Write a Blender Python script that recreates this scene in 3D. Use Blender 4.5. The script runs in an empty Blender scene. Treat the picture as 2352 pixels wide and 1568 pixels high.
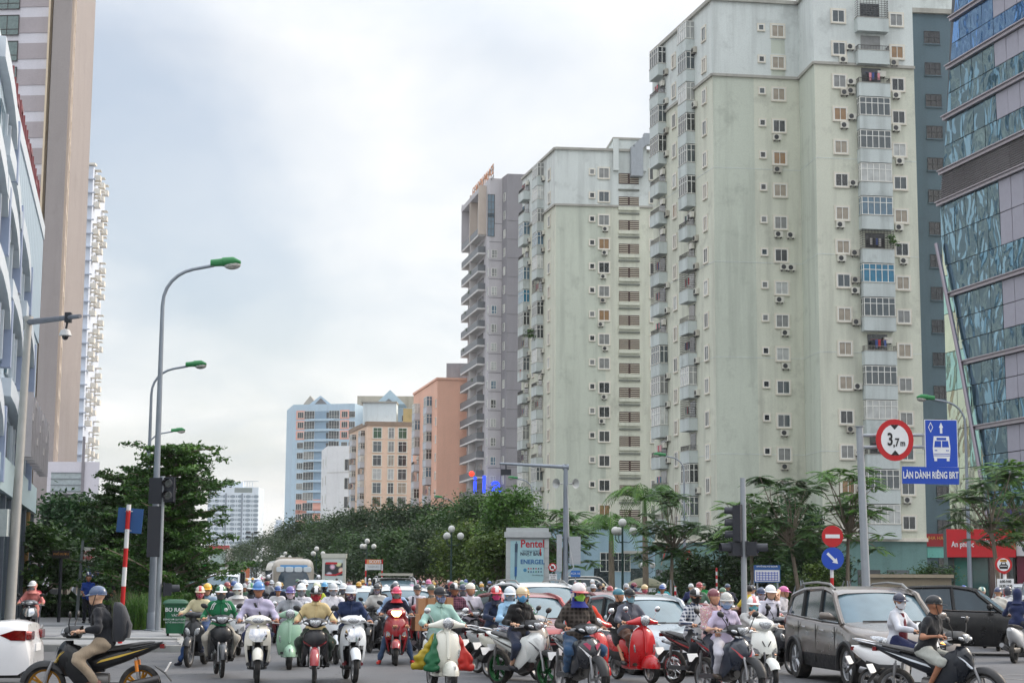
import bpy,math,random
import numpy as np
from mathutils import Vector,Matrix,Quaternion

rnd = random.Random(7)
SC = bpy.context.scene
COL = SC.collection
PI = math.pi

# ------------------------------------------------------------------ camera
FPX = 3920.0                       # 60 mm lens on a 36 mm sensor, in pixels of a 2352-wide frame
CAMH = 1.78
PITCH = math.atan(543 / FPX)
ROLL = 0.006
_F = Vector((0,math.cos(PITCH),math.sin(PITCH)))
_U0 = Vector((0,-math.sin(PITCH),math.cos(PITCH)))
_R0 = Vector((1,0,0))
_U = _U0 * math.cos(ROLL) - _R0 * math.sin(ROLL)
_R = _R0 * math.cos(ROLL) + _U0 * math.sin(ROLL)
cam_d = bpy.data.cameras.new('camera')
cam_d.lens = 60.0
cam_d.sensor_width = 36.0
cam_d.clip_start = 0.5
cam_d.clip_end = 6000
cam = bpy.data.objects.new('camera',cam_d)
COL.objects.link(cam)
cam.matrix_world = Matrix(((_R.x,_U.x,-_F.x,0),(_R.y,_U.y,-_F.y,0),(_R.z,_U.z,-_F.z,CAMH),(0,0,0,1)))
SC.camera = cam

# ------------------------------------------------------------------ world, sun, exposure
SUN_EL,SUN_AZ = math.radians(32),math.radians(64)     # sun azimuth measured from +Y towards +X
SC.view_settings.view_transform = 'Standard'
SC.view_settings.look = 'None'
SC.view_settings.exposure = 0.5
SC.view_settings.gamma = 1.0
SC.view_settings.use_curve_mapping = False
world = bpy.data.worlds.new('World')
SC.world = world
world.use_nodes = True

def build_world():
 nt = world.node_tree
 N,L = nt.nodes,nt.links
 N.clear()
 out = N.new('ShaderNodeOutputWorld')
 bg = N.new('ShaderNodeBackground')
 bg.inputs['Strength'].default_value = 0.115
 sky = N.new('ShaderNodeTexSky')
 sky.sky_type = 'NISHITA'
 sky.sun_disc = False
 sky.sun_elevation = SUN_EL
 sky.sun_rotation = SUN_AZ
 sky.dust_density = 2.5
 sky.air_density = 1.0
 tc = N.new('ShaderNodeTexCoord')
 sep = N.new('ShaderNodeSeparateXYZ')
 L.new(tc.outputs['Generated'],sep.inputs[0])
 ad = N.new('ShaderNodeMath'); ad.operation = 'ADD'; ad.inputs[1].default_value = 0.22
 mx = N.new('ShaderNodeMath'); mx.operation = 'MAXIMUM'; mx.inputs[1].default_value = 0.0
 L.new(sep.outputs['Z'],mx.inputs[0]); L.new(mx.outputs[0],ad.inputs[0])
 comb = N.new('ShaderNodeCombineXYZ')
 for i,ax in enumerate('XY'):
  dv = N.new('ShaderNodeMath'); dv.operation = 'DIVIDE'
  L.new(sep.outputs[ax],dv.inputs[0]); L.new(ad.outputs[0],dv.inputs[1]); L.new(dv.outputs[0],comb.inputs[i])
 mp = N.new('ShaderNodeMapping')
 mp.inputs['Location'].default_value = (7.82,12.65,0.0)
 mp.inputs['Scale'].default_value = (1.0,0.8,1.0)
 L.new(comb.outputs[0],mp.inputs['Vector'])
 n1 = N.new('ShaderNodeTexNoise'); n1.inputs['Scale'].default_value = 1.15; n1.inputs['Detail'].default_value = 8; n1.inputs['Roughness'].default_value = 0.52
 n1.inputs['Distortion'].default_value = 0.35
 L.new(mp.outputs[0],n1.inputs['Vector'])
 r1 = N.new('ShaderNodeValToRGB')
 r1.color_ramp.elements[0].position = 0.33; r1.color_ramp.elements[0].color = (0.36,0.36,0.36,1)
 r1.color_ramp.elements[1].position = 0.64; r1.color_ramp.elements[1].color = (1,1,1,1)
 L.new(n1.outputs['Fac'],r1.inputs[0])
 n2 = N.new('ShaderNodeTexNoise'); n2.inputs['Scale'].default_value = 2.3; n2.inputs['Detail'].default_value = 9; n2.inputs['Roughness'].default_value = 0.55
 n2.inputs['Distortion'].default_value = 0.5
 L.new(mp.outputs[0],n2.inputs['Vector'])
 r2 = N.new('ShaderNodeValToRGB')
 r2.color_ramp.elements[0].position = 0.36; r2.color_ramp.elements[0].color = (5.7,5.95,6.2,1)
 r2.color_ramp.elements[1].position = 0.58; r2.color_ramp.elements[1].color = (7.1,7.05,6.9,1)
 L.new(n2.outputs['Fac'],r2.inputs[0])
 mix = N.new('ShaderNodeMixRGB')
 L.new(r1.outputs[0],mix.inputs[0]); L.new(sky.outputs[0],mix.inputs[1]); L.new(r2.outputs[0],mix.inputs[2])
 # an overcast sky grows brighter from the horizon to the zenith
 mr = N.new('ShaderNodeMapRange')
 mr.inputs['From Min'].default_value = 0.30; mr.inputs['From Max'].default_value = 1.0
 mr.inputs['To Min'].default_value = 1.0; mr.inputs['To Max'].default_value = 3.0
 L.new(sep.outputs['Z'],mr.inputs['Value'])
 gain = N.new('ShaderNodeVectorMath'); gain.operation = 'SCALE'
 L.new(mix.outputs[0],gain.inputs[0]); L.new(mr.outputs[0],gain.inputs['Scale'])
 L.new(gain.outputs[0],bg.inputs['Color'])
 L.new(bg.outputs[0],out.inputs[0])

build_world()
sun_d = bpy.data.lights.new('sun','SUN')
sun_d.energy = 1.5
sun_d.angle = math.radians(14)
sun_d.color = (1.0,0.86,0.70)
sun = bpy.data.objects.new('sun',sun_d)
COL.objects.link(sun)
_sd = Vector((math.sin(SUN_AZ) * math.cos(SUN_EL),math.cos(SUN_AZ) * math.cos(SUN_EL),math.sin(SUN_EL)))
sun.rotation_euler = _sd.to_track_quat('Z','Y').to_euler()
sun.location = (60,60,90)

# ------------------------------------------------------------------ placing: a picture point at a known distance becomes a point of the place

def ray(px,py):
 return _F + _R * ((px - 1176) / FPX) + _U * ((784 - py) / FPX)

def P(px,py,Y):
 r = ray(px,py)
 return Vector((0,0,CAMH)) + r * (Y / r.y)

def ground(px,py,z=0.0):
 r = ray(px,py)
 return Vector((0,0,CAMH)) + r * ((z - CAMH) / r.z)

def horizon(px):
 return 1327 + ROLL * (px - 1176)

def GX(px,Y):                       # ground point under picture column px at distance Y
 p = P(px,horizon(px),Y)
 return Vector((p.x,Y,0))

def ZY(px,py,Y):
 return P(px,py,Y).z

# ------------------------------------------------------------------ mesh builder

class MB:
 def __init__(s):
  s.v = []; s.f = []; s.m = []

 def add(s,vs,fs,m=0):
  o = len(s.v)
  s.v.extend([tuple(v) for v in vs])
  for f in fs:
   s.f.append(tuple(i + o for i in f)); s.m.append(m)
  return s

 def box(s,c,d,m=0,rot=None,taper=1.0):
  x,y,z = d[0] / 2,d[1] / 2,d[2] / 2
  vs = [Vector((sx * x * (taper if sz > 0 else 1),sy * y * (taper if sz > 0 else 1),sz * z)) for sz in (-1,1) for sy in (-1,1) for sx in (-1,1)]
  if rot is not None:
   vs = [rot @ v for v in vs]
  c = Vector(c)
  return s.add([v + c for v in vs],[(0,2,3,1),(4,5,7,6),(0,1,5,4),(2,6,7,3),(0,4,6,2),(1,3,7,5)],m)

 def quad(s,a,b,c,d,m=0):
  return s.add([a,b,c,d],[(0,1,2,3)],m)

 def rings(s,rs,m=0,cap=True,close=True):
  n = len(rs[0]); vs = [p for r in rs for p in r]; fs = []
  for k in range(len(rs) - 1):
   for i in range(n if close else n - 1):
    j = (i + 1) % n
    fs.append((k * n + i,k * n + j,(k + 1) * n + j,(k + 1) * n + i))
  if cap:
   fs.append(tuple(range(n - 1,-1,-1)))
   fs.append(tuple((len(rs) - 1) * n + i for i in range(n)))
  return s.add(vs,fs,m)

 def tube(s,pts,r,n=6,m=0,cap=True):
  pts = [Vector(p) for p in pts]
  if not hasattr(r,'__len__'):
   r = [r] * len(pts)
  rs = []; up = None
  for i,p in enumerate(pts):
   t = (pts[min(i + 1,len(pts) - 1)] - pts[max(i - 1,0)]).normalized()
   if up is None:
    up = Vector((0,0,1)) if abs(t.z) < 0.9 else Vector((1,0,0))
   a = t.cross(up)
   if a.length < 1e-4:
    a = t.orthogonal()
   a.normalize(); b = t.cross(a).normalized(); up = -b if False else up
   rs.append([p + (a * math.cos(q * 2 * PI / n) - b * math.sin(q * 2 * PI / n)) * r[i] for q in range(n)])
  return s.rings(rs,m,cap)

 def loft(s,secs,n=12,m=0,axis='y',e=2.4,cap=True):
  """secs: (pos along axis, centre a, centre b, half a, half b); axis y -> a=x b=z, axis z -> a=x b=y, axis x -> a=y b=z"""
  rs = []
  for sec in secs:
   p,ca,cb,ha,hb = sec[:5]
   ee = sec[5] if len(sec) > 5 else e
   ring = []
   for q in range(n):
    t = 2 * PI * (q + 0.5) / n
    c,si = math.cos(t),math.sin(t)
    a = ca + ha * math.copysign(abs(c) ** (2 / ee),c)
    b = cb + hb * math.copysign(abs(si) ** (2 / ee),si)
    ring.append((a,p,b) if axis == 'y' else ((a,b,p) if axis == 'z' else (p,a,b)))
   rs.append(ring)
  if axis != 'x' and axis != 'z':
   rs = rs[::-1]
  return s.rings(rs,m,cap)

 def ell(s,c,r,n=10,k=6,m=0,rot=None,z0=-1.0,z1=1.0):
  """ellipsoid, latitudes from z0 to z1 (in units of r.z)"""
  c = Vector(c); rs = []
  a0,a1 = math.asin(max(-1,z0)),math.asin(min(1,z1))
  for i in range(k + 1):
   a = a0 + (a1 - a0) * i / k
   cr = max(math.cos(a),0.02)
   ring = []
   for q in range(n):
    t = 2 * PI * q / n
    v = Vector((r[0] * cr * math.cos(t),r[1] * cr * math.sin(t),r[2] * math.sin(a)))
    ring.append(c + (rot @ v if rot is not None else v))
   rs.append(ring)
  return s.rings(rs,m,True)

 def lathe(s,prof,n=16,m=0,c=(0,0,0),axis='z',cap=False):
  c = Vector(c); rs = []
  for r,h in prof:
   ring = []
   for q in range(n):
    t = 2 * PI * q / n
    a,b = r * math.cos(t),r * math.sin(t)
    ring.append(c + Vector((a,b,h) if axis == 'z' else ((h,a,b) if axis == 'x' else (b,h,a))))
   rs.append(ring)
  return s.rings(rs,m,cap)

 def mesh(s,name,smooth=40):
  me = bpy.data.meshes.new(name)
  me.from_pydata(s.v,[],s.f)
  if any(s.m):
   me.polygons.foreach_set('material_index',s.m)
  finish(me,smooth)
  return me

def finish(me,smooth=40):
 if smooth:
  me.polygons.foreach_set('use_smooth',[True] * len(me.polygons))
  if smooth < 180:
   me.set_sharp_from_angle(angle=math.radians(smooth))
 me.update()

def mesh_np(name,V,Fq,smooth=180,mi=None):
 """mesh from a vertex array and a quad (or triangle) array"""
 me = bpy.data.meshes.new(name)
 k = Fq.shape[1]
 me.vertices.add(len(V)); me.vertices.foreach_set('co',np.asarray(V,np.float32).ravel())
 me.loops.add(Fq.size); me.loops.foreach_set('vertex_index',Fq.astype(np.int32).ravel())
 me.polygons.add(len(Fq))
 me.polygons.foreach_set('loop_start',np.arange(0,Fq.size,k,dtype=np.int32))
 me.polygons.foreach_set('loop_total',np.full(len(Fq),k,dtype=np.int32))
 if mi is not None:
  me.polygons.foreach_set('material_index',mi.astype(np.int32))
 me.update(calc_edges=True)
 finish(me,smooth)
 return me

def link(name,me,mats=None,parent=None,loc=None,rot=None,scale=None):
 """link a mesh as one object; mats go into the object's own slots so that mesh data can be shared"""
 o = bpy.data.objects.new(name,me)
 COL.objects.link(o)
 if mats is not None:
  if not isinstance(mats,(list,tuple)):
   mats = [mats]
  while len(me.materials) < len(mats):
   me.materials.append(None)
  for i,mt in enumerate(mats):
   o.material_slots[i].link = 'OBJECT'
   o.material_slots[i].material = mt
 if parent is not None:
  o.parent = parent
 if loc is not None:
  o.location = loc
 if rot is not None:
  if isinstance(rot,(int,float)):
   o.rotation_euler = (0,0,rot)
  else:
   o.rotation_euler = rot
 if scale is not None:
  o.scale = scale if hasattr(scale,'__len__') else (scale,) * 3
 return o

def obj(name,mb,mats,parent=None,smooth=40,**kw):
 return link(name,mb.mesh(name,smooth),mats,parent,**kw)

def tag(o,label=None,cat=None,group=None,kind=None):
 for k,v in (('label',label),('category',cat),('group',group),('kind',kind)):
  if v:
   o[k] = v
 return o

def thing(name,label,cat,loc=(0,0,0),rz=0.0,group=None,scale=None):
 o = bpy.data.objects.new(name,None)
 o.empty_display_size = 0.2
 COL.objects.link(o)
 o.location = loc
 o.rotation_euler = (0,0,rz)
 if scale is not None:
  o.scale = (scale,) * 3 if not hasattr(scale,'__len__') else scale
 return tag(o,label,cat,group)

def children_map():
 d = {}
 for o in COL.objects:
  if o.parent:
   d.setdefault(o.parent.name,[]).append(o)
 return d

KIDS = {}

def copy_tree(o,parent=None):
 c = o.copy()
 COL.objects.link(c)
 if parent is not None:
  c.parent = parent
 for ch in [x for x in o.children]:
  copy_tree(ch,c)
 return c

# ------------------------------------------------------------------ materials

def lin(c):
 """sRGB 0..255 triple to linear"""
 return tuple(((x / 255.0) / 12.92 if x / 255.0 <= 0.04045 else ((x / 255.0 + 0.055) / 1.055) ** 2.4) for x in c)

_MATS = {}

class NT:
 """tiny node-graph helper"""

 def __init__(s,name):
  s.mat = bpy.data.materials.new(name)
  s.mat.use_nodes = True
  s.t = s.mat.node_tree
  s.t.nodes.clear()
  s.out = s.n('ShaderNodeOutputMaterial')
  s.b = s.n('ShaderNodeBsdfPrincipled')
  s.l(s.b.outputs[0],s.out.inputs[0])

 def n(s,typ,**kw):
  nd = s.t.nodes.new(typ)
  for k,v in kw.items():
   if k in nd.inputs:
    nd.inputs[k].default_value = v
   else:
    setattr(nd,k,v)
  return nd

 def l(s,a,b):
  s.t.links.new(a,b)

 def set(s,**kw):
  for k,v in kw.items():
   k = k.replace('_',' ')
   s.b.inputs[k].default_value = v

 def coord(s,kind='Object'):
  if kind == 'World':
   return s.n('ShaderNodeNewGeometry').outputs['Position']
  return s.n('ShaderNodeTexCoord').outputs[kind]

 def noise(s,vec,scale,detail=4,rough=0.55,stretch=None,dist=0.0):
  if stretch is not None:
   mp = s.n('ShaderNodeMapping'); mp.inputs['Scale'].default_value = stretch
   s.l(vec,mp.inputs['Vector']); vec = mp.outputs[0]
  nd = s.n('ShaderNodeTexNoise'); nd.inputs['Scale'].default_value = scale; nd.inputs['Detail'].default_value = detail
  nd.inputs['Roughness'].default_value = rough; nd.inputs['Distortion'].default_value = dist
  s.l(vec,nd.inputs['Vector'])
  return nd.outputs['Fac']

 def ramp(s,fac,stops):
  r = s.n('ShaderNodeValToRGB')
  els = r.color_ramp.elements
  while len(els) < len(stops):
   els.new(0.5)
  for e,(p,c) in zip(els,stops):
   e.position = p
   e.color = (*c,1) if hasattr(c,'__len__') else (c,c,c,1)
  s.l(fac,r.inputs[0])
  return r.outputs[0]

 def mixc(s,fac,a,b,mode='MIX'):
  m = s.n('ShaderNodeMixRGB',blend_type=mode)
  for inp,v in ((m.inputs[0],fac),(m.inputs[1],a),(m.inputs[2],b)):
   if hasattr(v,'is_linked'):
    s.l(v,inp)
   elif hasattr(v,'__len__'):
    inp.default_value = (*v[:3],1)
   else:
    inp.default_value = v
  return m.outputs[0]

 def bump(s,h,strength=0.3,dist=0.02):
  b = s.n('ShaderNodeBump'); b.inputs['Strength'].default_value = strength; b.inputs['Distance'].default_value = dist
  s.l(h,b.inputs['Height']); s.l(b.outputs[0],s.b.inputs['Normal'])

 def base(s,v):
  if hasattr(v,'is_linked'):
   s.l(v,s.b.inputs['Base Color'])
  else:
   s.b.inputs['Base Color'].default_value = (*v,1)

 def rough(s,v):
  if hasattr(v,'is_linked'):
   s.l(v,s.b.inputs['Roughness'])
  else:
   s.b.inputs['Roughness'].default_value = v

def M(kind,col=(128,128,128),p=None):
 """procedural material of a kind in a colour (sRGB of the surface's own colour)"""
 key = (kind,tuple(col),p)
 if key in _MATS:
  return _MATS[key]
 t = NT(kind)
 c = lin(col)
 dk = tuple(x * 0.72 for x in c)
 if kind == 'cloth':
  v = t.coord()
  n = t.noise(v,9,3)
  n2 = t.noise(v,30,2,stretch=(1,1,0.4))
  t.base(t.mixc(n,tuple(x * 0.66 for x in c),tuple(min(1,x * 0.98) for x in c)))
  t.rough(0.95)
  t.bump(n2,0.35,0.02)
  t.set(Sheen_Weight=0.15)
 elif kind in ('check','plaid'):
  v = t.coord()
  s = (p or 40)
  c2 = (0.75,0.76,0.78) if kind == 'check' else tuple(min(1,x * 3.2 + 0.02) for x in c)
  cols = c
  for st in ((1,0,0),(0,0,1)):
   mp = t.n('ShaderNodeMapping'); mp.inputs['Rotation'].default_value = (0,0 if st[0] else PI / 2,0)
   t.l(v,mp.inputs['Vector'])
   w = t.n('ShaderNodeTexWave',bands_direction='X'); w.inputs['Scale'].default_value = s / 6.28; w.inputs['Distortion'].default_value = 0.3
   t.l(mp.outputs[0],w.inputs['Vector'])
   f = t.ramp(w.outputs['Fac'],[(0.5,0.0),(0.7,0.55)])
   cols = t.mixc(f,cols,c2)
  t.base(cols); t.rough(0.95)
  t.bump(t.noise(v,12,3),0.3,0.02)
 elif kind in ('floral','speckle'):
  v = t.coord()
  vo = t.n('ShaderNodeTexVoronoi'); vo.inputs['Scale'].default_value = (p or 28); vo.inputs['Randomness'].default_value = 1
  t.l(v,vo.inputs['Vector'])
  if kind == 'floral':
   f = t.ramp(vo.outputs['Distance'],[(0.25,1.0),(0.42,0.0)])
   cc = t.mixc(f,c,t.mixc(0.5,vo.outputs['Color'],(0.85,0.8,0.8)))
  else:
   f = t.ramp(vo.outputs['Distance'],[(0.16,1.0),(0.26,0.0)])
   cc = t.mixc(f,c,(0.05,0.05,0.12))
  t.base(cc); t.rough(0.95)
  t.bump(t.noise(v,12,3),0.3,0.02)
 elif kind == 'skin':
  v = t.coord()
  t.base(t.mixc(t.noise(v,14,3),tuple(x * 0.82 for x in c),tuple(min(1,x * 1.1) for x in c)))
  t.rough(0.5)
  t.set(Subsurface_Weight=0.08,Subsurface_Scale=0.02)
 elif kind == 'paint':
  v = t.coord()
  n = t.noise(v,6,5)
  t.base(t.mixc(t.ramp(n,[(0.5,0.0),(0.8,0.06)]),c,(0.3,0.28,0.25)))
  t.rough(t.ramp(n,[(0.3,0.26),(0.7,0.34)]))
  t.set(Coat_Weight=0.8 if max(col) > 45 else 0.25,Coat_Roughness=0.08)
  if max(col) <= 45: t.b.inputs['Specular IOR Level'].default_value = 0.3
  if p == 'metallic':
   t.set(Metallic=0.55)
 elif kind == 'plastic':
  v = t.coord()
  n = t.noise(v,12,4)
  t.base(t.mixc(n,tuple(x * 0.8 for x in c),tuple(min(1,x * 1.15) for x in c)))
  t.rough(t.ramp(n,[(0.3,0.38),(0.7,0.62)]))
 elif kind == 'rubber':
  v = t.coord()
  n = t.noise(v,8,4)
  t.base(t.mixc(t.ramp(n,[(0.4,0.0),(0.75,0.6)]),c,(0.09,0.08,0.07)))
  t.rough(0.85)
  t.bump(t.noise(v,60,2),0.2,0.01)
 elif kind == 'metal':
  v = t.coord()
  n = t.noise(v,7,4)
  t.base(t.mixc(n,tuple(x * 0.75 for x in c),c))
  t.rough(t.ramp(n,[(0.3,0.3),(0.7,0.52)]))
  t.set(Metallic=0.7)
 elif kind == 'galv':
  v = t.coord('World')
  n = t.noise(v,3.5,5)
  st = t.noise(v,1.5,4,stretch=(6,6,0.5))
  t.base(t.mixc(t.ramp(st,[(0.45,0.0),(0.75,0.5)]),t.mixc(n,dk,c),tuple(x * 0.6 for x in c)))
  t.rough(0.55)
  t.set(Metallic=0.35)
 elif kind == 'chrome':
  n = t.noise(t.coord(),10,3)
  t.base(t.mixc(n,tuple(x * 0.8 for x in c),c))
  t.rough(0.12)
  t.set(Metallic=1.0)
 elif kind == 'glass':                       # dark tinted glass
  n = t.noise(t.coord(),2.5,2)
  t.base(t.mixc(n,tuple(x * 0.6 for x in c),tuple(x * 1.3 for x in c)))
  t.rough(0.06)
  t.set(IOR=1.7)
 elif kind == 'lens':                        # clear lamp cover over a reflector
  v = t.coord()
  vo = t.n('ShaderNodeTexVoronoi'); vo.inputs['Scale'].default_value = 60
  t.l(v,vo.inputs['Vector'])
  t.base(t.mixc(t.ramp(vo.outputs['Distance'],[(0.1,0.0),(0.6,1.0)]),c,tuple(x * 0.35 for x in c)))
  t.rough(0.1)
  t.set(Metallic=0.35,Coat_Weight=1.0,Coat_Roughness=0.03)
 elif kind == 'emit':
  n = t.noise(t.coord(),25,2)
  t.base(c); t.rough(0.3)
  t.l(t.mixc(n,tuple(x * 0.85 for x in c),c),t.b.inputs['Emission Color'])
  t.set(Emission_Strength=p or 2.0)
 elif kind == 'flat':                        # printed or painted sheet
  v = t.coord()
  n = t.noise(v,3,5)
  t.base(t.mixc(t.ramp(n,[(0.4,0.0),(0.8,0.25)]),c,tuple(x * 0.6 + 0.02 for x in c)))
  t.rough(0.5)
 elif kind == 'wall':
  v = t.coord('World')
  big = t.noise(v,0.12,5,0.6)
  st = t.noise(v,0.55,5,0.6,stretch=(1.6,1.6,0.12))
  fine = t.noise(v,6,4)
  amt = p if isinstance(p,(int,float)) else 0.5
  a = t.mixc(t.ramp(big,[(0.3,0.0),(0.7,1.0)]),tuple(x * 0.9 for x in c),c)
  dirt = tuple(x * 0.52 for x in c)
  a = t.mixc(t.ramp(st,[(0.48,0.0),(0.78,amt)]),a,dirt)
  mould = t.noise(v,0.33,6,0.68)
  a = t.mixc(t.ramp(mould,[(0.56,0.0),(0.72,amt * 0.8)]),a,tuple(x * 0.45 for x in c))
  a = t.mixc(t.ramp(fine,[(0.4,0.0),(0.9,0.25)]),a,dirt)
  t.base(a); t.rough(0.9)
  t.bump(fine,0.12,0.03)
 elif kind == 'leaf':
  v = t.coord()
  n = t.noise(v,0.9,3,0.6)
  n2 = t.noise(v,11,2)
  f = t.mixc(0.45,n,n2)
  yel = tuple(min(1,a) for a in (c[0] * 2.3,c[1] * 1.75,c[2] * 1.1))
  cc = t.ramp(f,[(0.34,tuple(x * 0.5 for x in c)),(0.5,c),(0.64,yel)])
  t.base(cc); t.rough(0.55)
  tr = t.n('ShaderNodeBsdfTranslucent')
  t.l(cc,tr.inputs[0])
  mx = t.n('ShaderNodeMixShader'); mx.inputs[0].default_value = 0.22
  t.l(t.b.outputs[0],mx.inputs[1]); t.l(tr.outputs[0],mx.inputs[2]); t.l(mx.outputs[0],t.out.inputs[0])
 elif kind == 'bark':
  v = t.coord()
  n = t.noise(v,6,5,stretch=(3,3,0.6))
  t.base(t.mixc(n,tuple(x * 0.5 for x in c),tuple(x * 1.3 for x in c)))
  t.rough(0.95)
  t.bump(n,0.6,0.05)
 elif kind == 'banded':                      # red and white banded post: bands by height
  v = t.coord()
  sep = t.n('ShaderNodeSeparateXYZ'); t.l(v,sep.inputs[0])
  m1 = t.n('ShaderNodeMath',operation='FRACT'); m0 = t.n('ShaderNodeMath',operation='DIVIDE'); m0.inputs[1].default_value = p or 1.0
  t.l(sep.outputs['Z'],m0.inputs[0]); t.l(m0.outputs[0],m1.inputs[0])
  t.base(t.mixc(t.ramp(m1.outputs[0],[(0.0,0.0),(0.499,0.0),(0.501,1.0)]),c,(0.75,0.75,0.75)))
  t.rough(0.5)
 elif kind == 'curtain':
  v = t.coord()
  w = t.n('ShaderNodeTexWave',bands_direction='Z' if p == 'blind' else 'X'); w.inputs['Scale'].default_value = 3.2; w.inputs['Distortion'].default_value = 0.6
  t.l(v,w.inputs['Vector'])
  cc = t.mixc(t.ramp(w.outputs['Fac'],[(0.2,0.0),(0.8,1.0)]),tuple(x * 0.55 for x in c),c)
  t.base(t.mixc(t.ramp(t.noise(v,1.2,3),[(0.4,0.0),(0.7,0.6)]),cc,tuple(x * 0.4 for x in c)))
  t.rough(0.25)
  t.set(Coat_Weight=0.5,Coat_Roughness=0.08)
 else:
  t.base(c); t.rough(0.6)
 _MATS[key] = t.mat
 return t.mat

# shared colours
BLACK = (22,22,24)
CHROME = M('chrome',(205,205,208))
RUBBER = M('rubber',(26,26,27))
DARKPL = M('plastic',(30,30,32))
GREYPL = M('plastic',(70,72,75))
STEEL = M('metal',(150,150,152))
LENS = M('lens',(225,228,232))
AMBER = M('lens',(225,120,40))
REDL = M('lens',(170,22,24))
MIRROR = M('chrome',(190,200,210))
GALV = M('galv',(168,174,180))
WHITEM = M('plastic',(225,226,226))

_FONT = None

def text_mesh(body,size=1.0,align='CENTER',extrude=0.004,bold=False,xscale=1.0):
 """flat lettering as a mesh in the XZ plane, readable from -Y"""
 cu = bpy.data.curves.new('lettering','FONT')
 cu.body = body
 cu.size = size
 cu.align_x = align
 cu.align_y = 'CENTER'
 cu.extrude = extrude
 cu.resolution_u = 3
 if bold:
  cu.offset = size * 0.022
 o = bpy.data.objects.new('lettering',cu)
 COL.objects.link(o)
 dg = bpy.context.evaluated_depsgraph_get()
 me = bpy.data.meshes.new_from_object(o.evaluated_get(dg))
 bpy.data.objects.remove(o)
 bpy.data.curves.remove(cu)
 me.materials.clear()
 me.transform(Matrix.Rotation(PI / 2,4,'X') @ Matrix.Diagonal((xscale,1,1,1)))
 return me

def lettering(body,size,mat,parent,loc,rz=0.0,name='lettering',**kw):
 return link(name,text_mesh(body,size,**kw),mat,parent,loc=loc,rot=rz)
# ------------------------------------------------------------------ ground, road, pavements
SDIR = Vector((-0.24,1.0,0)).normalized()          # direction in which the street runs away
SNOR = Vector((SDIR.y,-SDIR.x,0))                   # to its right

def asphalt():
 t = NT('asphalt')
 v = t.coord('World')
 big = t.noise(v,0.25,5,0.6)
 fine = t.noise(v,40,3)
 lane = t.noise(v,0.5,4,0.6,stretch=(1.0,0.15,1))
 spots = t.noise(v,1.7,3,0.5)
 a = t.mixc(t.ramp(big,[(0.35,0.0),(0.7,1.0)]),(0.075,0.077,0.084),(0.118,0.12,0.128))
 a = t.mixc(t.ramp(lane,[(0.5,0.0),(0.72,0.6)]),a,(0.056,0.056,0.06))
 a = t.mixc(t.ramp(spots,[(0.62,0.0),(0.72,0.6)]),a,(0.04,0.04,0.042))
 a = t.mixc(t.ramp(fine,[(0.3,0.0),(0.8,0.4)]),a,(0.14,0.14,0.145))
 vo = t.n('ShaderNodeTexVoronoi',feature='DISTANCE_TO_EDGE'); vo.inputs['Scale'].default_value = 0.35
 mp = t.n('ShaderNodeVectorMath',operation='ADD'); nz = t.n('ShaderNodeTexNoise'); nz.inputs['Scale'].default_value = 1.5
 t.l(v,nz.inputs['Vector']); t.l(v,mp.inputs[0]); t.l(nz.outputs['Color'],mp.inputs[1]); t.l(mp.outputs[0],vo.inputs['Vector'])
 a = t.mixc(t.ramp(vo.outputs['Distance'],[(0.0,0.65),(0.012,0.0)]),a,(0.03,0.03,0.032))
 t.base(a)
 t.rough(t.ramp(big,[(0.3,0.62),(0.7,0.85)]))
 t.bump(fine,0.25,0.01)
 return t.mat

mb = MB()
mb.quad((-1500,-40,-0.01),(1500,-40,-0.01),(1500,3500,-0.01),(-1500,3500,-0.01))
tag(obj('ground',mb,M('wall',(120,118,112),0.3),smooth=0),kind='structure')
mb = MB()
mb.quad((-160,-30,0),(160,-30,0),(160,420,0),(-160,420,0))
tag(obj('road',mb,asphalt(),smooth=0),kind='structure')

# painted markings of the junction: worn stripes in the near right corner
PAINT = M('flat',(118,116,114))
mark = MB()
for (a,b) in (((2150,1543),(2352,1560)),((2235,1552),(2352,1548)),((900,1502),(1100,1506)),((380,1500),(460,1498))):
 p,q = ground(*a,z=0.004),ground(*b,z=0.004)
 d = (q - p).normalized(); n = Vector((-d.y,d.x,0)) * 0.06
 mark.quad(p - n,q - n,q + n,p + n)
tag(obj('road_marking',mark,PAINT,smooth=0),kind='structure')

# left pavement with kerb stones and slabs
KX,KY = -7.6,41.0
kc = Vector((KX,KY,0))
pav = MB()
far = kc + SDIR * 320
PVH = 0.15
pts = [kc,far,far + Vector((-70,0,0)),Vector((-70,KY,0))]
pav.add([p + Vector((0.32,0.32,PVH - 0.03)) * 0 + Vector((0,0.3,PVH - 0.03)) for p in pts] + [p + Vector((0,0.3,0)) for p in pts],
  [(0,1,2,3),(4,5,1,0),(3,7,4,0)])
pavement = tag(obj('pavement',pav,M('wall',(140,141,143),0.4),smooth=0),kind='structure')
slab = MB(); slab.box((0,0,0.015),(0.985,0.985,0.05))
slab_me = slab.mesh('paving_slab',0)
sl_a,sl_b = M('wall',(158,160,163),0.35),M('wall',(118,121,126),0.35)
for i in range(15):
 for j in range(19):
  if i * 1.0 > 13.5:
   continue
  x,y = KX - 0.9 - i - j * 0.24,KY + 0.85 + j
  link('paving_slab',slab_me,sl_b if (i + j // 2) % 5 == 0 else sl_a,pavement,loc=(x,y,PVH - 0.03 + rnd.uniform(-0.003,0.003)))
kst = MB(); kst.box((0,0,0.075),(0.985,0.3,0.16)); kst_me = kst.mesh('kerb_stone',0)
kmat = M('wall',(168,168,166),0.6)
for i in range(16):
 link('kerb_stone',kst_me,kmat,pavement,loc=(KX - 0.5 - i,KY + 0.15,rnd.uniform(-0.004,0.004)))
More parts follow.
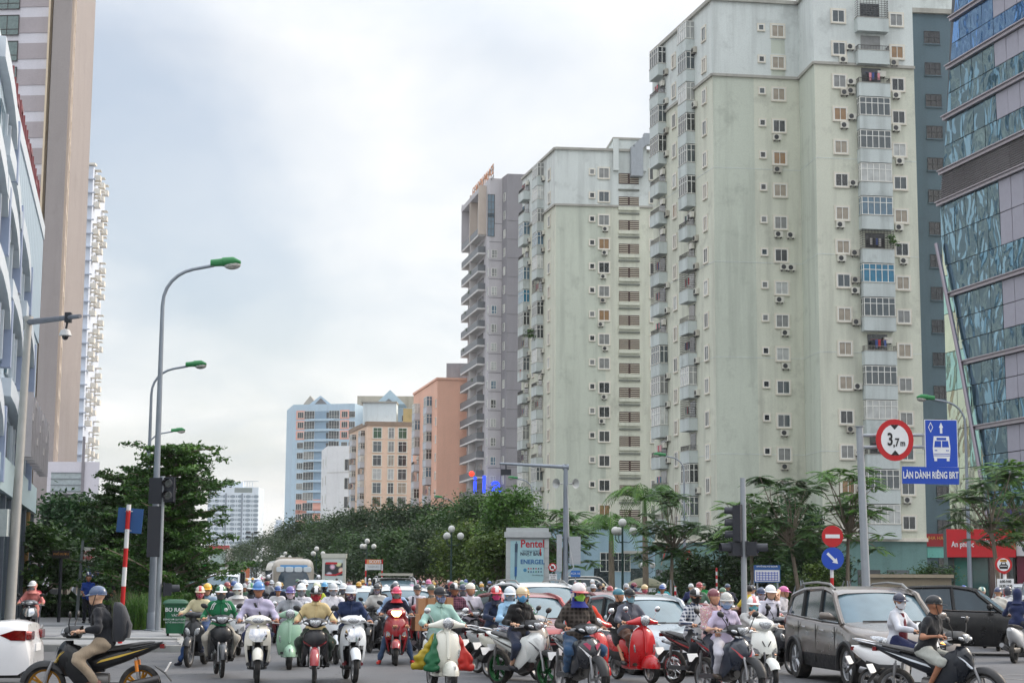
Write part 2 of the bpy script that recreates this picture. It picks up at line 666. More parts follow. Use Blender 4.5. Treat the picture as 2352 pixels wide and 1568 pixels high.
for i in range(40):
 p = kc + SDIR * (0.7 + i)
 link('kerb_stone',kst_me,kmat,pavement,loc=(p.x,p.y,0),rot=math.atan2(SDIR.y,SDIR.x))
# raised second step of the pavement further back
st = MB(); st.box((KX - 8.4,KY + 3.4,0.16),(15.0,0.35,0.1))
tag(obj('pavement_step',st,kmat,smooth=0),kind='structure')

# median between the carriageways and the verge in front of the towers
med = MB()
a = GX(1500,78); b = a + SDIR * 320
n = SNOR * 7.0
med.add([a - n * 0.2,a + n,b + n,b - n,a - n * 0.2 + Vector((0,0,.16)),a + n + Vector((0,0,.16)),b + n + Vector((0,0,.16)),b - n + Vector((0,0,.16))],
  [(4,5,6,7),(0,1,5,4),(1,2,6,5),(3,0,4,7)])
tag(obj('median',med,M('wall',(60,74,42),0.5),smooth=0),kind='structure')

# ------------------------------------------------------------------ facades

class Facade:
 """a vertical wall plane from corner A to corner B; local x runs along it, local -y points out to the street"""

 def __init__(s,A,B):
  s.A,s.B = Vector((A.x,A.y,0)),Vector((B.x,B.y,0))
  s.u = (s.B - s.A).normalized()
  s.n = Vector((s.u.y,-s.u.x,0))
  s.L = (s.B - s.A).length
  s.rz = math.atan2(s.u.y,s.u.x)

 def hit(s,px,py):
  r = ray(px,py); o = Vector((0,0,CAMH))
  t = (s.A - o).dot(s.n) / r.dot(s.n)
  p = o + r * t
  return (p - s.A).dot(s.u),p.z

 def at(s,d,z,off=0.0):
  return s.A + s.u * d + s.n * off + Vector((0,0,z))

 def put(s,name,me,mats,root,d,z,off=0.0,scale=None):
  return link(name,me,mats,root,loc=s.at(d,z,off) - root.location,rot=s.rz,scale=scale)

def prism(foot,z0,z1,root,mats,name='wall',roof=True):
 """walls over a footprint polygon (counter-clockwise from above), as one part of the building"""
 mb = MB(); n = len(foot)
 vs = [(p.x,p.y,z0) for p in foot] + [(p.x,p.y,z1) for p in foot]
 o = Vector(root.location)
 vs = [Vector(v) - Vector((o.x,o.y,0)) for v in vs]
 fs = [(i,(i + 1) % n,(i + 1) % n + n,i + n) for i in range(n)]
 if roof:
  fs.append(tuple(range(n,2 * n)))
 mb.add(vs,fs)
 return obj(name,mb,mats,root,smooth=0)

def window_meshes(w,h,mull=(0.5,),trans=(),t=0.07,d=0.10,trim=0.0,sill=True):
 """frame, pane and (optional) raised surround of a window, centred, outer side at -y"""
 fr = MB()
 for sx in (-1,1):
  fr.box((sx * (w / 2 - t / 2),-d / 2,0),(t,d,h))
 for sz in (-1,1):
  fr.box((0,-d / 2,sz * (h / 2 - t / 2)),(w - 2 * t,d,t))
 for m_ in mull:
  fr.box((-w / 2 + w * m_,-d / 2 + .01,0),(t * 0.8,d,h - 2 * t))
 for m_ in trans:
  fr.box((0,-d / 2 + .012,-h / 2 + h * m_),(w - 2 * t,d,t * 0.8))
 if trim:
  T = trim
  for sx in (-1,1):
   fr.box((sx * (w / 2 + T / 2),-0.05,0),(T,0.1,h + 2 * T),1)
  fr.box((0,-0.05,h / 2 + T / 2),(w,0.1,T),1)
  fr.box((0,-0.09,-h / 2 - T / 2),(w + 0.06,0.18,T),1)
 pn = MB(); pn.box((0,-0.02,0),(w - t,0.03,h - t))
 return fr.mesh('frame',0),pn.mesh('pane',0)

G_DARK = M('glass',(38,44,48)); G_MID = M('glass',(70,80,84)); G_BLUE = M('glass',(84,112,130))
C_BEIGE = M('curtain',(178,166,148)); C_TAN = M('curtain',(168,132,92),'blind'); C_GREY = M('curtain',(150,152,150),'blind')
C_WHITE = M('curtain',(205,208,205)); C_DARK = M('curtain',(72,76,78),'blind'); C_TEAL = M('curtain',(95,140,140))
PANES = [G_DARK,G_MID,C_BEIGE,C_TAN,C_GREY,C_GREY,C_WHITE,C_DARK,C_BEIGE]
FRAMEW = M('plastic',(222,222,216)); TRIM = M('wall',(222,216,202),0.3); FRAMED = M('plastic',(58,56,54)); FRAMEB = M('plastic',(120,96,74))

def put_window(F,root,d,z,ms,frame=None,pane=None,off=0.0,trim=None):
 f = F.put('window',ms[0],[frame or FRAMEW,trim or TRIM],root,d,z,off)
 link('pane',ms[1],pane or rnd.choice(PANES),f)
 return f

def ac_meshes():
 b = MB(); b.box((0,-0.2,0),(0.85,0.34,0.62),0)
 b.box((-0.25,-0.2,-0.36),(0.06,0.4,0.1),1); b.box((0.25,-0.2,-0.36),(0.06,0.4,0.1),1)
 f = MB(); f.lathe([(0.25,-0.385),(0.25,-0.372),(0.0,-0.372)],14,0,(-0.1,0,0),'y')
 return b.mesh('air_conditioner',0),f.mesh('fan_grille',0)

AC = ac_meshes()
ACM = M('plastic',(205,203,192)); ACM2 = M('plastic',(176,172,160)); FAN = M('plastic',(52,54,56))

def put_ac(F,root,d,z,off=0.0):
 a = F.put('air_conditioner',AC[0],[rnd.choice([ACM,ACM,ACM2]),FRAMED],root,d,z,off)
 link('fan_grille',AC[1],FAN,a)

def balcony_meshes(w,dep,ph,gh,slab=0.16):
 """parapet box and slab; glazing frame; glass"""
 p = MB()
 p.box((0,-dep / 2,0),(w,dep,slab))
 p.box((0,-dep + 0.05,ph / 2 + slab / 2),(w,0.1,ph)); p.box((-w / 2 + 0.05,-dep / 2 + 0.05,ph / 2 + slab / 2),(0.1,dep - 0.1,ph)); p.box((w / 2 - 0.05,-dep / 2 + 0.05,ph / 2 + slab / 2),(0.1,dep - 0.1,ph))
 p.box((0,-dep + 0.05,ph + slab / 2 + 0.03),(w + 0.08,0.18,0.06),1)
 p.box((-w / 2 + 0.05,-dep / 2 + .06,ph + slab / 2 + 0.03),(0.18,dep - .12,0.058),1); p.box((w / 2 - 0.05,-dep / 2 + .06,ph + slab / 2 + 0.03),(0.18,dep - .12,0.058),1)
 z0 = ph + slab / 2 + 0.06; t = 0.07
 g = MB(); gl = MB()
 n = max(2,round(w / 0.72))
 for k in range(n + 1):
  g.box((-w / 2 + 0.06 + (w - 0.12) * k / n,-dep + 0.06,z0 + gh / 2),(t,t,gh))
 for zz in (z0 + t / 2,z0 + gh * 0.68,z0 + gh - t / 2):
  g.box((0,-dep + 0.06,zz),(w - 0.12,t * 0.9,t))
  for sx in (-1,1):
   g.box((sx * (w / 2 - 0.06),-dep / 2 + .06,zz),(t * 0.9,dep - 0.2,t))
 for sx in (-1,1):
  g.box((sx * (w / 2 - 0.06),-dep / 2 + .05,z0 + gh / 2),(t,t,gh))
 gl.box((0,-dep + 0.075,z0 + gh / 2),(w - 0.14,0.02,gh - 0.04))
 for sx in (-1,1):
  gl.box((sx * (w / 2 - 0.075),-dep / 2 + .03,z0 + gh / 2),(0.02,dep - 0.13,gh - 0.04))
 b = MB()                                         # open balcony: railing bars, door in the shade behind
 nb = int(w / 0.16)
 for k in range(nb + 1):
  b.box((-w / 2 + 0.05 + (w - 0.1) * k / nb,-dep + 0.05,z0 + 0.22),(0.03,0.03,0.44))
 b.box((0,-dep + 0.05,z0 + 0.46),(w,0.05,0.05))
 for sx in (-1,1):
  b.box((sx * (w / 2 - 0.05),-dep / 2,z0 + 0.46),(0.05,dep - 0.12,0.05))
  for k in range(5):
   b.box((sx * (w / 2 - 0.05),-dep + 0.15 + k * (dep - 0.2) / 5,z0 + 0.22),(0.03,0.03,0.44))
 c = MB()                                         # security cage: horizontal bars up to the next slab
 for k in range(8):
  zz = z0 + gh * (k + 0.5) / 8
  c.box((0,-dep + 0.05,zz),(w,0.03,0.035))
  for sx in (-1,1):
   c.box((sx * (w / 2 - 0.05),-dep / 2,zz),(0.03,dep - 0.1,0.035))
 for k in range(n * 2 + 1):
  c.box((-w / 2 + 0.05 + (w - 0.1) * k / (n * 2),-dep + 0.05,z0 + gh / 2),(0.03,0.032,gh))
 dr = MB(); dr.box((0,-0.03,z0 + gh / 2 - 0.5),(w * 0.62,0.04,gh + 0.7))
 return [x.mesh(nm,0) for x,nm in ((p,'balcony'),(g,'glazing_frame'),(gl,'pane'),(b,'railing'),(c,'security_bars'),(dr,'balcony_door'))]

GRAYW = M('wall',(196,204,202),0.75); CAPM = M('wall',(170,168,160),0.7)
CLOTHC = [M('cloth',c) for c in ((190,60,70),(70,90,150),(210,205,200),(60,110,100),(225,150,160),(40,42,50))]
wash = MB()
for k in range(5):
 wash.box((-0.6 + k * 0.3,0,-0.35 - 0.06 * (k % 2)),(0.24,0.04,0.7 + 0.12 * (k % 2)),k % 3)
wash.tube([(-0.9,0,0.02),(0.9,0,0.02)],0.012,4,2)
WASH = wash.mesh('washing_line',0)
BLUEG = M('glass',(20,108,140)); PANEG = [G_DARK,G_MID,G_BLUE,C_WHITE,C_GREY,G_MID]

def put_balcony(F,root,d,z,ms,w,dep,kind=None,wallm=None):
 b = F.put('balcony',ms[0],[wallm or GRAYW,CAPM],root,d,z)
 link('balcony_door',ms[5],rnd.choice([G_DARK,C_DARK,C_GREY]),b)
 kind = kind or rnd.choice(['glazed'] * 6 + ['open','open','cage','cage'])
 if kind in ('glazed','blue'):
  link('glazing_frame',ms[1],FRAMEW,b)
  link('pane',ms[2],BLUEG if kind == 'blue' else rnd.choice(PANEG),b)
 elif kind == 'cage':
  link('security_bars',ms[4],rnd.choice([FRAMED,M('metal',(120,118,112))]),b)
  if rnd.random() < 0.7:
   link('washing_line',WASH,rnd.sample(CLOTHC,3),b,loc=(0,-dep * 0.6,2.5))
 else:
  link('railing',ms[3],rnd.choice([FRAMED,FRAMED,M('metal',(140,138,130))]),b)
  if rnd.random() < 0.6:
   link('washing_line',WASH,rnd.sample(CLOTHC,3),b,loc=(0,-dep * 0.6,2.5))
  if rnd.random() < 0.7:
   a = link('air_conditioner',AC[0],[ACM,FRAMED],b,loc=(w * 0.3,-0.1,2.5))
 return b

def leafmesh(n,box,leaf,seed,clumps=None,flat=0.5,cs=0.5,aspect=0.45,skel=None):
 """many leaf-sized diamond faces in clumps; box = half sizes or a list of clump centres with radii"""
 g = np.random.default_rng(seed)
 if clumps is None:
  k = max(4,n // 60)
  cc = g.normal(size=(k,3)); cc /= np.linalg.norm(cc,axis=1)[:,None]
  cc *= (g.random(k) ** 0.33)[:,None] * np.array(box)
  rr = np.full(k,cs) * g.uniform(0.6,1.3,k)
 else:
  cc = np.array([c[:3] for c in clumps]); rr = np.array([c[3] for c in clumps])
 w = rr ** 2; w = w / w.sum()
 idx = g.choice(len(cc),n,p=w)
 off = g.normal(size=(n,3)) * 0.5
 off[:,2] *= flat
 pos = cc[idx] + off * rr[idx][:,None]
 a = g.normal(size=(n,3)); a[:,2] *= 0.5; a /= np.linalg.norm(a,axis=1)[:,None]
 nr = g.normal(size=(n,3)) * 0.7 + np.array([0,0,0.8])
 b = np.cross(nr,a); b /= np.linalg.norm(b,axis=1)[:,None] + 1e-6
 sz = leaf * g.uniform(0.6,1.4,n)[:,None]
 a = a * sz; b = b * sz * aspect
 V = np.stack([pos - a,pos + b,pos + a,pos - b],1).reshape(-1,3)
 Fq = np.arange(n * 4).reshape(-1,4)
 return mesh_np('foliage',V,Fq,0)

LEAF_BALC = M('leaf',(52,92,30))
BALC_PLANT = leafmesh(260,(0.7,0.45,0.6),0.13,5,cs=0.4)

# ------------------------------------------------------------------ near pale green tower
W_UP = M('wall',(211,217,214),0.65); W_LO = M('wall',(209,211,195),0.65); W_GR = M('wall',(197,203,189),0.6)

def XY(px,py,Y):
 p = P(px,py,Y)
 return Vector((p.x,p.y,0))

def tower_near():
 C = XY(1637,172,173); L = XY(1499,286,192); D = XY(1835,182,174.3); E = XY(1870,143,168.6); R = XY(2099,158,170.2)
 back = SDIR * 16
 foot = [L,C,D,E,R,R + back * 1.2,L + Vector((8,12,0))]
 root = thing('apartment_tower','tall pale green apartment tower with stacked balconies beside the dark teal block','apartment building',C)
 zc = ZY(1637,172,173); zt = ZY(1637,-2,173); zb = ZY(1637,1238,173)
 prism(foot,zb,zc,root,W_LO,'wall',roof=False)
 prism(foot,zc,zt,root,W_UP,'upper_wall')
 prism(foot,0,zb,root,M('wall',(108,142,138),0.6),'base_wall',roof=False)
 FL,F1,F2,F3 = Facade(L,C),Facade(C,D),Facade(D,E),Facade(E,R)
 # greenish painted panel on the blind part of the front, proud of the wall by 3 mm
 for F,s0,s1 in ((F1,0.0,4.4),(F2,0.0,F2.L)):
  mb = MB(); mb.box(((s0 + s1) / 2,-0.0015,(zb + zc) / 2),(s1 - s0 - 0.02,0.003,zc - zb - 0.4))
  F.put('painted_panel',mb.mesh('painted_panel',0),W_GR,root,0,0)
 # cornices: at the change of colour, at the roof and over the base
 for F in (FL,F1,F2,F3):
  for z,h,o in ((zc,0.28,0.22),(zt,0.4,0.3),(zb,0.35,0.3)):
   mb = MB(); mb.box((F.L / 2,-o / 2,0),(F.L + 0.1,o,h))
   F.put('cornice',mb.mesh('cornice',0),CAPM if z != zb else TRIM,root,0,z)
  for k in range(1,5):                          # joint lines
   mb = MB(); mb.box((F.L / 2,-0.012,0),(F.L,0.024,0.06))
   F.put('joint_line',mb.mesh('joint_line',0),W_UP,root,0,zc - k * 9.9)
 wS = window_meshes(0.62,0.66,(),trim=0.12); wB = window_meshes(1.34,1.32,trim=0.16); wN = window_meshes(1.1,1.5,trim=0.14)
 # front, left half
 s1,z1 = F1.hit(1748,67); s2,z2 = F1.hit(1786,72); _,zlast = F1.hit(1788,1043)
 dz = (z2 - zlast) / 13
 for k in range(17):
  z = z2 - dz * k
  if z < zb + 1:
   break
  put_window(F1,root,s1,z + 0.3,wS,pane=rnd.choice([G_DARK,G_MID,C_GREY]))
  put_window(F1,root,s2,z,wB)
  if k >= 3 and rnd.random() < 0.85:
   put_ac(F1,root,s2 + rnd.choice([-0.3,0,0.25]),z - 1.25)
   if rnd.random() < 0.25:
    put_ac(F1,root,s2 + 1.0,z - 1.3)
 for z in (z2 - dz * 0.5,z2 - dz * 1.28):
  mb = MB(); mb.box((0,-0.002,0),(1.5,0.004,1.5 if z > z2 - dz else 0.9)); F1.put('painted_panel',mb.mesh('painted_panel',0),W_GR,root,s2,z)
 # front, right half with the balcony stack
 sa,za = F3.hit(1925,38); sc,zcn = F3.hit(2058,46); sb0,_ = F3.hit(1970,403); sb1,_ = F3.hit(2042,403); _,zl = F3.hit(1930,1037)
 dz = (za - zl) / 13
 _,zp = F3.hit(2006,62)
 bw = sb1 - sb0; bm = balcony_meshes(bw,0.95,1.25,dz - 1.55)
 kinds = {0: 'cage',1: 'open',2: 'open',3: 'glazed',4: 'glazed',5: 'glazed',6: 'glazed',7: 'cage',8: 'blue',9: 'glazed',10: 'open',11: 'glazed',12: 'glazed'}
 for k in range(17):
  z = za - dz * k
  if z < zb + 1:
   break
  put_window(F3,root,sa,z,wB); put_window(F3,root,sc,z - 0.05,wB)
  if k >= 1:
   if rnd.random() < 0.55: put_ac(F3,root,sa + rnd.uniform(-0.3,0.5),z - 1.2)
   if rnd.random() < 0.7: put_ac(F3,root,sb0 - 0.55,z - 0.2 + rnd.uniform(-0.6,0.4))
   if rnd.random() < 0.5: put_ac(F3,root,sb0 - 0.6,z - 1.0)
   if rnd.random() < 0.55: put_ac(F3,root,sc + rnd.uniform(-0.5,0.2),z - 1.25)
  zz = zp - 0.7 - dz * k
  if zz < zb - 0.5:
   break
  b = put_balcony(F3,root,(sb0 + sb1) / 2,zz,bm,bw,0.95,kinds.get(k))
  if k == 7:
   link('foliage',BALC_PLANT,LEAF_BALC,b,loc=(bw / 2 - 0.1,-0.9,2.2),scale=(1,1,1))
 # side facing the street
 d1,za = FL.hit(1617,79); _,zl = FL.hit(1617,369); dz = (za - zl) / 4
 b1,zp1 = FL.hit(1585,112); d2,_ = FL.hit(1548,150); b2,zp2 = FL.hit(1520,170)
 m1 = balcony_meshes(2.7,1.0,1.15,dz - 1.45); m2 = balcony_meshes(3.0,1.0,1.15,dz - 1.45)
 for k in range(17):
  z = za - dz * k
  if z < zb + 0.9:
   break
  put_window(FL,root,d1,z,wN); put_window(FL,root,d2,z - 0.1,wN)
  if zp1 - 0.6 - dz * k > zb - 0.3:
   put_balcony(FL,root,b1,zp1 - 0.6 - dz * k,m1,2.7,1.0)
   put_balcony(FL,root,b2,zp1 - 0.6 - dz * k,m2,3.0,1.0)
  for b_,w_ in ((b1,1.75),(b2,1.9)):
   if rnd.random() < 0.7: put_ac(FL,root,b_ + w_,z - 0.2 + rnd.uniform(-1,0.4))
 # shopfront storey
 for F in (FL,F1,F3):
  n = int(F.L / 3)
  for k in range(n):
   mb = MB(); mb.box((0,-0.04,0),(2.3,0.08,2.6)); F.put('shop_window',mb.mesh('shop_window',0),rnd.choice([G_DARK,G_MID,C_DARK]),root,1.6 + k * 3,1.5)
 return root

tower_near()

def tower_mid():
 C = XY(1276,341,235); L = XY(1200,416,254); R = XY(1520,350,236.5)
 root = thing('apartment_tower','second pale green apartment tower with brown louvred stair openings and a grey roof duct','apartment building',C)
 zt = ZY(1276,341,235); zc = ZY(1272,470,235); zb = ZY(1258,1170,235)
 foot = [L,C,R,R + SDIR * 20,L + Vector((10,6,0))]
 prism(foot,zb - 2,zc,root,W_LO,'wall',roof=False)
 prism(foot,zc,zt,root,W_UP,'upper_wall')
 prism(foot,0,zb - 2,root,M('wall',(146,174,188),0.6),'base_wall',roof=False)
 FL,F1 = Facade(L,C),Facade(C,R)
 for F in (FL,F1):
  for z,h,o in ((zc,0.28,0.22),(zt,0.35,0.28),(zb - 2,0.35,0.3)):
   mb = MB(); mb.box((F.L / 2,-o / 2,0),(F.L + 0.1,o,h)); F.put('cornice',mb.mesh('cornice',0),CAPM,root,0,z)
 mb = MB(); mb.box((3.6,-0.002,0),(7.0,0.004,zc - zb)); F1.put('painted_panel',mb.mesh('painted_panel',0),W_GR,root,0,(zc + zb) / 2)
 wS = window_meshes(0.7,0.75,(),trim=0.12); wB = window_meshes(1.5,1.5,trim=0.14); wN = window_meshes(1.1,1.5,trim=0.14)
 s1,_ = F1.hit(1360,560); s2,z0 = F1.hit(1387,398); _,zl = F1.hit(1385,1058); dz = (z0 - zl) / 12
 l0,zl0 = F1.hit(1420,410); l1,_ = F1.hit(1468,410)
 lw = (l1 - l0)
 sl = MB()
 for sx in (-1,1):
  for k in range(5):
   sl.box((sx * lw * 0.26,-0.05,-0.55 + k * 0.28),(lw * 0.42,0.12,0.10))
 sl = sl.mesh('louver',0)
 rec = MB(); rec.box((0,-0.02,0),(lw * 0.96,0.04,1.55)); rec = rec.mesh('recess',0)
 hood = MB(); hood.box((0,-0.1,1.75),(lw,0.2,0.22)); hood = hood.mesh('bay_hood',0); bsl = MB(); bsl.box((0,-.12,-0.95),(lw,0.24,0.5)); bsl = bsl.mesh('bay_sill',0)
 darkrec = M('plastic',(70,50,44)); slm = M('wall',(204,196,178),0.3)
 sE,_ = F1.hit(1497,560); wE = window_meshes(0.6,1.6,(),trim=0.1)
 for k in range(17):
  z = z0 - dz * k
  if z < zb - 1.5:
   break
  put_window(F1,root,s1,z + 0.15,wS,pane=rnd.choice([G_DARK,C_GREY,C_DARK]))
  put_window(F1,root,s2,z,wB)
  put_window(F1,root,sE,z,wE)
  if k > 1 and rnd.random() < 0.75: put_ac(F1,root,s2 + rnd.uniform(-0.5,0.2),z - 1.3)
  r = F1.put('stair_opening',rec,darkrec,root,(l0 + l1) / 2,zl0 - dz * k)
  link('louver',sl,slm,r)
  if k:
   link('bay_hood',hood,M('wall',(120,124,116),0.4),r); link('bay_sill',bsl,W_LO,r)
 d1,za = FL.hit(1262,455); b1,zp = FL.hit(1243,468); d2,_ = FL.hit(1226,560); b2,_ = FL.hit(1211,560)
 m1 = balcony_meshes(3.0,1.0,1.15,dz - 1.45); m2 = balcony_meshes(3.2,1.0,1.15,dz - 1.45)
 for k in range(-1,17):
  z = za - dz * k
  if z < zb - 1 or z > zt - 1.5:
   continue
  put_window(FL,root,d1,z,wN); put_window(FL,root,d2,z - 0.2,wN)
  b = put_balcony(FL,root,b1,zp - 0.9 - dz * k,m1,3.0,1.0); put_balcony(FL,root,b2,zp - 1.2 - dz * k,m2,3.2,1.0,'blue' if k == 4 else None)
  if k == 6: link('foliage',BALC_PLANT,LEAF_BALC,b,loc=(0,-0.9,2.0),scale=1.6)
  if rnd.random() < 0.8: put_ac(FL,root,b1 + 1.9,z - 0.4 + rnd.uniform(-1,0.5))
  if rnd.random() < 0.5: put_ac(FL,root,b2 + 2.0,z - 0.6)
 # stair head block on the roof and the ventilation duct
 q0,q1 = F1.hit(1409,316)[0],F1.hit(1482,316)[0]; zr = ZY(1409,313,234)
 mb = MB(); mb.box(((q0 + q1) / 2,3.8,(zt + zr) / 2),(q1 - q0,8,zr - zt)); mb.box(((q0 + q1) / 2,3.8,zr + .1),(q1 - q0 + .3,8.3,0.3),1)
 for q in (q0 + .3,q1 - .3):
  mb.box((q,-0.3,(zt + zr) / 2 - 1.5),(0.8,0.4,zr - zt + 3))
 F1.put('roof_block',mb.mesh('roof_block',0),[W_UP,CAPM],root,0,0)
 dq,dzq = F1.hit(1460,350)
 mb = MB(); mb.box((0,-0.7,-1.6),(1.7,1.2,4.2)); mb.box((0.55,-0.7,0.9),(1.7,1.19,1.2),rot=Matrix.Rotation(-0.75,3,'Y')); mb.box((3.2,-0.7,1.7),(4.4,1.2,1.6))
 F1.put('ventilation_duct',mb.mesh('ventilation_duct',0),GALV,root,dq,dzq)
 for k,w_ in ((0.45,2.8),(0.75,1.8)):
  mb = MB(); mb.box((0,-0.04,0),(w_,0.08,2.4)); F1.put('shop_window',mb.mesh('shop_window',0),G_DARK,root,F1.L * k,2.0)
 wl = window_meshes(4.2,2.6,(0.2,0.4,0.6,0.8),(0.6,)); put_window(F1,root,F1.hit(1413,1290)[0],F1.hit(1413,1290)[1],wl,pane=G_DARK)
 mb = MB(); mb.box((0,-0.8,0),(3.5,1.6,0.35)); F1.put('canopy',mb.mesh('canopy',0),CAPM,root,F1.hit(1457,1270)[0],F1.hit(1457,1268)[1])
 return root

tower_mid()

def tower_grey():
 A0,A1,A2,A3,A4 = XY(1077,468,320),XY(1125,409,300),XY(1154,409,300.5),XY(1166,399,297.5),XY(1212,402,298)
 root = thing('apartment_tower','slim two-tone grey tower with glass balconies and orange letters on its roof','apartment building',A1)
 zt = ZY(1125,409,300); zt2 = ZY(1166,399,297.5)
 lg,dg = M('wall',(190,187,190),0.3),M('wall',(142,140,144),0.3)
 prism([A0,A1,A2,A2 + SDIR * 20,A0 + Vector((6,6,0))],0,zt,root,lg,'wall')
 prism([A2,A3,A4,A4 + SDIR * 22,A2 + SDIR * 21],0,zt2,root,dg,'dark_wall')
 FL,F1,F2 = Facade(A0,A1),Facade(A1,A2),Facade(A3,A4)
 FM = Facade(A2,A3)
 s0,z0 = F1.hit(1136,583); _,zl = F1.hit(1133,803); dz = (z0 - zl) / 5.14
 wn = window_meshes(1.0,1.5,(0.6,),(0.35,)); tall = window_meshes(1.3,4.2,(0.5,),(0.33,0.66))
 ms,zms = FM.hit(1160,583)
 for k in range(-3,17):
  z = z0 - dz * k
  if z < 5: break
  put_window(FM,root,FM.L / 2,z,wn,pane=rnd.choice([C_WHITE,G_MID,C_GREY]))
  if k >= 0:
   put_window(F1,root,F1.L * 0.4,z,wn,pane=rnd.choice([C_WHITE,G_BLUE,G_DARK,C_GREY]))
   put_window(FL,root,FL.L - 0.7,z,wn,pane=G_BLUE)
 for z in (F1.hit(1132,473)[1],F1.hit(1132,517)[1]):
  put_window(F1,root,F1.L * 0.12,z,tall,frame=FRAMED,pane=G_BLUE)
 # floor joints of the dark wall
 for k in range(-2,28):
  for F in (F1,F2):
   mb = MB(); mb.box((F.L / 2,-0.015,0),(F.L,0.03,0.1)); F.put('joint_line',mb.mesh('joint_line',0),M('plastic',(104,102,106)),root,0,z0 - dz * k - 1.2)
 # balconies: slab, glass parapet, party wall
 bl,_ = FL.hit(1115,700); w_ = bl - 0.5
 sb = MB(); sb.box((w_ / 2,-0.7,0),(w_,1.4,0.3)); sb = sb.mesh('balcony',0)
 gp = MB(); gp.box((w_ / 2,-1.36,0.75),(w_ - 0.1,0.05,1.1)); gp.box((w_ - 0.03,-0.7,0.75),(0.05,1.3,1.1)); gp = gp.mesh('glass_parapet',0)
 pw = MB(); pw.box((w_ / 2,-0.68,dz / 2 + .02),(0.2,1.3,dz - 0.34)); pw = pw.mesh('party_wall',0)
 dr = MB(); dr.box((w_ * 0.25,-0.03,1.4),(w_ * 0.3,0.06,2.3)); dr.box((w_ * 0.75,-0.03,1.4),(w_ * 0.3,0.06,2.3)); dr = dr.mesh('balcony_door',0)
 _,zb0 = FL.hit(1096,560)
 for k in range(0,17):
  z = zb0 - dz * k
  if z < 4: break
  b = FL.put('balcony',sb,M('wall',(214,212,210),0.2),root,0.3,z)
  link('glass_parapet',gp,M('plastic',(104,108,112)),b); link('party_wall',pw,M('wall',(214,210,208),0.2),b); link('balcony_door',dr,rnd.choice([G_DARK,C_DARK,C_GREY]),b)
  if rnd.random() < 0.5: link('foliage',BALC_PLANT,LEAF_BALC,b,loc=(rnd.uniform(1,w_ - 1),-1.1,0.9),scale=0.8)
 pf = MB(); pf.box((w_ / 2,-0.7,0),(w_ + 0.6,1.5,0.9)); FL.put('roof_frame',pf.mesh('roof_frame',0),lg,root,0.2,FL.hit(1096,462)[1])
 for q in (0,0.5,1.0):
  pf = MB(); pf.box((0,-0.7,0),(0.5,1.48,9)); FL.put('roof_frame',pf.mesh('roof_frame',0),M('wall',(200,188,176),0.2) if q else lg,root,0.4 + q * w_,FL.hit(1096,505)[1])
 # roof lettering, one object per letter row piece
 letm = M('flat',(184,120,72))
 l = link('roof_lettering',text_mesh('GOLDEN PALACE',2.6,extrude=0.04,xscale=1.0),letm,root,rot=FL.rz)
 l.location = FL.at(FL.L * 0.62,FL.hit(1106,420)[1] + 0.2,-0.2) - root.location
 fr = MB()
 for k in range(14):
  fr.box((FL.L * 0.1 + k * FL.L * 0.075,0.35,0.5),(0.08,0.08,2.4))
 fr.box((FL.L * 0.6,0.34,-.3),(FL.L,0.07,0.1)); fr.box((FL.L * 0.6,0.34,1.2),(FL.L,0.07,0.1))
 FL.put('sign_frame',fr.mesh('sign_frame',0),FRAMED,root,0,FL.hit(1106,428)[1])
 # lit sign at the foot
 s,z = F1.hit(1130,1115)
 base = F1.at(0,z,1.2) - root.location
 for ch,dx,h in (('i',-3.4,4.2),('l',-1.8,4.2),('a',0.3,4.2)):
  link('lit_letter',text_mesh(ch,h,extrude=0.15,bold=True),M('emit',(40,70,235),1.1),root,loc=base + Vector((dx + 1,0,0)))
 mb = MB(); mb.ell((0,0,0),(0.5,0.15,0.5)); obj('lit_dot',mb,M('emit',(240,60,40),1.1),root,loc=base + Vector((-3.0,0,2.0)))
 return root

tower_grey()

def simple_block(name,label,C,R,L,zt,mats,back=18):
 root = thing(name,label,'apartment building',C)
 prism([L,C,R,R + SDIR * back,L + (R - C) * 0.9],0,zt,root,mats[0],'wall')
 return root,Facade(L,C),Facade(C,R)

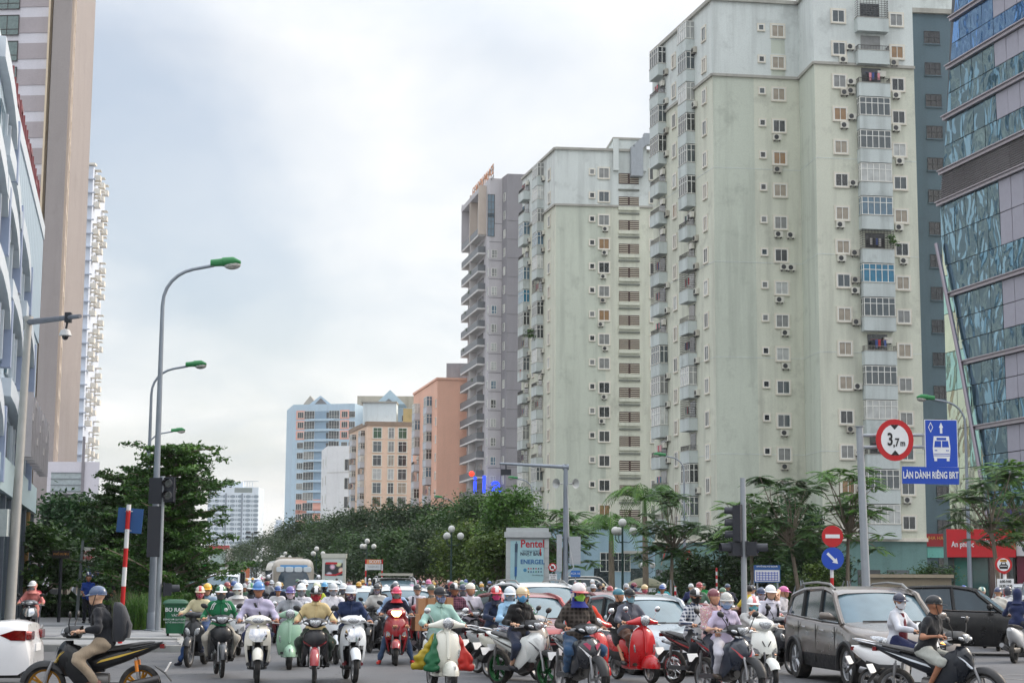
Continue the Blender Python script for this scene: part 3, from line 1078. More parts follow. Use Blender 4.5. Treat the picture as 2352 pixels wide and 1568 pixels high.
def far_blocks():
 peach,beige = M('wall',(236,186,162),0.15),M('wall',(232,202,178),0.25)
 pale = M('wall',(196,200,206),0.5)
 # salmon block with a blind front
 C,R,L = XY(1005,869,320),XY(1084,873,321),XY(950,910,348)
 zt = ZY(1005,869,320)
 root,FL,F1 = simple_block('apartment_block','salmon block with a blind front wall beside the slim grey tower',C,R,L,zt,[peach])
 dz = (FL.hit(984,900)[1] - FL.hit(984,1100)[1]) / 5
 m1 = balcony_meshes(3.4,1.1,1.2,dz - 1.5)
 wn = window_meshes(1.0,1.6)
 for k in range(14):
  z = zt - 6.0 - dz * k
  if z < 4: break
  for px in (988,961):
   s,_ = FL.hit(px,1000)
   put_balcony(FL,root,s,z,m1,3.4,1.1,wallm=pale)
   mb = MB(); mb.box((0,-0.02,0),(1.2,0.04,1.7)); FL.put('painted_panel',mb.mesh('painted_panel',0),peach,root,s - 2.4,z + 1.2)
  put_window(FL,root,FL.L - 1.2,z + 1.4,wn)
  put_window(FL,root,FL.hit(973,1000)[0],z + 1.2,wn)
 for F in (FL,F1):
  mb = MB(); mb.box((F.L / 2,-0.1,0),(F.L + .1,0.2,0.4)); F.put('cornice',mb.mesh('cornice',0),peach,root,0,zt)
 mb = MB(); mb.box((0,0,0),(6,6,4)); obj('roof_tank',mb,M('wall',(150,154,160),0.6),root,loc=P(1062,862,330) - Vector(root.location))
 # beige block with three window columns
 C,R,L = XY(844,972,380),XY(946,974,381),XY(803,990,402)
 zt = ZY(844,972,380)
 root,FL,F1 = simple_block('apartment_block','beige block with three columns of windows in front of the light blue tower',C,R,L,zt,[beige])
 wb = window_meshes(1.9,2.4,(0.5,),(0.7,),trim=0.14); wn = window_meshes(1.3,2.4,(0.5,),(0.7,),trim=0.14)
 cols = [F1.hit(px,1050)[0] for px in (866,898,924)]
 _,z0 = F1.hit(866,994); _,zl = F1.hit(866,1152); dz = (z0 - zl) / 5
 for k in range(10):
  z = z0 - dz * k
  if z < 3: break
  for i,s in enumerate(cols):
   w = put_window(F1,root,s,z,wn if i == 1 else wb,pane=M('curtain',(52,96,62),'blind') if k == 0 and i != 1 else None)
   if k == 5: link('foliage',BALC_PLANT,M('leaf',(40,66,26)),w,loc=(0,-0.3,0),scale=(1.2,0.6,1.6))
 m1 = balcony_meshes(3.0,1.0,1.2,dz * 0.92 - 1.5)
 for k in range(12):
  z = zt - 4 - dz * 0.92 * k
  if z < 3: break
  for px in (834,814):
   s,_ = FL.hit(px,1080)
   put_balcony(FL,root,s,z,m1,3.0,1.0,wallm=pale)
 top = MB(); o = Vector(root.location)
 top.box((2.5,5,zt + 2.4),(7.5,6,5.0)); top.box((12.5,6,zt + 1.8),(9.5,6,3.8),1); top.box((2.4,4.9,zt + 5),(8,6.6,0.3),2)
 obj('roof_room',top,[M('wall',(214,226,230),0.4),M('wall',(190,170,120),0.7),CAPM],root,smooth=0)
 for F in (FL,F1):
  mb = MB(); mb.box((F.L / 2,-0.12,0),(F.L + .1,0.24,0.9)); F.put('parapet',mb.mesh('parapet',0),M('wall',(150,130,112),0.8),root,0,zt)
 # narrow white block
 C,R,L = XY(752,1024,450),XY(806,1014,448),XY(739,1034,466)
 zt = ZY(752,1024,450)
 root,FL,F1 = simple_block('apartment_block','narrow white block squeezed between the light blue tower and the beige block',C,R,L,zt,[M('wall',(226,228,230),0.3)])
 wn = window_meshes(1.2,2.6,())
 for k in range(9):
  z = zt - 4 - 4.9 * k
  if z < 3: break
  put_window(FL,root,FL.L * 0.35,z,wn,pane=G_DARK); put_window(FL,root,FL.L * 0.85,z,wn,pane=G_DARK)
  put_window(F1,root,F1.L * 0.9,z - 1,window_meshes(2.0,3.0),pane=rnd.choice([G_DARK,C_TAN,C_DARK]))
 for k in range(3):
  mb = MB(); mb.box((F1.L / 2,-0.02,0),(F1.L,.04,0.12)); F1.put('joint_line',mb.mesh('joint_line',0),CAPM,root,0,zt - 7 - k * 14)
 # light blue tower with gables
 blue,bpk = M('wall',(182,204,220),0.25),M('wall',(230,172,156),0.2)
 A,B,C2,D2 = XY(674,929,560),XY(815,925,555),XY(840,918,566),XY(960,918,570)
 zt = ZY(674,929,560)
 root = thing('apartment_tower','light blue tower with gabled roof and salmon window surrounds','apartment building',A)
 prism([A,B,C2,D2,D2 + SDIR * 22,A + SDIR * 20],0,zt,root,blue,'wall')
 F1 = Facade(A,B); F2 = Facade(C2,D2)
 _,z0 = F1.hit(690,953); _,zl = F1.hit(686,1147); dz = (z0 - zl) / 8.3
 ww = window_meshes(2.1,2.0,(0.33,0.66)); wb = window_meshes(3.6,2.6,(0.25,0.5,0.75),(0.3,)); wr = window_meshes(5.0,2.6,(),())
 cols = [(690,ww),(710,wb),(739,None),(767,wb),(791,ww),(808,ww)]
 for k in range(16):
  z = z0 - dz * k
  if z < 3: break
  for i,(px,w_) in enumerate(cols):
   s,_ = F1.hit(px,1000)
   if w_ is None:
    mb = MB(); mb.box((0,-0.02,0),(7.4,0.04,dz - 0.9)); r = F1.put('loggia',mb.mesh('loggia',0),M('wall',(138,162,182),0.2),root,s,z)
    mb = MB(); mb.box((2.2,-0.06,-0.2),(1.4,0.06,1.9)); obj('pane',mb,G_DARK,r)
    continue
   if i in (0,4) and k < 3:
    mb = MB(); mb.box((0,-0.03,0),(3.2,0.06,2.9)); F1.put('painted_panel',mb.mesh('painted_panel',0),bpk,root,s,z)
   put_window(F1,root,s,z,w_,off=0.07,pane=rnd.choice([G_DARK,C_GREY,C_DARK,G_MID]))
  mb = MB(); mb.box((0,-0.25,0),(9,0.5,0.7)); F1.put('loggia_sill',mb.mesh('loggia_sill',0),blue,root,F1.hit(739,1000)[0],z - dz / 2)
  for px in (820,835,850,905,930):
   s,_ = F2.hit(px,950)
   if 1 < s < F2.L - 1: put_window(F2,root,s,z,ww,off=0.03,pane=G_DARK)
 for z in (F1.hit(711,1185)[1],F1.hit(711,1163)[1]):
  mb = MB(); mb.box((0,-0.04,0),(17,0.08,4.6)); F1.put('painted_panel',mb.mesh('painted_panel',0),bpk,root,F1.hit(735,1180)[0],z)
 o = Vector(root.location)

 def gable(px0,px1,pyp,Y,dep,m_,base=None):
  a = P(px0,929,Y); b = P(px1,929,Y); pk = P((px0 + px1) / 2,pyp,Y)
  zb = zt if base is None else base
  vs = [Vector((a.x,Y,zb)),Vector((b.x,Y,zb)),Vector((pk.x,Y,pk.z))]
  vs += [v + Vector((0,dep,0)) for v in vs]
  mb = MB(); mb.add([v - Vector((o.x,o.y,0)) for v in vs],[(0,1,2),(3,5,4),(0,2,5,3),(1,4,5,2),(0,3,4,1)])
  obj('gable',mb,m_,root,smooth=0)
 gable(710,762,908,559,10,blue); gable(722,752,914,558.6,0.3,M('wall',(120,120,122),0.5)); gable(690,735,908,572,10,M('wall',(170,162,150),0.6))
 gable(862,930,895,556,12,M('wall',(182,208,222),0.3)); gable(878,908,915,555.6,0.3,M('wall',(120,126,130),0.5))
 rf = MB(); rf.box((32,14,zt + 2.0),(24,6,4.4)); obj('roof_wall',rf,M('wall',(176,166,148),0.8),root,smooth=0)
 # distant white slab
 A,B = XY(478,1118,1100),XY(594,1118,1100)
 zt = ZY(536,1118,1100)
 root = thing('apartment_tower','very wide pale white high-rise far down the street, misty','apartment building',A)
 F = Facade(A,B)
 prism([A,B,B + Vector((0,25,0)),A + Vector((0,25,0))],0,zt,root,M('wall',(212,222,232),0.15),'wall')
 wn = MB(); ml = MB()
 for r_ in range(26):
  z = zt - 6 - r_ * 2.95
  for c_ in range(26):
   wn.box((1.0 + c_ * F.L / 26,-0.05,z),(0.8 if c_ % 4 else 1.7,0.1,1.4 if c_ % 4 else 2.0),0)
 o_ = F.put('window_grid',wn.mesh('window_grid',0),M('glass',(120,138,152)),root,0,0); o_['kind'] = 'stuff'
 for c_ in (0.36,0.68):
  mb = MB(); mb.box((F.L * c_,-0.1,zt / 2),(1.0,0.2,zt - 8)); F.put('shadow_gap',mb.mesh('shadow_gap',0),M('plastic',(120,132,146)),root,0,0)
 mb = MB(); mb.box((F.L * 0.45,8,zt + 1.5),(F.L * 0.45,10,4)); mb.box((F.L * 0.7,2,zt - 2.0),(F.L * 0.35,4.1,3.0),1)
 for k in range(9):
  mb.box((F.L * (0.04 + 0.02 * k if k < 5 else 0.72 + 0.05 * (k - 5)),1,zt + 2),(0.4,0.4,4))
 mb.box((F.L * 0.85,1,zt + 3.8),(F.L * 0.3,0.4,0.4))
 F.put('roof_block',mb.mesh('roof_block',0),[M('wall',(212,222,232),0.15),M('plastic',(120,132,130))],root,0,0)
 # low white hall with a red edge at its foot
 A,B = XY(478,1262,520),XY(522,1262,520)
 root = thing('low_hall','low white hall with a red roof edge at the far end of the street','shop building',A)
 z = ZY(500,1256,520)
 prism([A,B,B + Vector((0,20,0)),A + Vector((0,20,0))],0,z,root,M('wall',(214,214,216),0.2),'wall')
 mb = MB(); mb.box((3,-0.4,z),(7,0.8,1.1)); obj('roof_edge',mb,M('flat',(170,50,56)),root)
 mb = MB(); mb.box((3.0,-0.1,z - 4),(4.5,0.2,5)); obj('shop_window',mb,M('glass',(150,170,165)),root)
 # small far tower over the trees
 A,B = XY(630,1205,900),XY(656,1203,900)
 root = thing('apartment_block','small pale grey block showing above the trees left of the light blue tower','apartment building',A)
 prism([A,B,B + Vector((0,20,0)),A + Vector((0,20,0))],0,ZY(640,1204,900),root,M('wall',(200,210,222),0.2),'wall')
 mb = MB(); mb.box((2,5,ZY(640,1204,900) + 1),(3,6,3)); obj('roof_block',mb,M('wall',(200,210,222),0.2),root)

far_blocks()

def teal_block():
 A,B = XY(2096,60,177),XY(2200,62,177.5)
 zt = ZY(2110,22,177)
 root = thing('teal_block','dark teal block with one column of dark six-pane windows','apartment building',A)
 tl = M('wall',(92,112,122),0.4)
 prism([A + Vector((-6,3,0)),A,B,B + SDIR * 14,A + SDIR * 14 + Vector((-6,0,0))],0,zt,root,tl,'wall')
 F = Facade(A,B)
 mb = MB(); mb.box((F.L / 2,-0.2,0),(F.L + .4,0.4,0.5)); F.put('cornice',mb.mesh('cornice',0),CAPM,root,0,zt - 0.2)
 mb = MB(); mb.box((F.L / 2,6,zt + 2.2),(F.L,11.5,4.2)); F.put('roof_block',mb.mesh('roof_block',0),W_UP,root,0,0)
 ww = window_meshes(1.75,1.4,(0.33,0.66),(0.5,),t=0.05)
 s,z0 = F.hit(2140,87); _,zl = F.hit(2144,674); dz = (z0 - zl) / 8
 for k in range(17):
  z = z0 - dz * k
  if z < 2.5: break
  put_window(F,root,s,z,ww,frame=M('plastic',(66,70,74)),pane=M('glass',(30,33,38)))
  mb = MB(); mb.box((0,-0.08,-0.76),(1.9,0.16,0.1)); F.put('sill',mb.mesh('sill',0),tl,root,s,z)
 # red banner with a yellow line of letters above the ground floor
 bs,bz = F.hit(2152,1240)
 mb = MB(); mb.box((0,-0.3,0),(3.8,0.06,1.3)); b = F.put('banner',mb.mesh('banner',0),M('flat',(150,20,30)),root,bs,bz)
 lettering('NHA HANG',0.5,M('flat',(210,160,60)),b,(0,-0.35,0.2))
 mb = MB(); mb.box((F.L / 2,-0.1,0),(F.L,0.2,1.6)); F.put('base_band',mb.mesh('base_band',0),M('wall',(120,190,180),0.3),root,0,F.hit(2120,1262)[1])
 mb = MB(); mb.box((F.L / 2,-0.06,0),(F.L,0.12,3.0)); F.put('shop_window',mb.mesh('shop_window',0),G_DARK,root,0,1.6)

teal_block()

def glass_mat(base,amp,seed):
 """coated curtain-wall glass whose panes are slightly buckled"""
 t = NT('coated_glass')
 v = t.coord('World')
 n = t.noise(v,0.38 + 0.08 * seed,2,0.5,stretch=(1,1,0.7),dist=0.6)
 t.base(tuple(base))
 t.rough(0.03)
 t.set(Metallic=0.85,IOR=1.6)
 t.bump(n,1.0,amp)
 return t.mat

def glass_building():
 far = XY(2168,500,125.0)
 near = far - SDIR * 42
 root = thing('glass_office','leaning glass office block with lilac panels and pale floor bands at the street corner','office building',far)
 o = Vector(root.location)
 F = Facade(far,near)                                  # local x runs from the far edge towards us; outward is to the street
 if F.n.x > 0:
  F.n = -F.n
 # facade frame: u points towards the camera, normal to the left
 glass = [glass_mat((0.14,0.27,0.35),0.13,k) for k in range(3)]
 glassu = [glass_mat((0.11,0.27,0.54),0.08,k) for k in range(2)]
 lil = M('flat',(152,150,162)); band = M('metal',(176,170,176)); lou = M('plastic',(132,128,130))
 edge_pts = []
 for (px,py) in ((2196,-40),(2158,500),(2162,560),(2218,835),(2270,1120),(2300,1300)):
  edge_pts.append(F.hit(px,py))

 def s_left(z):
  for (s0,z0),(s1,z1) in zip(edge_pts,edge_pts[1:]):
   if z1 <= z <= z0:
    return s0 + (s1 - s0) * (z0 - z) / max(1e-6,z0 - z1)
  return edge_pts[0][0] if z > edge_pts[0][1] else edge_pts[-1][0]
 # floor bands from the picture along the far edge
 bys = [(2186,46),(2170,162),(2160,279),(2154,402),(2157,470),(2186,677),(2217,833),(2256,980),(2285,1165)]
 zs = [F.hit(*b)[1] for b in bys]
 zs = [zs[0] + (zs[0] - zs[1]) * 2,zs[0] + (zs[0] - zs[1])] + zs
 W = 1.62
 s_pan = F.hit(2298,300)[0]
 up = lambda s,z,off=0: F.at(s,z,off) - o
 core = MB()
 smax = F.L
 # body behind the panes
 vs = []
 for off in (-0.12,-16):
  for (s_,z_) in [(s_left(zs[0]),zs[0])] + edge_pts[1:5] + [(edge_pts[5][0],0),(smax,0),(smax,zs[0])]:
   vs.append(up(s_,z_,off))
 n = len(vs) // 2
 core.add(vs,[tuple(range(n))] + [(i,(i + 1) % n,(i + 1) % n + n,i + n) for i in range(n)])
 obj('core',core,M('plastic',(60,66,72)),root,smooth=0)
 for i in range(len(zs) - 1):
  zt,zb = zs[i],zs[i + 1]
  louver = (i == 5)
  zt2 = zt - 0.18
  nsub = 1 if louver else (3 if i >= 6 else 2)
  for r_ in range(nsub):
   a = zt2 - (zt2 - zb) * r_ / nsub; b = zt2 - (zt2 - zb) * (r_ + 1) / nsub
   k = math.floor(s_left(b) / W) - 1
   while k * W < smax:
    l0,l1 = max(k * W,s_left(a)),max(k * W,s_left(b)); r1 = (k + 1) * W
    k += 1
    if r1 - min(l0,l1) < 0.06 or r1 < 0:
     continue
    l0,l1 = min(l0,r1 - 0.03),min(l1,r1 - 0.03)
    if min(l0,l1) > 26:
     break
    g = 0.03
    tilt = [rnd.uniform(-0.02,0.02) for _ in range(4)]
    q = [up(l1 + g,b + g,tilt[0]),up(r1 - g,b + g,tilt[1]),up(r1 - g,a - g,tilt[2]),up(l0 + g,a - g,tilt[3])]
    mb = MB()
    nv = [p + (F.n * -0.06) for p in q]
    mb.add(q + nv,[(3,2,1,0),(0,1,5,4),(1,2,6,5),(2,3,7,6),(3,0,4,7)])
    opaque = (not louver) and r1 > s_pan + 0.4 and r_ < nsub - 1
    if louver:
     obj('louver_panel',mb,lou,root,smooth=0)
    elif opaque:
     obj('cladding_panel',mb,lil,root,smooth=0)
    else:
     obj('glass_pane',mb,rnd.choice(glassu if i < 3 else glass),root,smooth=0)
  if louver:
   for k in range(14):
    z = zb + (zt - zb) * (k + 0.5) / 14
    mb = MB(); c0,c1 = up(s_left(z),z,0.05),up(26,z,0.05)
    mb.tube([c0,c1],0.045,4); obj('louver',mb,M('plastic',(112,108,110)),root,smooth=0)
  mb = MB()
  for (dz_,of,hh,dd) in ((0,0.25,0.32,0.6),(0.12,0.4,0.08,0.9)):
   s0 = s_left(zt) - 0.25
   q = [up(s0,zt + dz_ - hh / 2,-0.1),up(smax,zt + dz_ - hh / 2,-0.1),up(smax,zt + dz_ - hh / 2,of),up(s0,zt + dz_ - hh / 2,of)]
   mb.add(q + [p + Vector((0,0,hh)) for p in q],[(0,1,2,3),(7,6,5,4),(0,3,7,4),(3,2,6,7),(1,5,6,2)])
  obj('floor_band',mb,band,root,smooth=0)
 # slanting edge beam
 mb = MB(); mb.tube([up(s_ - 0.1,z_,0.35) for (s_,z_) in edge_pts[2:]],0.17,8); obj('edge_beam',mb,M('metal',(150,142,150)),root)
 lettering('DIANA',1.1,M('flat',(60,40,120)),root,up(F.hit(2345,950)[0] * 0 + F.hit(2340,1185)[0],F.hit(2340,1185)[1],0.15),rz=F.rz,bold=True)
 # set-back greenish glass end below the slanting beam
 A = XY(2170,700,131); B = A - SDIR * 24
 root2 = thing('glass_annex','greenish glass annex tucked under the slanting beam of the glass office','office building',A)
 F2 = Facade(A,B)
 ztop = ZY(2165,535,131)
 prism([A,B,B + Vector((9,0,0)),A + Vector((9,0,0))],0,ztop,root2,M('plastic',(60,78,74)),'core')
 gg = [glass_mat((0.44,0.50,0.38),0.14,k) for k in range(3)] + [glass_mat((0.26,0.46,0.42),0.10,1)]
 hs = 3.0; w = 1.7
 for r_ in range(int((ztop - 4.2) / hs)):
  for c_ in range(14):
   mb = MB()
   mb.box((c_ * w + w / 2,-0.06,4.2 + r_ * hs + hs / 2),(w - 0.05,0.05,hs - 0.05),rot=Matrix.Rotation(rnd.uniform(-0.01,0.01),3,'X') @ Matrix.Rotation(rnd.uniform(-0.008,0.008),3,'Z'))
   F2.put('glass_pane',mb.mesh('glass_pane',0),rnd.choice(gg),root2,0,0)
 return root

glass_building()

def shop():
 A,B = XY(2176,1245,112),XY(2330,1245,111)
 root = thing('clothes_shop','corner clothes shop with a big red sign board over glass doors','shop',A)
 F = Facade(A,B)
 zt,zb = ZY(2250,1215,111.5),ZY(2250,1279,111.5)
 prism([A,B,B + Vector((2,9,0)),A + Vector((2,9,0))],0,zt - 0.1,root,M('wall',(70,84,82),0.3),'wall')
 mb = MB(); mb.box((F.L / 2,-0.25,(zt + zb) / 2),(F.L + 0.1,0.5,zt - zb)); sg = F.put('sign_board',mb.mesh('sign_board',0),M('flat',(205,28,38)),root,0,0)
 wht = M('plastic',(232,232,232))
 s0,z0 = F.hit(2211,1250); s1,z1 = F.hit(2272,1243)
 lettering('An phuoc',0.5,wht,sg,(s0 + 0.0,-0.54,z0),bold=True,xscale=0.72)
 lettering('pierre cardin',0.48,wht,sg,(s1 + 0.45,-0.54,z1),bold=True,xscale=0.72)
 for k,(s_,w_,m_) in enumerate(((0.9,1.0,M('glass',(20,96,84))),(2.0,1.0,M('glass',(16,70,66))),(3.2,1.2,M('glass',(70,38,26))),(3.95,0.25,M('glass',(20,40,44))))):
  mb = MB(); mb.box((s_,-0.06,zb / 2),(w_,0.06,zb - 0.05)); F.put('shop_window',mb.mesh('shop_window',0),m_,root,0,0)
 for s_ in (2.95,3.25):
  mb = MB(); mb.box((s_,-0.14,zb / 2),(0.05,0.06,1.4)); F.put('door_handle',mb.mesh('door_handle',0),CHROME,root,0,0)
 for s_ in (0.35,1.45,2.55,3.8,F.L - .05):
  mb = MB(); mb.box((s_,-0.08,zb / 2),(0.08,0.12,zb)); F.put('door_frame',mb.mesh('door_frame',0),FRAMED,root,0,0)
 # next shop: white poster and maroon front
 A2,B2 = B + F.u * 0.1,B + F.u * 3.5
 root = thing('small_shop','maroon shopfront with a white poster next to the red sign board','shop',A2)
 F = Facade(A2,B2)
 z1,z2 = ZY(2340,1243,111),ZY(2340,1276,111)
 prism([A2,B2,B2 + Vector((2,9,0)),A2 + Vector((2,9,0))],0,z1 + 0.5,root,M('flat',(110,26,52)),'wall')
 mb = MB(); mb.box((F.L / 2,-0.1,(z1 + z2) / 2),(F.L,0.2,z1 - z2)); pb = F.put('poster_board',mb.mesh('poster_board',0),M('flat',(224,224,226)),root,0,0)
 for q in range(3):
  mb = MB(); mb.ell((0.5 + q * 0.35,-0.22,(z1 + z2) / 2 - 0.1 * q),(0.16,0.02,0.2)); F.put('poster_print',mb.mesh('poster_print',0),M('flat',(60,66,72)),pb if False else root,0,0)
 # beige garden wall with coping in front of the teal block
 a,b = GX(1985,104),GX(2184,104)
 root = thing('garden_wall','beige garden wall with a flat coping in front of the teal base','wall',a)
 h = ZY(2080,1322,104)
 mb = MB(); mb.box(((b.x - a.x) / 2,0,h / 2 - 0.06),(b.x - a.x,0.3,h - 0.12)); obj('wall',mb,M('wall',(150,138,118),0.4),root,smooth=0)
 mb = MB(); mb.box(((b.x - a.x) / 2,-0.05,h),(b.x - a.x + .2,0.6,0.2)); obj('coping',mb,M('wall',(172,158,136),0.4),root,smooth=0)

shop()

def left_side():
 # podium with blue-grey fins and white arched bands, parallel to the street
 far = XY(98,520,75.0)
 near = far - Vector((-.224,1,0)).normalized() * 48
 zt = ZY(98,520,75.0)
 root = thing('shopping_podium','blue-grey panelled shopping building with vertical fins and white bands at the left','shop building',near)
 o = Vector(root.location)
 F = Facade(near,far)
 wall = M('flat',(168,184,198)); fin = M('flat',(152,164,190)); white = M('flat',(208,216,224)); gl = M('glass',(72,98,108)); trimd = M('plastic',(80,88,98))
 prism([near,far,far + Vector((-30,0,0)),near + Vector((-20,0,0))],0,zt,root,wall,'wall')
 L = F.L
 top = MB(); top.box((L / 2,0.05,zt - 0.3),(L + .1,0.3,0.6)); F.put('roof_edge',top.mesh('roof_edge',0),white,root,0,0)
 for k in range(26):                                        # standing seams of the upper cladding, panel by panel
  mb = MB(); mb.box((L - 0.6 - k * 1.1,-0.03,zt - 3.0),(1.04,0.06,4.6)); F.put('cladding_panel',mb.mesh('cladding_panel',0),M('flat',(170,188,202)),root,0,0)
 # staggered bays read off the facade: blue-grey fin, white band over the bay in front of it, glass in the bay
 for (x0,x1,y0,y1) in ((20,43,276,438),(-2,14,427,600),(29,51,470,612),(24,50,551,684),(51,75,612,734),(4,28,688,853),(34,56,757,905),(62,76,790,930),(55,74,1000,1129),(-12,8,930,1110),(30,48,960,1120)):
  s,z1 = F.hit(x0,y0); z0 = F.hit(x0,y1)[1]
  pr = max(.35,(x1 - x0) / FPX * (near + F.u * s).y)
  mb = MB(); mb.box((s + .3,-pr / 2,(z0 + z1) / 2),(.5,pr,z1 - z0)); F.put('fin',mb.mesh('fin',0),fin,root,0,0)
  mb = MB(); mb.box((s - 2.2,-.06,(z0 + z1) / 2 - .2),(4.4,.08,z1 - z0 - .6)); F.put('glass_strip',mb.mesh('glass_strip',0),gl,root,0,0)
  for q in (-1.2,-2.6):
   mb = MB(); mb.box((s + q,-.13,(z0 + z1) / 2 - .2),(.12,.1,z1 - z0 - .6)); F.put('mullion',mb.mesh('mullion',0),white,root,0,0)
  mb = MB(); vs = []; pts = [(s - 6.5,z1 + .75),(s - 4,z1 + .7),(s - 2,z1 + .5),(s - .6,z1 + .15),(s + .02,z1 - .35)]
  for (x,z) in pts:
   vs += [(x,0,z),(x,-pr * .9,z),(x,-pr * .9,z - .6),(x,0,z - .6)]
  fs = [(i * 4 + q,i * 4 + (q + 1) % 4,i * 4 + 4 + (q + 1) % 4,i * 4 + 4 + q) for i in range(4) for q in range(4)] + [(3,2,1,0),(16,17,18,19)]
  mb.add(vs,fs); F.put('arched_band',mb.mesh('arched_band',0),white,root,0,0)
 # red roof letters seen from the side, and the silver letters below
 for k in range(9):
  mb = MB(); s = L - 4.2 - k * 2.1
  mb.box((s,0.1,zt + 0.6),(0.14,0.2,1.1)); mb.box((s + 0.5,0.1,zt + 1.0 - (k % 3) * 0.35),(0.9,0.2,0.18)); mb.box((s + 1.0,0.1,zt + 0.55),(0.14,0.2,1.0))
  F.put('roof_letter',mb.mesh('roof_letter',0),M('flat',(128,62,64)),root,0,0)
 for k in range(8):
  mb = MB(); s = L - 6 - k * 1.7; z = F.hit(40,1010)[1]
  mb.box((s,-0.75,z),(0.16,0.3,2.2)); mb.box((s + 0.45,-0.75,z + 0.9 - 0.6 * (k % 3)),(0.7,0.3,0.25)); mb.box((s + 0.95,-0.75,z - .1),(0.16,0.3,1.9))
  F.put('wall_letter',mb.mesh('wall_letter',0),M('metal',(190,184,186)),root,0,0)
 mb = MB(); mb.box((L / 2,-0.05,2.2),(L,0.1,4.4)); F.put('ground_floor',mb.mesh('ground_floor',0),M('glass',(46,66,72)),root,0,0)
 for k in range(9):
  mb = MB(); mb.box((L - 0.4 - k * 3,-0.14,2.2),(0.35,0.1,4.4)); F.put('mullion',mb.mesh('mullion',0),M('flat',(150,116,66)) if k == 1 else trimd,root,0,0)
 mb = MB(); mb.box((L / 2,-0.1,5.0),(L,0.3,1.1)); F.put('fascia',mb.mesh('fascia',0),M('flat',(176,196,202)),root,0,0)
 # banded tower behind it
 A,B,C,D = XY(-110,551,212),XY(96,551,211),XY(100,551,209),XY(143,551,208)
 root = thing('banded_tower','tall tower banded in grey and white with a plain brown corner wall','apartment building',B)
 zt = 95.0
 brown = M('wall',(160,152,150),0.25); lil = M('wall',(216,214,222),0.15); gry = M('wall',(176,168,172),0.2)
 prism([A,B,B + Vector((0,20,0)),A + Vector((0,20,0))],0,zt,root,lil,'wall')
 back = D + SDIR * 21
 prism([C,D,back,C + Vector((0.2,20,0))],0,zt,root,brown,'corner_wall')
 F = Facade(A,B)
 _,za = F.hit(80,58); _,zb_ = F.hit(70,543); dz = (za - zb_) / 8.0
 wn = window_meshes(2.9,2.7,(0.45,),(0.3,),t=0.1)
 for k in range(-6,20):
  z = za - dz * k
  if z < 8: break
  mb = MB(); mb.box((F.L / 2,-0.05,0),(F.L - 0.05,0.1,dz * 0.6)); F.put('grey_band',mb.mesh('grey_band',0),gry,root,0,z)
  for px in (20,-35):
   put_window(F,root,F.hit(px,50)[0],z,wn,frame=FRAMED,pane=M('glass',(104,122,120)),off=0.12)
 mb = MB(); mb.box((F.L + 0.1,-0.6,zt / 2),(0.25,1.0,zt)); F.put('edge_strip',mb.mesh('edge_strip',0),M('wall',(232,214,186),0.2),root,0,0)
 FS = Facade(D,back)
 for k in range(5):
  mb = MB(); mb.box((1.6 + k * 4.2,-0.15,zt / 2),(1.4,0.3,zt)); FS.put('rib',mb.mesh('rib',0),M('wall',(208,192,178),0.2),root,0,0)
 bay = MB(); bay.box((0,-0.16,0),(2.2,0.32,1.3),taper=0.6); bay = bay.mesh('bay',0)
 for k in range(26):
  for q in range(4):
   FS.put('bay',bay,M('wall',(214,202,188),0.2),root,3.7 + q * 4.2,8 + k * 3.3)
 # white tower further on, with cream balconies on its street side
 A,B = XY(178,551,400),XY(208,551,400)
 zt = ZY(200,381,400)
 back = B + SDIR * 26 + Vector((3.0,0,0))
 root = thing('white_tower','slender white tower with ledges on every floor behind the brown corner wall','apartment building',A)
 prism([A + Vector((-14,0,0)),B,back,A + Vector((-14,26,0))],0,zt,root,M('wall',(206,214,228),0.15),'wall')
 F = Facade(A + Vector((-14,0,0)),B); FS = Facade(B,back)
 dz = 3.3
 led = MB(); led.box((F.L / 2 + .2,-0.3,0),(F.L + 1.0,0.6,0.25)); led = led.mesh('ledge',0)
 wn = window_meshes(0.9,0.9,(),t=0.14)
 bal = MB(); bal.box((0,-0.7,0),(2.6,1.4,1.2)); bal.box((0,-0.7,1.9),(2.6,1.4,0.12)); bal = bal.mesh('balcony',0)
 cream = M('wall',(222,217,207),0.25)
 for k in range(30):
  z = zt - 1.2 - dz * k
  if z < 12: break
  F.put('ledge',led,M('wall',(180,188,202),0.2),root,0,z - dz + 1.2)
  put_window(F,root,F.L - 2.0,z,wn,pane=G_MID)
  for q in range(3):
   if (k + q) % 4 != 3:
    FS.put('balcony',bal,cream,root,4 + q * 8,z - 1.0)
    if q < 2:
     mb = None
  put_window(FS,root,8.0,z,window_meshes(1.6,1.8,()),pane=C_TAN) if k % 2 == 0 else None
 mb = MB(); mb.box((F.L / 2,0.5,zt + 0.4),(F.L + 1,2.0,0.5)); F.put('cornice',mb.mesh('cornice',0),cream,root,0,0)
 # white podium with glazed strips
 A,B = XY(110,1062,203),XY(229,1062,203)
 root = thing('white_podium','low white podium with a glazed gap below the slender white tower','shop building',A)
 zt = ZY(170,1060,203)
 F = Facade(A,B)
 prism([A,B,B + SDIR * 18,A + SDIR * 18],0,zt,root,M('wall',(214,210,218),0.15),'wall')
 g0,z0 = F.hit(118,1085); g1,z1 = F.hit(186,1130)
 mb = MB(); mb.box(((g0 + g1) / 2,-0.03,(z0 + z1) / 2),(g1 - g0,0.06,z0 - z1)); F.put('glazing',mb.mesh('glazing',0),M('glass',(160,172,176)),root,0,0)
 for k in range(4):
  mb = MB(); mb.box(((g0 + g1) / 2,-0.1,z0 - (z0 - z1) * k / 3.2),(g1 - g0,0.14,0.08)); F.put('rail',mb.mesh('rail',0),M('plastic',(120,126,132)),root,0,0)
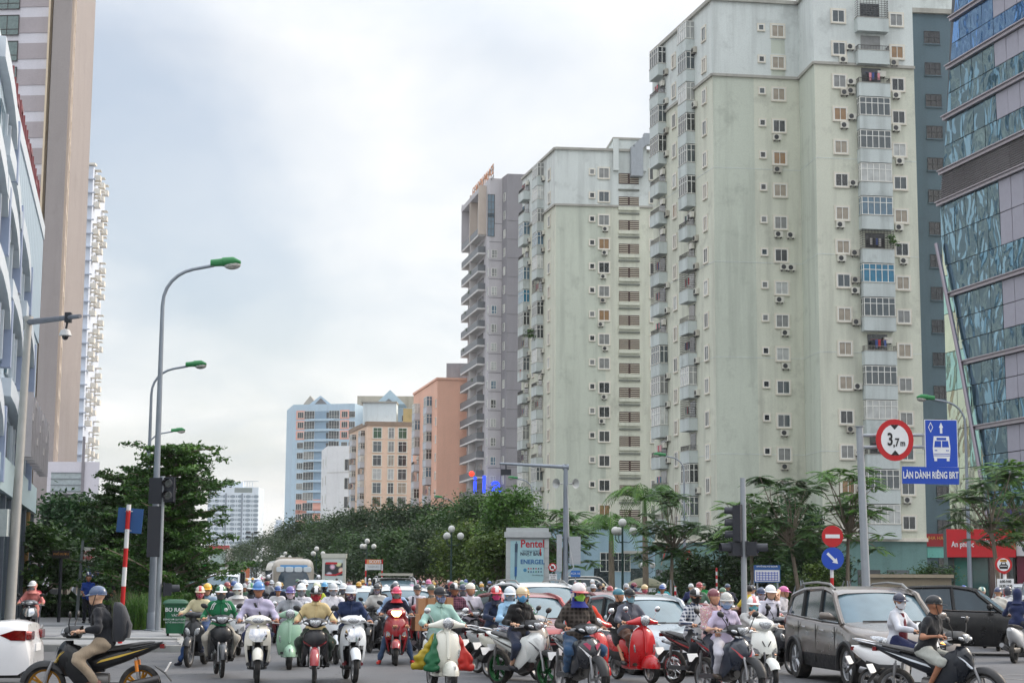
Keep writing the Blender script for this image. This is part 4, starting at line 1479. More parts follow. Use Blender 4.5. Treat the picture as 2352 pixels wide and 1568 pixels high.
 mb = MB(); mb.box((g1 + 0.15,-0.12,(zt + z1) / 2),(0.3,0.2,zt - z1 + 6)); F.put('shadow_gap',mb.mesh('shadow_gap',0),M('plastic',(130,126,132)),root,0,0)
 b0,zb0 = F.hit(150,1155)
 mb = MB(); mb.box(((g0 + g1) / 2,-0.04,zb0),(g1 - g0,0.08,2.2)); F.put('shop_window',mb.mesh('shop_window',0),M('glass',(40,44,48)),root,0,0)
 # dark planter wall on the left pavement
 a = ground(-30,1418,0.12); b = ground(136,1400,0.12)
 d = (b - a)
 root = thing('planter_wall','low dark grey stone planter wall behind the pink rider','planter',a,math.atan2(d.y,d.x))
 h = 0.95
 mb = MB(); mb.box((d.length / 2,0.6,h / 2),(d.length,1.2,h)); obj('wall',mb,M('plastic',(58,60,64)),root,smooth=0)
 mb = MB(); mb.box((d.length / 2,0.6,h + 0.03),(d.length + 0.1,1.3,0.08)); obj('coping',mb,M('wall',(92,94,96),0.3),root,smooth=0)

left_side()
# ------------------------------------------------------------------ trees and plants
BARK = M('bark',(96,84,72)); BARKL = M('bark',(132,120,106))
LEAFS = {'dark': M('leaf',(40,66,30)),'mid': M('leaf',(50,82,33)),'yellow': M('leaf',(70,96,34)),'fresh': M('leaf',(72,112,44)),'blue': M('leaf',(48,82,46)),'haze': M('leaf',(48,72,38))}

def limb(mb,a,b,r0,r1,bend=0.2,g=rnd):
 a,b = Vector(a),Vector(b)
 m = (a + b) / 2 + Vector((g.uniform(-1,1),g.uniform(-1,1),g.uniform(0,1))) * bend * (b - a).length * 0.4
 mb.tube([a,(a * .5 + m * .5) + (m - (a + b) / 2) * 0.3,m,(m + b) / 2 + (m - (a + b) / 2) * 0.25,b],[r0,r0 * .85 + r1 * .15,(r0 + r1) / 2,r0 * .3 + r1 * .7,r1],6)

def tree(name,label,loc,h,crown_r,trunk_h,leafmat,n=5000,leaf=0.11,seed=1,lean=(0,0),group=None,flat=0.55,kind='round',bark=None,cat='tree',trunk_r=0.12):
 g = random.Random(seed)
 root = thing(name,label,cat,loc,0,group)
 tb = MB(); clumps = []
 top = Vector((lean[0],lean[1],trunk_h))
 tb.tube([(0,0,-0.05),(lean[0] * .2,lean[1] * .2,trunk_h * .35),(lean[0] * .6,lean[1] * .6,trunk_h * .7),top],[trunk_r * 1.25,trunk_r,trunk_r * .85,trunk_r * .7],8)
 if kind == 'round':
  ch = (h - trunk_h)
  for k in range(26):
   a = g.uniform(0,2 * PI); el = g.uniform(-0.35,1.0)
   rr = crown_r * g.uniform(0.45,1.0)
   c = Vector((math.cos(a) * rr * math.cos(el * 1.2) + lean[0],math.sin(a) * rr * math.cos(el * 1.2) + lean[1],trunk_h + ch * 0.42 + ch * 0.5 * math.sin(el * 1.4)))
   clumps.append((*c,crown_r * g.uniform(0.28,0.48)))
   if k % 2 == 0:
    limb(tb,top - Vector((0,0,trunk_h * .15)),c,trunk_r * 0.45,trunk_r * 0.1,g=g)
  me = leafmesh(n,None,leaf,seed,clumps,flat=0.75)
 elif kind == 'tiers':
  nt = int((h - trunk_h * 0.45) / 0.34)
  tb.tube([top,(lean[0],lean[1],h - 0.3)],[trunk_r * .7,trunk_r * .2],6)
  for k in range(nt):
   f = k / max(1,nt - 1)
   z = trunk_h * 0.45 + (h - trunk_h * 0.45) * f
   R = crown_r * (0.82 + 0.22 * math.sin(f * 9 + 0.6 + g.uniform(-.5,.5))) * (1 - 0.42 * f ** 2.4)
   for q in range(8):
    a = q * 2 * PI / 8 + g.uniform(-0.4,0.4) + k
    L_ = R * g.choice((.5,.7,.85,1,1.1,1.4)) * g.uniform(.9,1.1)
    tip = Vector((math.cos(a) * L_,math.sin(a) * L_,z + L_ * g.uniform(0.02,0.3)))
    limb(tb,(0,0,z - 0.12),tip,trunk_r * .3,0.012,0.1,g=g)
    for w in range(6):
     t_ = 0.3 + 0.72 * w / 5
     clumps.append((tip.x * t_ + g.uniform(-.2,.2),tip.y * t_ + g.uniform(-.2,.2),z + (tip.z - z) * t_ + g.uniform(-.05,.08),0.34 * g.uniform(0.7,1.2) * (1.15 - 0.45 * t_)))
  me = leafmesh(n,None,leaf,seed,clumps,flat=0.36)
 link('trunk',tb.mesh('trunk',60),bark or BARK,root)
 link('crown',me,leafmat,root)
 return root

def feather_mesh(centres,seed,frond=0.85,nf=9,nl=13,leafw=0.035):
 """drooping feathery sprays: fronds with rows of narrow leaflets"""
 g = np.random.default_rng(seed)
 V = []
 for (cx,cy,cz,sc) in centres:
  for f in range(nf):
   a = g.uniform(0,2 * PI); up = g.uniform(-0.1,0.75)
   d = np.array([math.cos(a),math.sin(a),up]); d /= np.linalg.norm(d)
   L_ = frond * sc * g.uniform(0.7,1.2)
   side = np.cross(d,[0,0,1.0]); side /= np.linalg.norm(side) + 1e-6
   for k in range(nl):
    t = (k + 1.5) / (nl + 1)
    p = np.array([cx,cy,cz]) + d * L_ * t + np.array([0,0,-0.42 * L_ * t * t])
    tang = d + np.array([0,0,-0.84 * t]); tang /= np.linalg.norm(tang)
    ll = 0.30 * sc * math.sin(PI * min(0.95,t * 0.85 + 0.12)) * g.uniform(0.8,1.15)
    for s in (-1,1):
     e = side * s * 0.85 + tang * 0.55 + np.array([0,0,-0.25]); e /= np.linalg.norm(e)
     w = tang * leafw * sc
     q = p + e * ll * 0.5
     V += [p,q + w,p + e * ll,q - w]
 V = np.array(V)
 return mesh_np('foliage',V,np.arange(len(V)).reshape(-1,4),0)

def feather_tree(label,loc,h,r,trunk_h,seed,lean=(0,0),n=22,leafm='mid',stakes=True,group='young feathery street trees',trunk_r=0.085):
 g = random.Random(seed)
 root = thing('feathery_tree',label,'tree',loc,0,group)
 tb = MB()
 top = Vector((lean[0],lean[1],trunk_h))
 tb.tube([(0,0,-0.05),(lean[0] * .25,lean[1] * .2,trunk_h * .4),(lean[0] * .7,lean[1] * .6,trunk_h * .75),top],[trunk_r * 1.3,trunk_r,trunk_r * .9,trunk_r * .7],8)
 cs = []
 for k in range(n):
  a = k * 2.4 + g.uniform(-.4,.4); rr = r * math.sqrt((k + 0.5) / n) * g.uniform(0.75,1.05)
  z = trunk_h + (h - trunk_h) * g.uniform(-0.15,0.95) * (1 - 0.25 * (rr / r) ** 2)
  c = Vector((top.x + math.cos(a) * rr,top.y + math.sin(a) * rr * 0.9,z - (0.5 * rr / r if k % 3 == 0 else 0)))
  cs.append((c.x,c.y,c.z,g.uniform(0.8,1.2)))
  limb(tb,top - Vector((0,0,g.uniform(0,0.5))),c,trunk_r * .4,0.012,0.2,g=g)
 link('trunk',tb.mesh('trunk',60),BARKL,root)
 link('crown',feather_mesh(cs,seed),LEAFS[leafm],root)
 if stakes:
  for q in range(3):
   a = q * 2 * PI / 3 + 0.5
   mb = MB(); mb.tube([(math.cos(a) * 0.75,math.sin(a) * 0.75,0),(math.cos(a) * 0.12,math.sin(a) * 0.12,1.75)],0.03,6)
   link('stake',mb.mesh('stake'),GALV,root)
 return root

def palm(label,loc,h,seed,fl=2.2,n=15):
 g = np.random.default_rng(seed)
 root = thing('palm_tree',label,'palm tree',loc,0,'palms in front of the towers')
 tb = MB()
 tb.tube([(0,0,-.05),(0.03,0,h * .3),(0,0,h * .62),(0,0,h * .78)],[0.2,0.17,0.15,0.13],9)
 link('trunk',tb.mesh('trunk',60),BARKL,root)
 tb = MB(); tb.tube([(0,0,h * .78),(0,0,h * .93)],[0.12,0.07],8)
 link('crownshaft',tb.mesh('crownshaft',60),M('plastic',(92,124,62)),root)
 V = []
 for f in range(n):
  a = f * 2.4 + g.uniform(-.2,.2); up = g.uniform(0.1,1.3)
  d = np.array([math.cos(a),math.sin(a),up]); d /= np.linalg.norm(d)
  side = np.cross(d,[0,0,1.0]); side /= np.linalg.norm(side)
  L_ = fl * g.uniform(.85,1.15)
  prev = None
  for k in range(26):
   t = (k + 1) / 26
   p = np.array([0,0,h * .92]) + d * L_ * t + np.array([0,0,-0.75 * L_ * t * t * t])
   if prev is not None:
    w = side * 0.018
    V += [prev - w,prev + w,p + w,p - w]
   ll = 0.62 * math.sin(PI * (0.12 + 0.83 * t)) ** 0.7
   tang = (p - prev) if prev is not None else d
   tang = tang / np.linalg.norm(tang)
   for s in (-1,1):
    e = side * s + tang * 0.6 + np.array([0,0,-0.55 - g.uniform(0,.3)]); e /= np.linalg.norm(e)
    q = p + e * ll * 0.5
    V += [p,q + tang * 0.04,p + e * ll,q - tang * 0.04]
   prev = p
 V = np.array(V)
 link('crown',mesh_np('foliage',V,np.arange(len(V)).reshape(-1,4),0),LEAFS['fresh'],root)
 return root

def shrub(label,loc,r,leafm,seed,n=2600,leaf=0.09,group=None):
 g = random.Random(seed)
 root = thing('shrub',label,'shrub',loc,0,group)
 tb = MB(); cl = []
 for k in range(16):
  a = g.uniform(0,2 * PI); q = g.uniform(0.15,.85)
  c = (math.cos(a) * r[0] * q,math.sin(a) * r[1] * q,r[2] * g.uniform(0.35,1.75) * (1.05 - 0.45 * q))
  cl.append((*c,min(r) * g.uniform(0.4,0.62)))
  tb.tube([(math.cos(a) * .08,math.sin(a) * .08,0),(c[0] * .5,c[1] * .5,c[2] * .6),c],[0.03,0.02,0.008],5)
 link('stems',tb.mesh('stems',60),BARK,root)
 link('foliage',leafmesh(n,None,leaf,seed,cl,flat=0.8),LEAFS[leafm],root)
 return root

def trees():
 # layered tree on the left pavement
 Y = 60
 tree('layered_tree','big layered dark green tree whose flat tiers spread behind the tall lamp post',GX(388,Y),6.05,2.5,1.9,M('leaf',(60,98,40)),34000,0.085,11,kind='tiers',trunk_r=0.14,bark=BARKL)
 tree('layered_tree','lower layered tree between the brown corner tower and the tall lamp post',GX(282,66),5.4,2.1,1.6,LEAFS['mid'],20000,0.085,12,kind='tiers')
 for i,(px,Y,top,r,n,lf,lab) in enumerate((
   (150,78,1148,2.0,7000,'blue','rounded bushy tree in front of the foot of the brown corner wall'),
   (230,84,1150,2.2,7000,'dark','dark bushy tree under the white podium'),
   (95,70,1215,1.5,4500,'mid','small tree beside the shopping building fins'),
   (330,92,1135,2.3,6000,'dark','dark tree filling the gap behind the layered tree'),
   (398,150,1235,2.4,3500,'haze','small tree at the kerb far down the left side'),
   (420,120,1205,2.2,4000,'dark','tree behind the layered tree at the far left kerb'))):
  p = GX(px,Y); h = ZY(px,top,Y)
  tree('bushy_tree',lab,p,h,r,h * 0.3,LEAFS[lf],n,0.13,30 + i,group='trees on the left pavement')
 # dense row along the median
 rows = [(1172,88,1128,2.1,'fresh'),(1105,100,1140,2.4,'mid'),(1040,112,1150,2.6,'mid'),(975,122,1158,2.7,'dark'),(1215,100,1165,1.8,'mid'),(912,134,1160,3.0,'dark'),(1080,92,1205,1.9,'yellow'),
   (850,148,1170,3.2,'dark'),(795,164,1182,3.4,'dark'),(745,180,1190,3.6,'mid'),(700,198,1192,3.9,'dark'),(660,220,1208,4.0,'haze'),(622,250,1225,4.2,'haze'),(588,290,1240,4.2,'haze'),
   (558,340,1252,4.4,'haze'),(1000,104,1215,2.2,'dark'),(930,116,1225,2.3,'mid'),(868,128,1228,2.5,'dark'),(760,150,1238,2.8,'dark'),(815,140,1232,2.6,'mid'),(1145,84,1232,1.7,'yellow'),(1215,88,1228,1.5,'mid'),(700,172,1246,3.0,'dark')]
 zones = [(1190,'beside the advertising pillar'),(1130,'just left of the advertising pillar'),(1060,'below the lit blue letters'),(1010,'behind the biggest globe lamp'),(950,'under the salmon block'),(890,'under the right half of the beige block'),(830,'under the left half of the beige block'),(780,'under the narrow white block'),(730,'above the small billboard'),(680,'under the light blue tower'),(640,'above the minibus'),(605,'right of the far floodlights'),(570,'behind the far floodlights'),(0,'at the far end of the median')]
 for i,(px,Y,top,r,lf) in enumerate(rows):
  Y,r = Y * 1.24,r * 1.15
  p = GX(px,Y); h = ZY(px,top,Y)
  what = {'fresh': 'fresh green','mid': 'mid green','dark': 'dark green','yellow': 'yellow-green','haze': 'hazy green'}[lf]
  where = next(w for q,w in zones if px >= q)
  tree('bushy_tree','%s bushy %s tree %s' % ('tall' if top < 1200 else 'low',what,where),p,h,r,h * 0.16,LEAFS[lf],11000 if Y < 130 else 7000,0.12 if Y < 130 else 0.17,60 + i,group='dense trees along the median')
 # feathery street trees on the right
 F = [(1290,84,1168,1.7,(0.1,0),21,'feathery tree half hidden behind the loudspeaker pole'),
   (1540,80,1118,2.0,(0.1,0),22,'feathery tree with a thin trunk beside the tall palm'),
   (1731,74,1112,1.6,(-0.1,0),23,'feathery tree right behind the tall traffic signal'),
   (1838,72,1070,2.0,(-0.4,0),24,'leaning feathery tree beside the street map board'),
   (1945,74,1052,1.9,(0.1,0),25,'tallest feathery tree behind the red no entry sign'),
   (2300,62,1062,1.7,(-0.3,0),26,'feathery tree in front of the red shop sign')]
 for px,Y,top,r,ln,sd,lab in F:
  p = GX(px,Y); h = ZY(px,top,Y)
  feather_tree(lab,p,h,r,h * (0.55 if px < 2200 else .62),sd,ln,34 if px < 2200 else 20,'fresh' if sd % 2 else 'mid')
 p = GX(2360,66); feather_tree('feathery tree cut off by the frame beside the glass office',p,6.6,1.7,4.0,27,(0,0),28,'fresh')
 palm('shorter palm between the advertising pillar and the globe lamp',GX(1404,92),ZY(1404,1195,92),41,2.7,18)
 palm('tall palm in front of the brown louvres of the second green tower',GX(1482,96),ZY(1475,1125,96),42,3.0,20)
 for i,(px,Y,r,lf,lab,n) in enumerate((
   (1362,96,(1.5,1.2,0.75),'fresh','round green shrub in front of the pale blue wall',3000),
   (1650,92,(2.8,1.5,2.3),'dark','dark hedge-like shrub left of the signal pole',8000),
   (1755,90,(2.4,1.4,3.3),'dark','big shrub behind the signal pole',8000),
   (1840,86,(2.0,1.2,3.2),'blue','tall dark shrub above the street map board',8000),
   (1822,76,(0.9,0.8,1.15),'yellow','yellow-green shrub covering the corner of the map board',3500),
   (1900,84,(1.5,0.9,1.7),'yellow','yellow-green shrub behind the blue arrow sign',3200),
   (2030,108,(2.2,1.0,1.25),'blue','shrub behind the garden wall near the sign gantry',3600),
   (2085,107,(1.8,0.9,0.9),'mid','low shrub over the middle of the garden wall',3200),
   (2140,106,(1.8,1.1,2.0),'mid','round shrub at the end of the garden wall by the red shop',4200),
   (1705,96,(2.4,1.4,2.6),'mid','leafy shrub just left of the signal heads',7000),
   (1885,92,(2.0,1.3,2.6),'dark','dark shrub behind the no entry sign post',7000),
   (1515,100,(0.6,0.6,1.1),'blue','small dark conifer-like bush beside the blue shop front',1800),
   (1536,101,(0.55,0.5,1.1),'blue','dark cone-shaped bush next to the feathery trunk',1800),
   (1722,39.5,(0.55,0.4,0.24),'fresh','small clipped bush at the foot of the signal pole',1500),
   (1590,104,(2.4,1.2,1.5),'dark','shrub behind the parked silver SUV',5000))):
  shrub(lab,GX(px,Y),r,lf,90 + i,n,0.085 if n < 5000 else 0.11)
 # reedy plants at the left pavement edge
 g = np.random.default_rng(5)
 for i,(px,Y,lab) in enumerate(((322,53,'clump of reedy grass behind the banded sign post'),(345,56,'clump of reedy grass beside the tall lamp post'),(382,55,'clump of tall reeds left of the green bin'),(300,58,'pale reed clump on the left verge'))):
  root = thing('reed_clump',lab,'plant',GX(px,Y) + Vector((0,0,PVH)),0,'reedy plants on the left verge')
  V = []
  for k in range(520):
   b = np.array([g.uniform(-.55,.55),g.uniform(-.4,.4),0]); a = g.uniform(0,2 * PI); h = g.uniform(0.5,1.15)
   d = np.array([math.cos(a),math.sin(a),0]) * g.uniform(0.1,0.5)
   s = np.array([-math.sin(a),math.cos(a),0]) * 0.012
   m = b + d * 0.3 + np.array([0,0,h * .6]); t = b + d + np.array([0,0,h])
   V += [b - s,b + s,m + s,m - s,m - s,m + s,t + s * .2,t - s * .2]
  V = np.array(V)
  link('blades',mesh_np('blades',V,np.arange(len(V)).reshape(-1,4),0),LEAFS['fresh'] if i != 3 else M('leaf',(110,112,84)),root)
 # ground cover below the left trees and along the verge of the right side road: low, uncountable
 for nm,c,w,d,n,lf in (('ground_cover',GX(210,72),9,6,16000,'dark'),('ground_cover',GX(1720,96),12,2.5,9000,'mid')):
  V = []
  P0 = np.column_stack([g.uniform(-w / 2,w / 2,n),g.uniform(-d / 2,d / 2,n),g.uniform(0,0.7,n)])
  A = g.normal(size=(n,3)) * 0.09; B = np.cross(A,g.normal(size=(n,3))) * 0.5
  V = np.stack([P0 - A,P0 + B,P0 + A,P0 - B],1).reshape(-1,3)
  tag(link(nm,mesh_np('ground_cover',V,np.arange(len(V)).reshape(-1,4),0),LEAFS[lf],loc=c + Vector((0,0,0.15))),kind='stuff')

trees()

# ------------------------------------------------------------------ lamps, signals, signs
GREENH = M('plastic',(46,128,72)); LAMPGL = M('lens',(230,228,218)); SIGBLK = M('plastic',(34,37,46))
POLE = M('galv',(150,158,168))

def street_lamp(px,base_y,top_y,Y,label,arm=2.6,dirx=1,baseH=0.0):
 """tapered mast that bends over into an arm with a green lamp head; dirx: side to which the arm reaches"""
 p = GX(px,Y); p.z = baseH
 h = ZY(px,top_y,Y) - baseH
 root = thing('street_lamp',label,'street lamp',p,0,'green-headed street lamps')
 mb = MB()
 pts = [(0,0,0),(0,0,h * .4),(0,0,h * .8)]
 for k in range(7):
  a = PI / 2 * k / 6 * 0.86
  R = arm * 0.62
  pts.append((dirx * R * (1 - math.cos(a)),0,h - R * 0.97 - 0.25 + R * math.sin(a) ** 0.9))
 lx,_,lz = pts[-1]
 pts.append((dirx * (arm - 0.35),0,h - 0.12))
 n = len(pts)
 mb.tube(pts,[0.13 * (1 - 0.62 * min(1,q[2] / h)) if abs(q[0]) < .01 else 0.052 for q in pts],10)
 mb.lathe([(0.24,0),(0.24,0.03),(0.15,0.05),(0.15,0.5),(0.13,0.55)],10)
 link('mast',mb.mesh('mast'),POLE,root)
 hd = MB(); x0 = dirx * (arm - 0.45)
 hd.loft([(x0,0,h - 0.05,0.10,0.11),(x0 + dirx * .35,0,h - 0.02,0.13,0.12),(x0 + dirx * .36,0,h - 0.01,0.15,0.14),(x0 + dirx * .7,0,h + 0.02,0.16,0.13),(x0 + dirx * .92,0,h - 0.02,0.08,0.05)],12,0,'x')
 link('lamp_head',hd.mesh('lamp_head'),GREENH,root)
 gl = MB(); gl.ell((x0 + dirx * .66,0,h - 0.1),(0.27,0.13,0.15),12,5,z0=-1,z1=0.3)
 link('lamp_glass',gl.mesh('lamp_glass'),LAMPGL,root)
 return root

GLOBE = M('plastic',(196,196,192)); DKGREEN = M('plastic',(18,52,46))

def globe_lamp(px,top,Y,label):
 p = GX(px,Y); h = ZY(px,top,Y)
 root = thing('globe_lamp',label,'lamp post',p,rnd.uniform(-0.4,0.4),'four-globe lamp posts on the median')
 mb = MB(); mb.tube([(0,0,0),(0,0,h - 0.4)],[0.07,0.045],8); mb.lathe([(0.16,0),(0.16,0.3),(0.1,0.6),(0.06,0.7)],10)
 link('post',mb.mesh('post'),DKGREEN,root)
 gm = MB(); gm.ell((0,0,0),(0.2,0.2,0.2),14,10); gm = gm.mesh('globe')
 link('globe',gm,GLOBE,root,loc=(0,0,h - 0.2))
 for k in range(3):
  a = k * 2 * PI / 3
  e = Vector((math.cos(a) * 0.52,math.sin(a) * 0.52,h - 0.6))
  mb = MB(); mb.tube([(0,0,h - 1.1),(e.x * .6,e.y * .6,h - 1.15),(e.x,e.y,h - 0.98),(e.x,e.y,h - 0.78)],0.022,6); mb.lathe([(0.09,h - 0.8),(0.07,h - 0.76)],8,0,(e.x,e.y,0),cap=True)
  link('arm',mb.mesh('arm'),DKGREEN,root)
  link('globe',gm,GLOBE,root,loc=e)
 return root

def disc(mb,r,y,d,m=0,c=(0,0,0),n=28):
 mb.lathe([(0.0,y - d),(r,y - d),(r,y),(0.0,y)],n,m,c,'y')

WHT = M('flat',(226,227,228)); RED = M('flat',(186,18,26)); BLU = M('flat',(16,70,176)); BLK = M('flat',(20,20,22)); BLUE2 = M('flat',(40,84,140))

def printed(root,mb,mat,loc,name='print',rz=0.0):
 return link(name,mb.mesh(name,0),mat,root,loc=loc,rot=rz)

def poly(mb,pts,y,m=0):
 mb.add([(x,y,z) for x,z in pts],[tuple(range(len(pts)))],m)

def signal_head(root,loc,rz,n=3):
 mb = MB(); mb.box((0,0,0),(0.34,0.2,0.36 * n)); mb.box((0,0.11,0),(0.38,0.03,0.36 * n + .06))
 s = link('signal_head',mb.mesh('signal_head',0),SIGBLK,root,loc=loc,rot=rz)
 for k in range(n):
  z = (k - (n - 1) / 2) * 0.36
  v = MB(); vs = []
  v.lathe([(0.14,0),(0.14,-0.24)],12,0,(0,-0.1,z),'y')
  v.f = [f for f in v.f if sum(v.v[i][2] for i in f) / 4 > z - 0.09]
  link('visor',v.mesh('visor'),SIGBLK,s)
  l = MB(); disc(l,0.12,-0.1,0.02,0,(0,0,z),14); link('lens',l.mesh('lens'),M('glass',(50,40,40)),s)
 return s

def street():
 street_lamp(352,1450,600,52,'tallest street lamp with green head rising at the kerb corner',1.9,1,PVH)
 street_lamp(333,0,834,76,'second street lamp, its green head halfway down the first mast',1.95,1,PVH)
 street_lamp(328,0,986,113,'third street lamp with a small green head above the layered tree',2.0,1,PVH)
 street_lamp(2228,0,912,88,'street lamp reaching left in front of the slanting glass beam',2.0,-1)
 street_lamp(1573,0,1043,128,'street lamp reaching left in front of the first green tower',1.8,-1)
 street_lamp(1221,0,1096,162,'street lamp reaching left beside the camera arm',1.8,-1)
 street_lamp(1042,0,1140,190,'street lamp reaching left above the biggest globe lamp',1.8,-1)
 street_lamp(905,0,1176,235,'far street lamp over the median trees below the beige block',1.8,-1)
 for px,top,Y,lab in ((1036,1206,98,'four-globe lamp post tallest among those left of the advertising pillar'),(842,1236,130,'four-globe lamp post right of the small billboard'),(726,1254,142,'four-globe lamp post between the bus and the small billboard'),
       (933,1247,157,'four-globe lamp post above the car with the roof box'),(811,1262,174,'four-globe lamp post behind the right edge of the small billboard'),(1430,1190,82,'four-globe lamp post in front of the palms'),
       (1115,1226,112,'four-globe lamp post just left of the advertising pillar'),(654,1266,185,'four-globe lamp post above the bus roof'),(590,1276,215,'four-globe lamp post left of the bus'),(557,1292,270,'small four-globe lamp post above the white van'),
       (1482,1278,120,'small globe lamp in front of the pale blue shop wall'),(500,1300,310,'tiny globe lamp far down the street')):
  globe_lamp(px,top,Y,lab)
 # left signal pole and its heads seen from behind and from the side
 p = GX(366,51.2); p.z = PVH
 root = thing('traffic_signal','traffic signal on a slim pole next to the tallest lamp, seen from the side','traffic light',p,0,'traffic signals')
 h = ZY(372,1093,51.2) - PVH
 mb = MB(); mb.tube([(0,0,0),(0,0,h)],[0.085,0.075],10); mb.lathe([(0.2,0),(0.2,0.03),(0.1,0.05)],10); link('pole',mb.mesh('pole'),GALV,root)
 signal_head(root,(-0.16,-0.12,h - 0.45),PI,2); signal_head(root,(-0.2,-0.1,h - 1.65),PI + 0.3,4); signal_head(root,(0.26,0,h - 3.35),PI / 2 + 0.3,1); signal_head(root,(0.18,0.05,h - 0.4),0,2)
 # right signal pole
 p = GX(1709,38.5)
 root = thing('traffic_signal','traffic signal on a slim pole behind the white hooded rider','traffic light',p,0,'traffic signals')
 h = ZY(1703,1097,38.5)
 mb = MB(); mb.tube([(0,0,0),(0,0,h)],[0.07,0.062],10); mb.lathe([(0.2,0),(0.2,0.03),(0.09,0.05)],10); link('pole',mb.mesh('pole'),GALV,root)
 signal_head(root,(-0.14,-0.06,h - 1.02),-PI / 2 - 0.35,3).scale = (0.8,0.8,0.74)
 signal_head(root,(-0.2,0,h - 1.58),-PI / 2 + 0.2,1).scale = (0.85,1,0.85); signal_head(root,(0.2,0,h - 1.58),PI / 2 - 0.2,1).scale = (0.85,1,0.85)
 # camera and loudspeaker pole
 Y = 66; p = GX(1299,Y)
 root = thing('camera_pole','grey camera pole with a long arm, two horn loudspeakers and grey cabinets','pole',p)
 h = ZY(1290,1066,Y); al = (1290 - 1138) / FPX * Y
 mb = MB(); mb.tube([(0,0,0),(0,0,h)],[0.12,0.09],10); link('pole',mb.mesh('pole'),POLE,root)
 mb = MB(); mb.tube([(0,0,h - 0.1),(-al,0,h + 0.02)],[0.075,0.045],8); mb.tube([(-0.12,0,h - .1),(0.12,0,h - 0.1)],0.11,8); link('arm',mb.mesh('arm'),POLE,root)
 mb = MB(); mb.box((-al + 0.25,-0.1,h - 0.32),(0.4,0.2,0.22)); mb.tube([(-al + .25,0,h),(-al + .25,-.05,h - .25)],0.03,6); link('camera',mb.mesh('camera'),SIGBLK,root)
 for sx in (-1,1):
  mb = MB(); mb.lathe([(0.03,0),(0.06,-0.1),(0.16,-0.22),(0.19,-0.24),(0.15,-0.2),(0.03,-0.1)],14,0,(0,0,0),'y'); mb.tube([(0,0,0),(-sx * 0.1,0.06,0)],0.03,6)
  link('horn_loudspeaker',mb.mesh('horn_loudspeaker'),M('plastic',(176,178,176)),root,loc=(sx * 0.22,-0.12,h - 0.75),rot=(0,0,sx * 0.7))
 for sx,w_,z in ((-0.24,0.2,2.75),(0.36,0.42,2.85)):
  mb = MB(); mb.box((sx,-0.02,z),(w_,0.3,1.05 if sx > 0 else 1.4)); link('cabinet',mb.mesh('cabinet',0),M('plastic',(168,172,176)),root)
 mb = MB(); mb.tube([(0.05,-0.1,h - 0.8),(0.1,-.14,4.4),(0.12,-.14,3.2),(0.3,-.2,2.2),(0.05,-.14,1.9)],0.016,5); link('cable',mb.mesh('cable'),M('plastic',(190,190,190)),root)
 # dome camera pole on the left
 Y = 44; p = GX(26,46); p.z = PVH; Y = p.y
 root = thing('camera_pole','pale camera pole at the left edge with a dome camera hanging from its arm','pole',p)
 top = P(66,727,Y) - p; arm = P(184,726,Y - 2.0) - p
 mb = MB(); mb.tube([(0,0,0),top * .5,top],[0.15,0.12,0.1],12); mb.tube([top * .985,top * 1.0],0.13,12); mb.lathe([(0.24,0),(0.24,0.03),(0.16,0.05)],12); link('pole',mb.mesh('pole'),M('galv',(188,186,182)),root)
 a0 = top * 0.982
 mb = MB(); mb.tube([a0,a0 * .35 + arm * .65,arm],[0.085,0.07,0.055],8); link('arm',mb.mesh('arm'),M('galv',(120,124,134)),root)
 cpos = a0 * 0.22 + arm * 0.78
 mb = MB(); mb.box(cpos,(0.16,0.16,0.26)); mb.tube([cpos,cpos - Vector((0.05,0,0.32))],0.03,6); link('bracket',mb.mesh('bracket',0),SIGBLK,root)
 mb = MB(); mb.lathe([(0.03,0.1),(0.12,0.06),(0.16,-0.04),(0.17,-0.08),(0.1,-0.09)],14,0,cpos - Vector((0.06,0,0.4))); link('dome_housing',mb.mesh('dome_housing'),M('plastic',(196,196,196)),root)
 mb = MB(); mb.ell(cpos - Vector((0.06,0,0.49)),(0.09,0.09,0.11),12,6,z1=0.2); link('dome',mb.mesh('dome'),M('glass',(24,26,30)),root)
 cb = P(24,1200,Y - 0.15) - p
 mb = MB(); mb.box(cb - Vector((0.35,0,0)),(0.62,0.35,0.72)); link('cabinet',mb.mesh('cabinet',0),M('plastic',(186,194,194)),root)
 # blue square sign seen from behind on a banded post
 p = ground(281,1475); p.z = 0.0
 p = GX(281,42); p.z = PVH
 root = thing('road_sign','back of a square blue sign on a leaning red and white banded post','road sign',p)
 tp = P(296,1158,42) - p
 mb = MB(); L_ = tp.length; mb.tube([(0,0,0),(0,0,L_)],0.055,10)
 pl = link('post',mb.mesh('post'),M('banded',(188,24,26),0.92),root); pl.rotation_euler = Vector((0,0,1)).rotation_difference(tp).to_euler()
 mb = MB(); mb.box((0.03,0.1,0),(0.62,0.02,0.60),rot=Matrix.Rotation(0.07,3,'Y')); link('sign_plate',mb.mesh('sign_plate',0),BLUE2,root,loc=tp * .885)
 for z in (0.95,0.81):
  mb = MB(); mb.tube([(-0.09,0.06,0),(0,-0.06,0),(0.09,0.06,0)],0.012,5); link('clamp',mb.mesh('clamp'),GALV,root,loc=tp * z)
 # gantry: 3.7 m, bus lane and its name board
 Y = 42; p = GX(1992,Y); h = ZY(1974,980,Y)
 root = thing('sign_gantry','galvanised post carrying the round 3,7 m sign and the blue bus lane boards','road sign',p)
 lean = P(1974,980,Y) - p
 mb = MB(); mb.tube([(0,0,0),lean],[0.115,0.085],12); mb.tube([lean,lean * 1.003],0.12,12); link('post',mb.mesh('post'),GALV,root)
 mm = Y / FPX
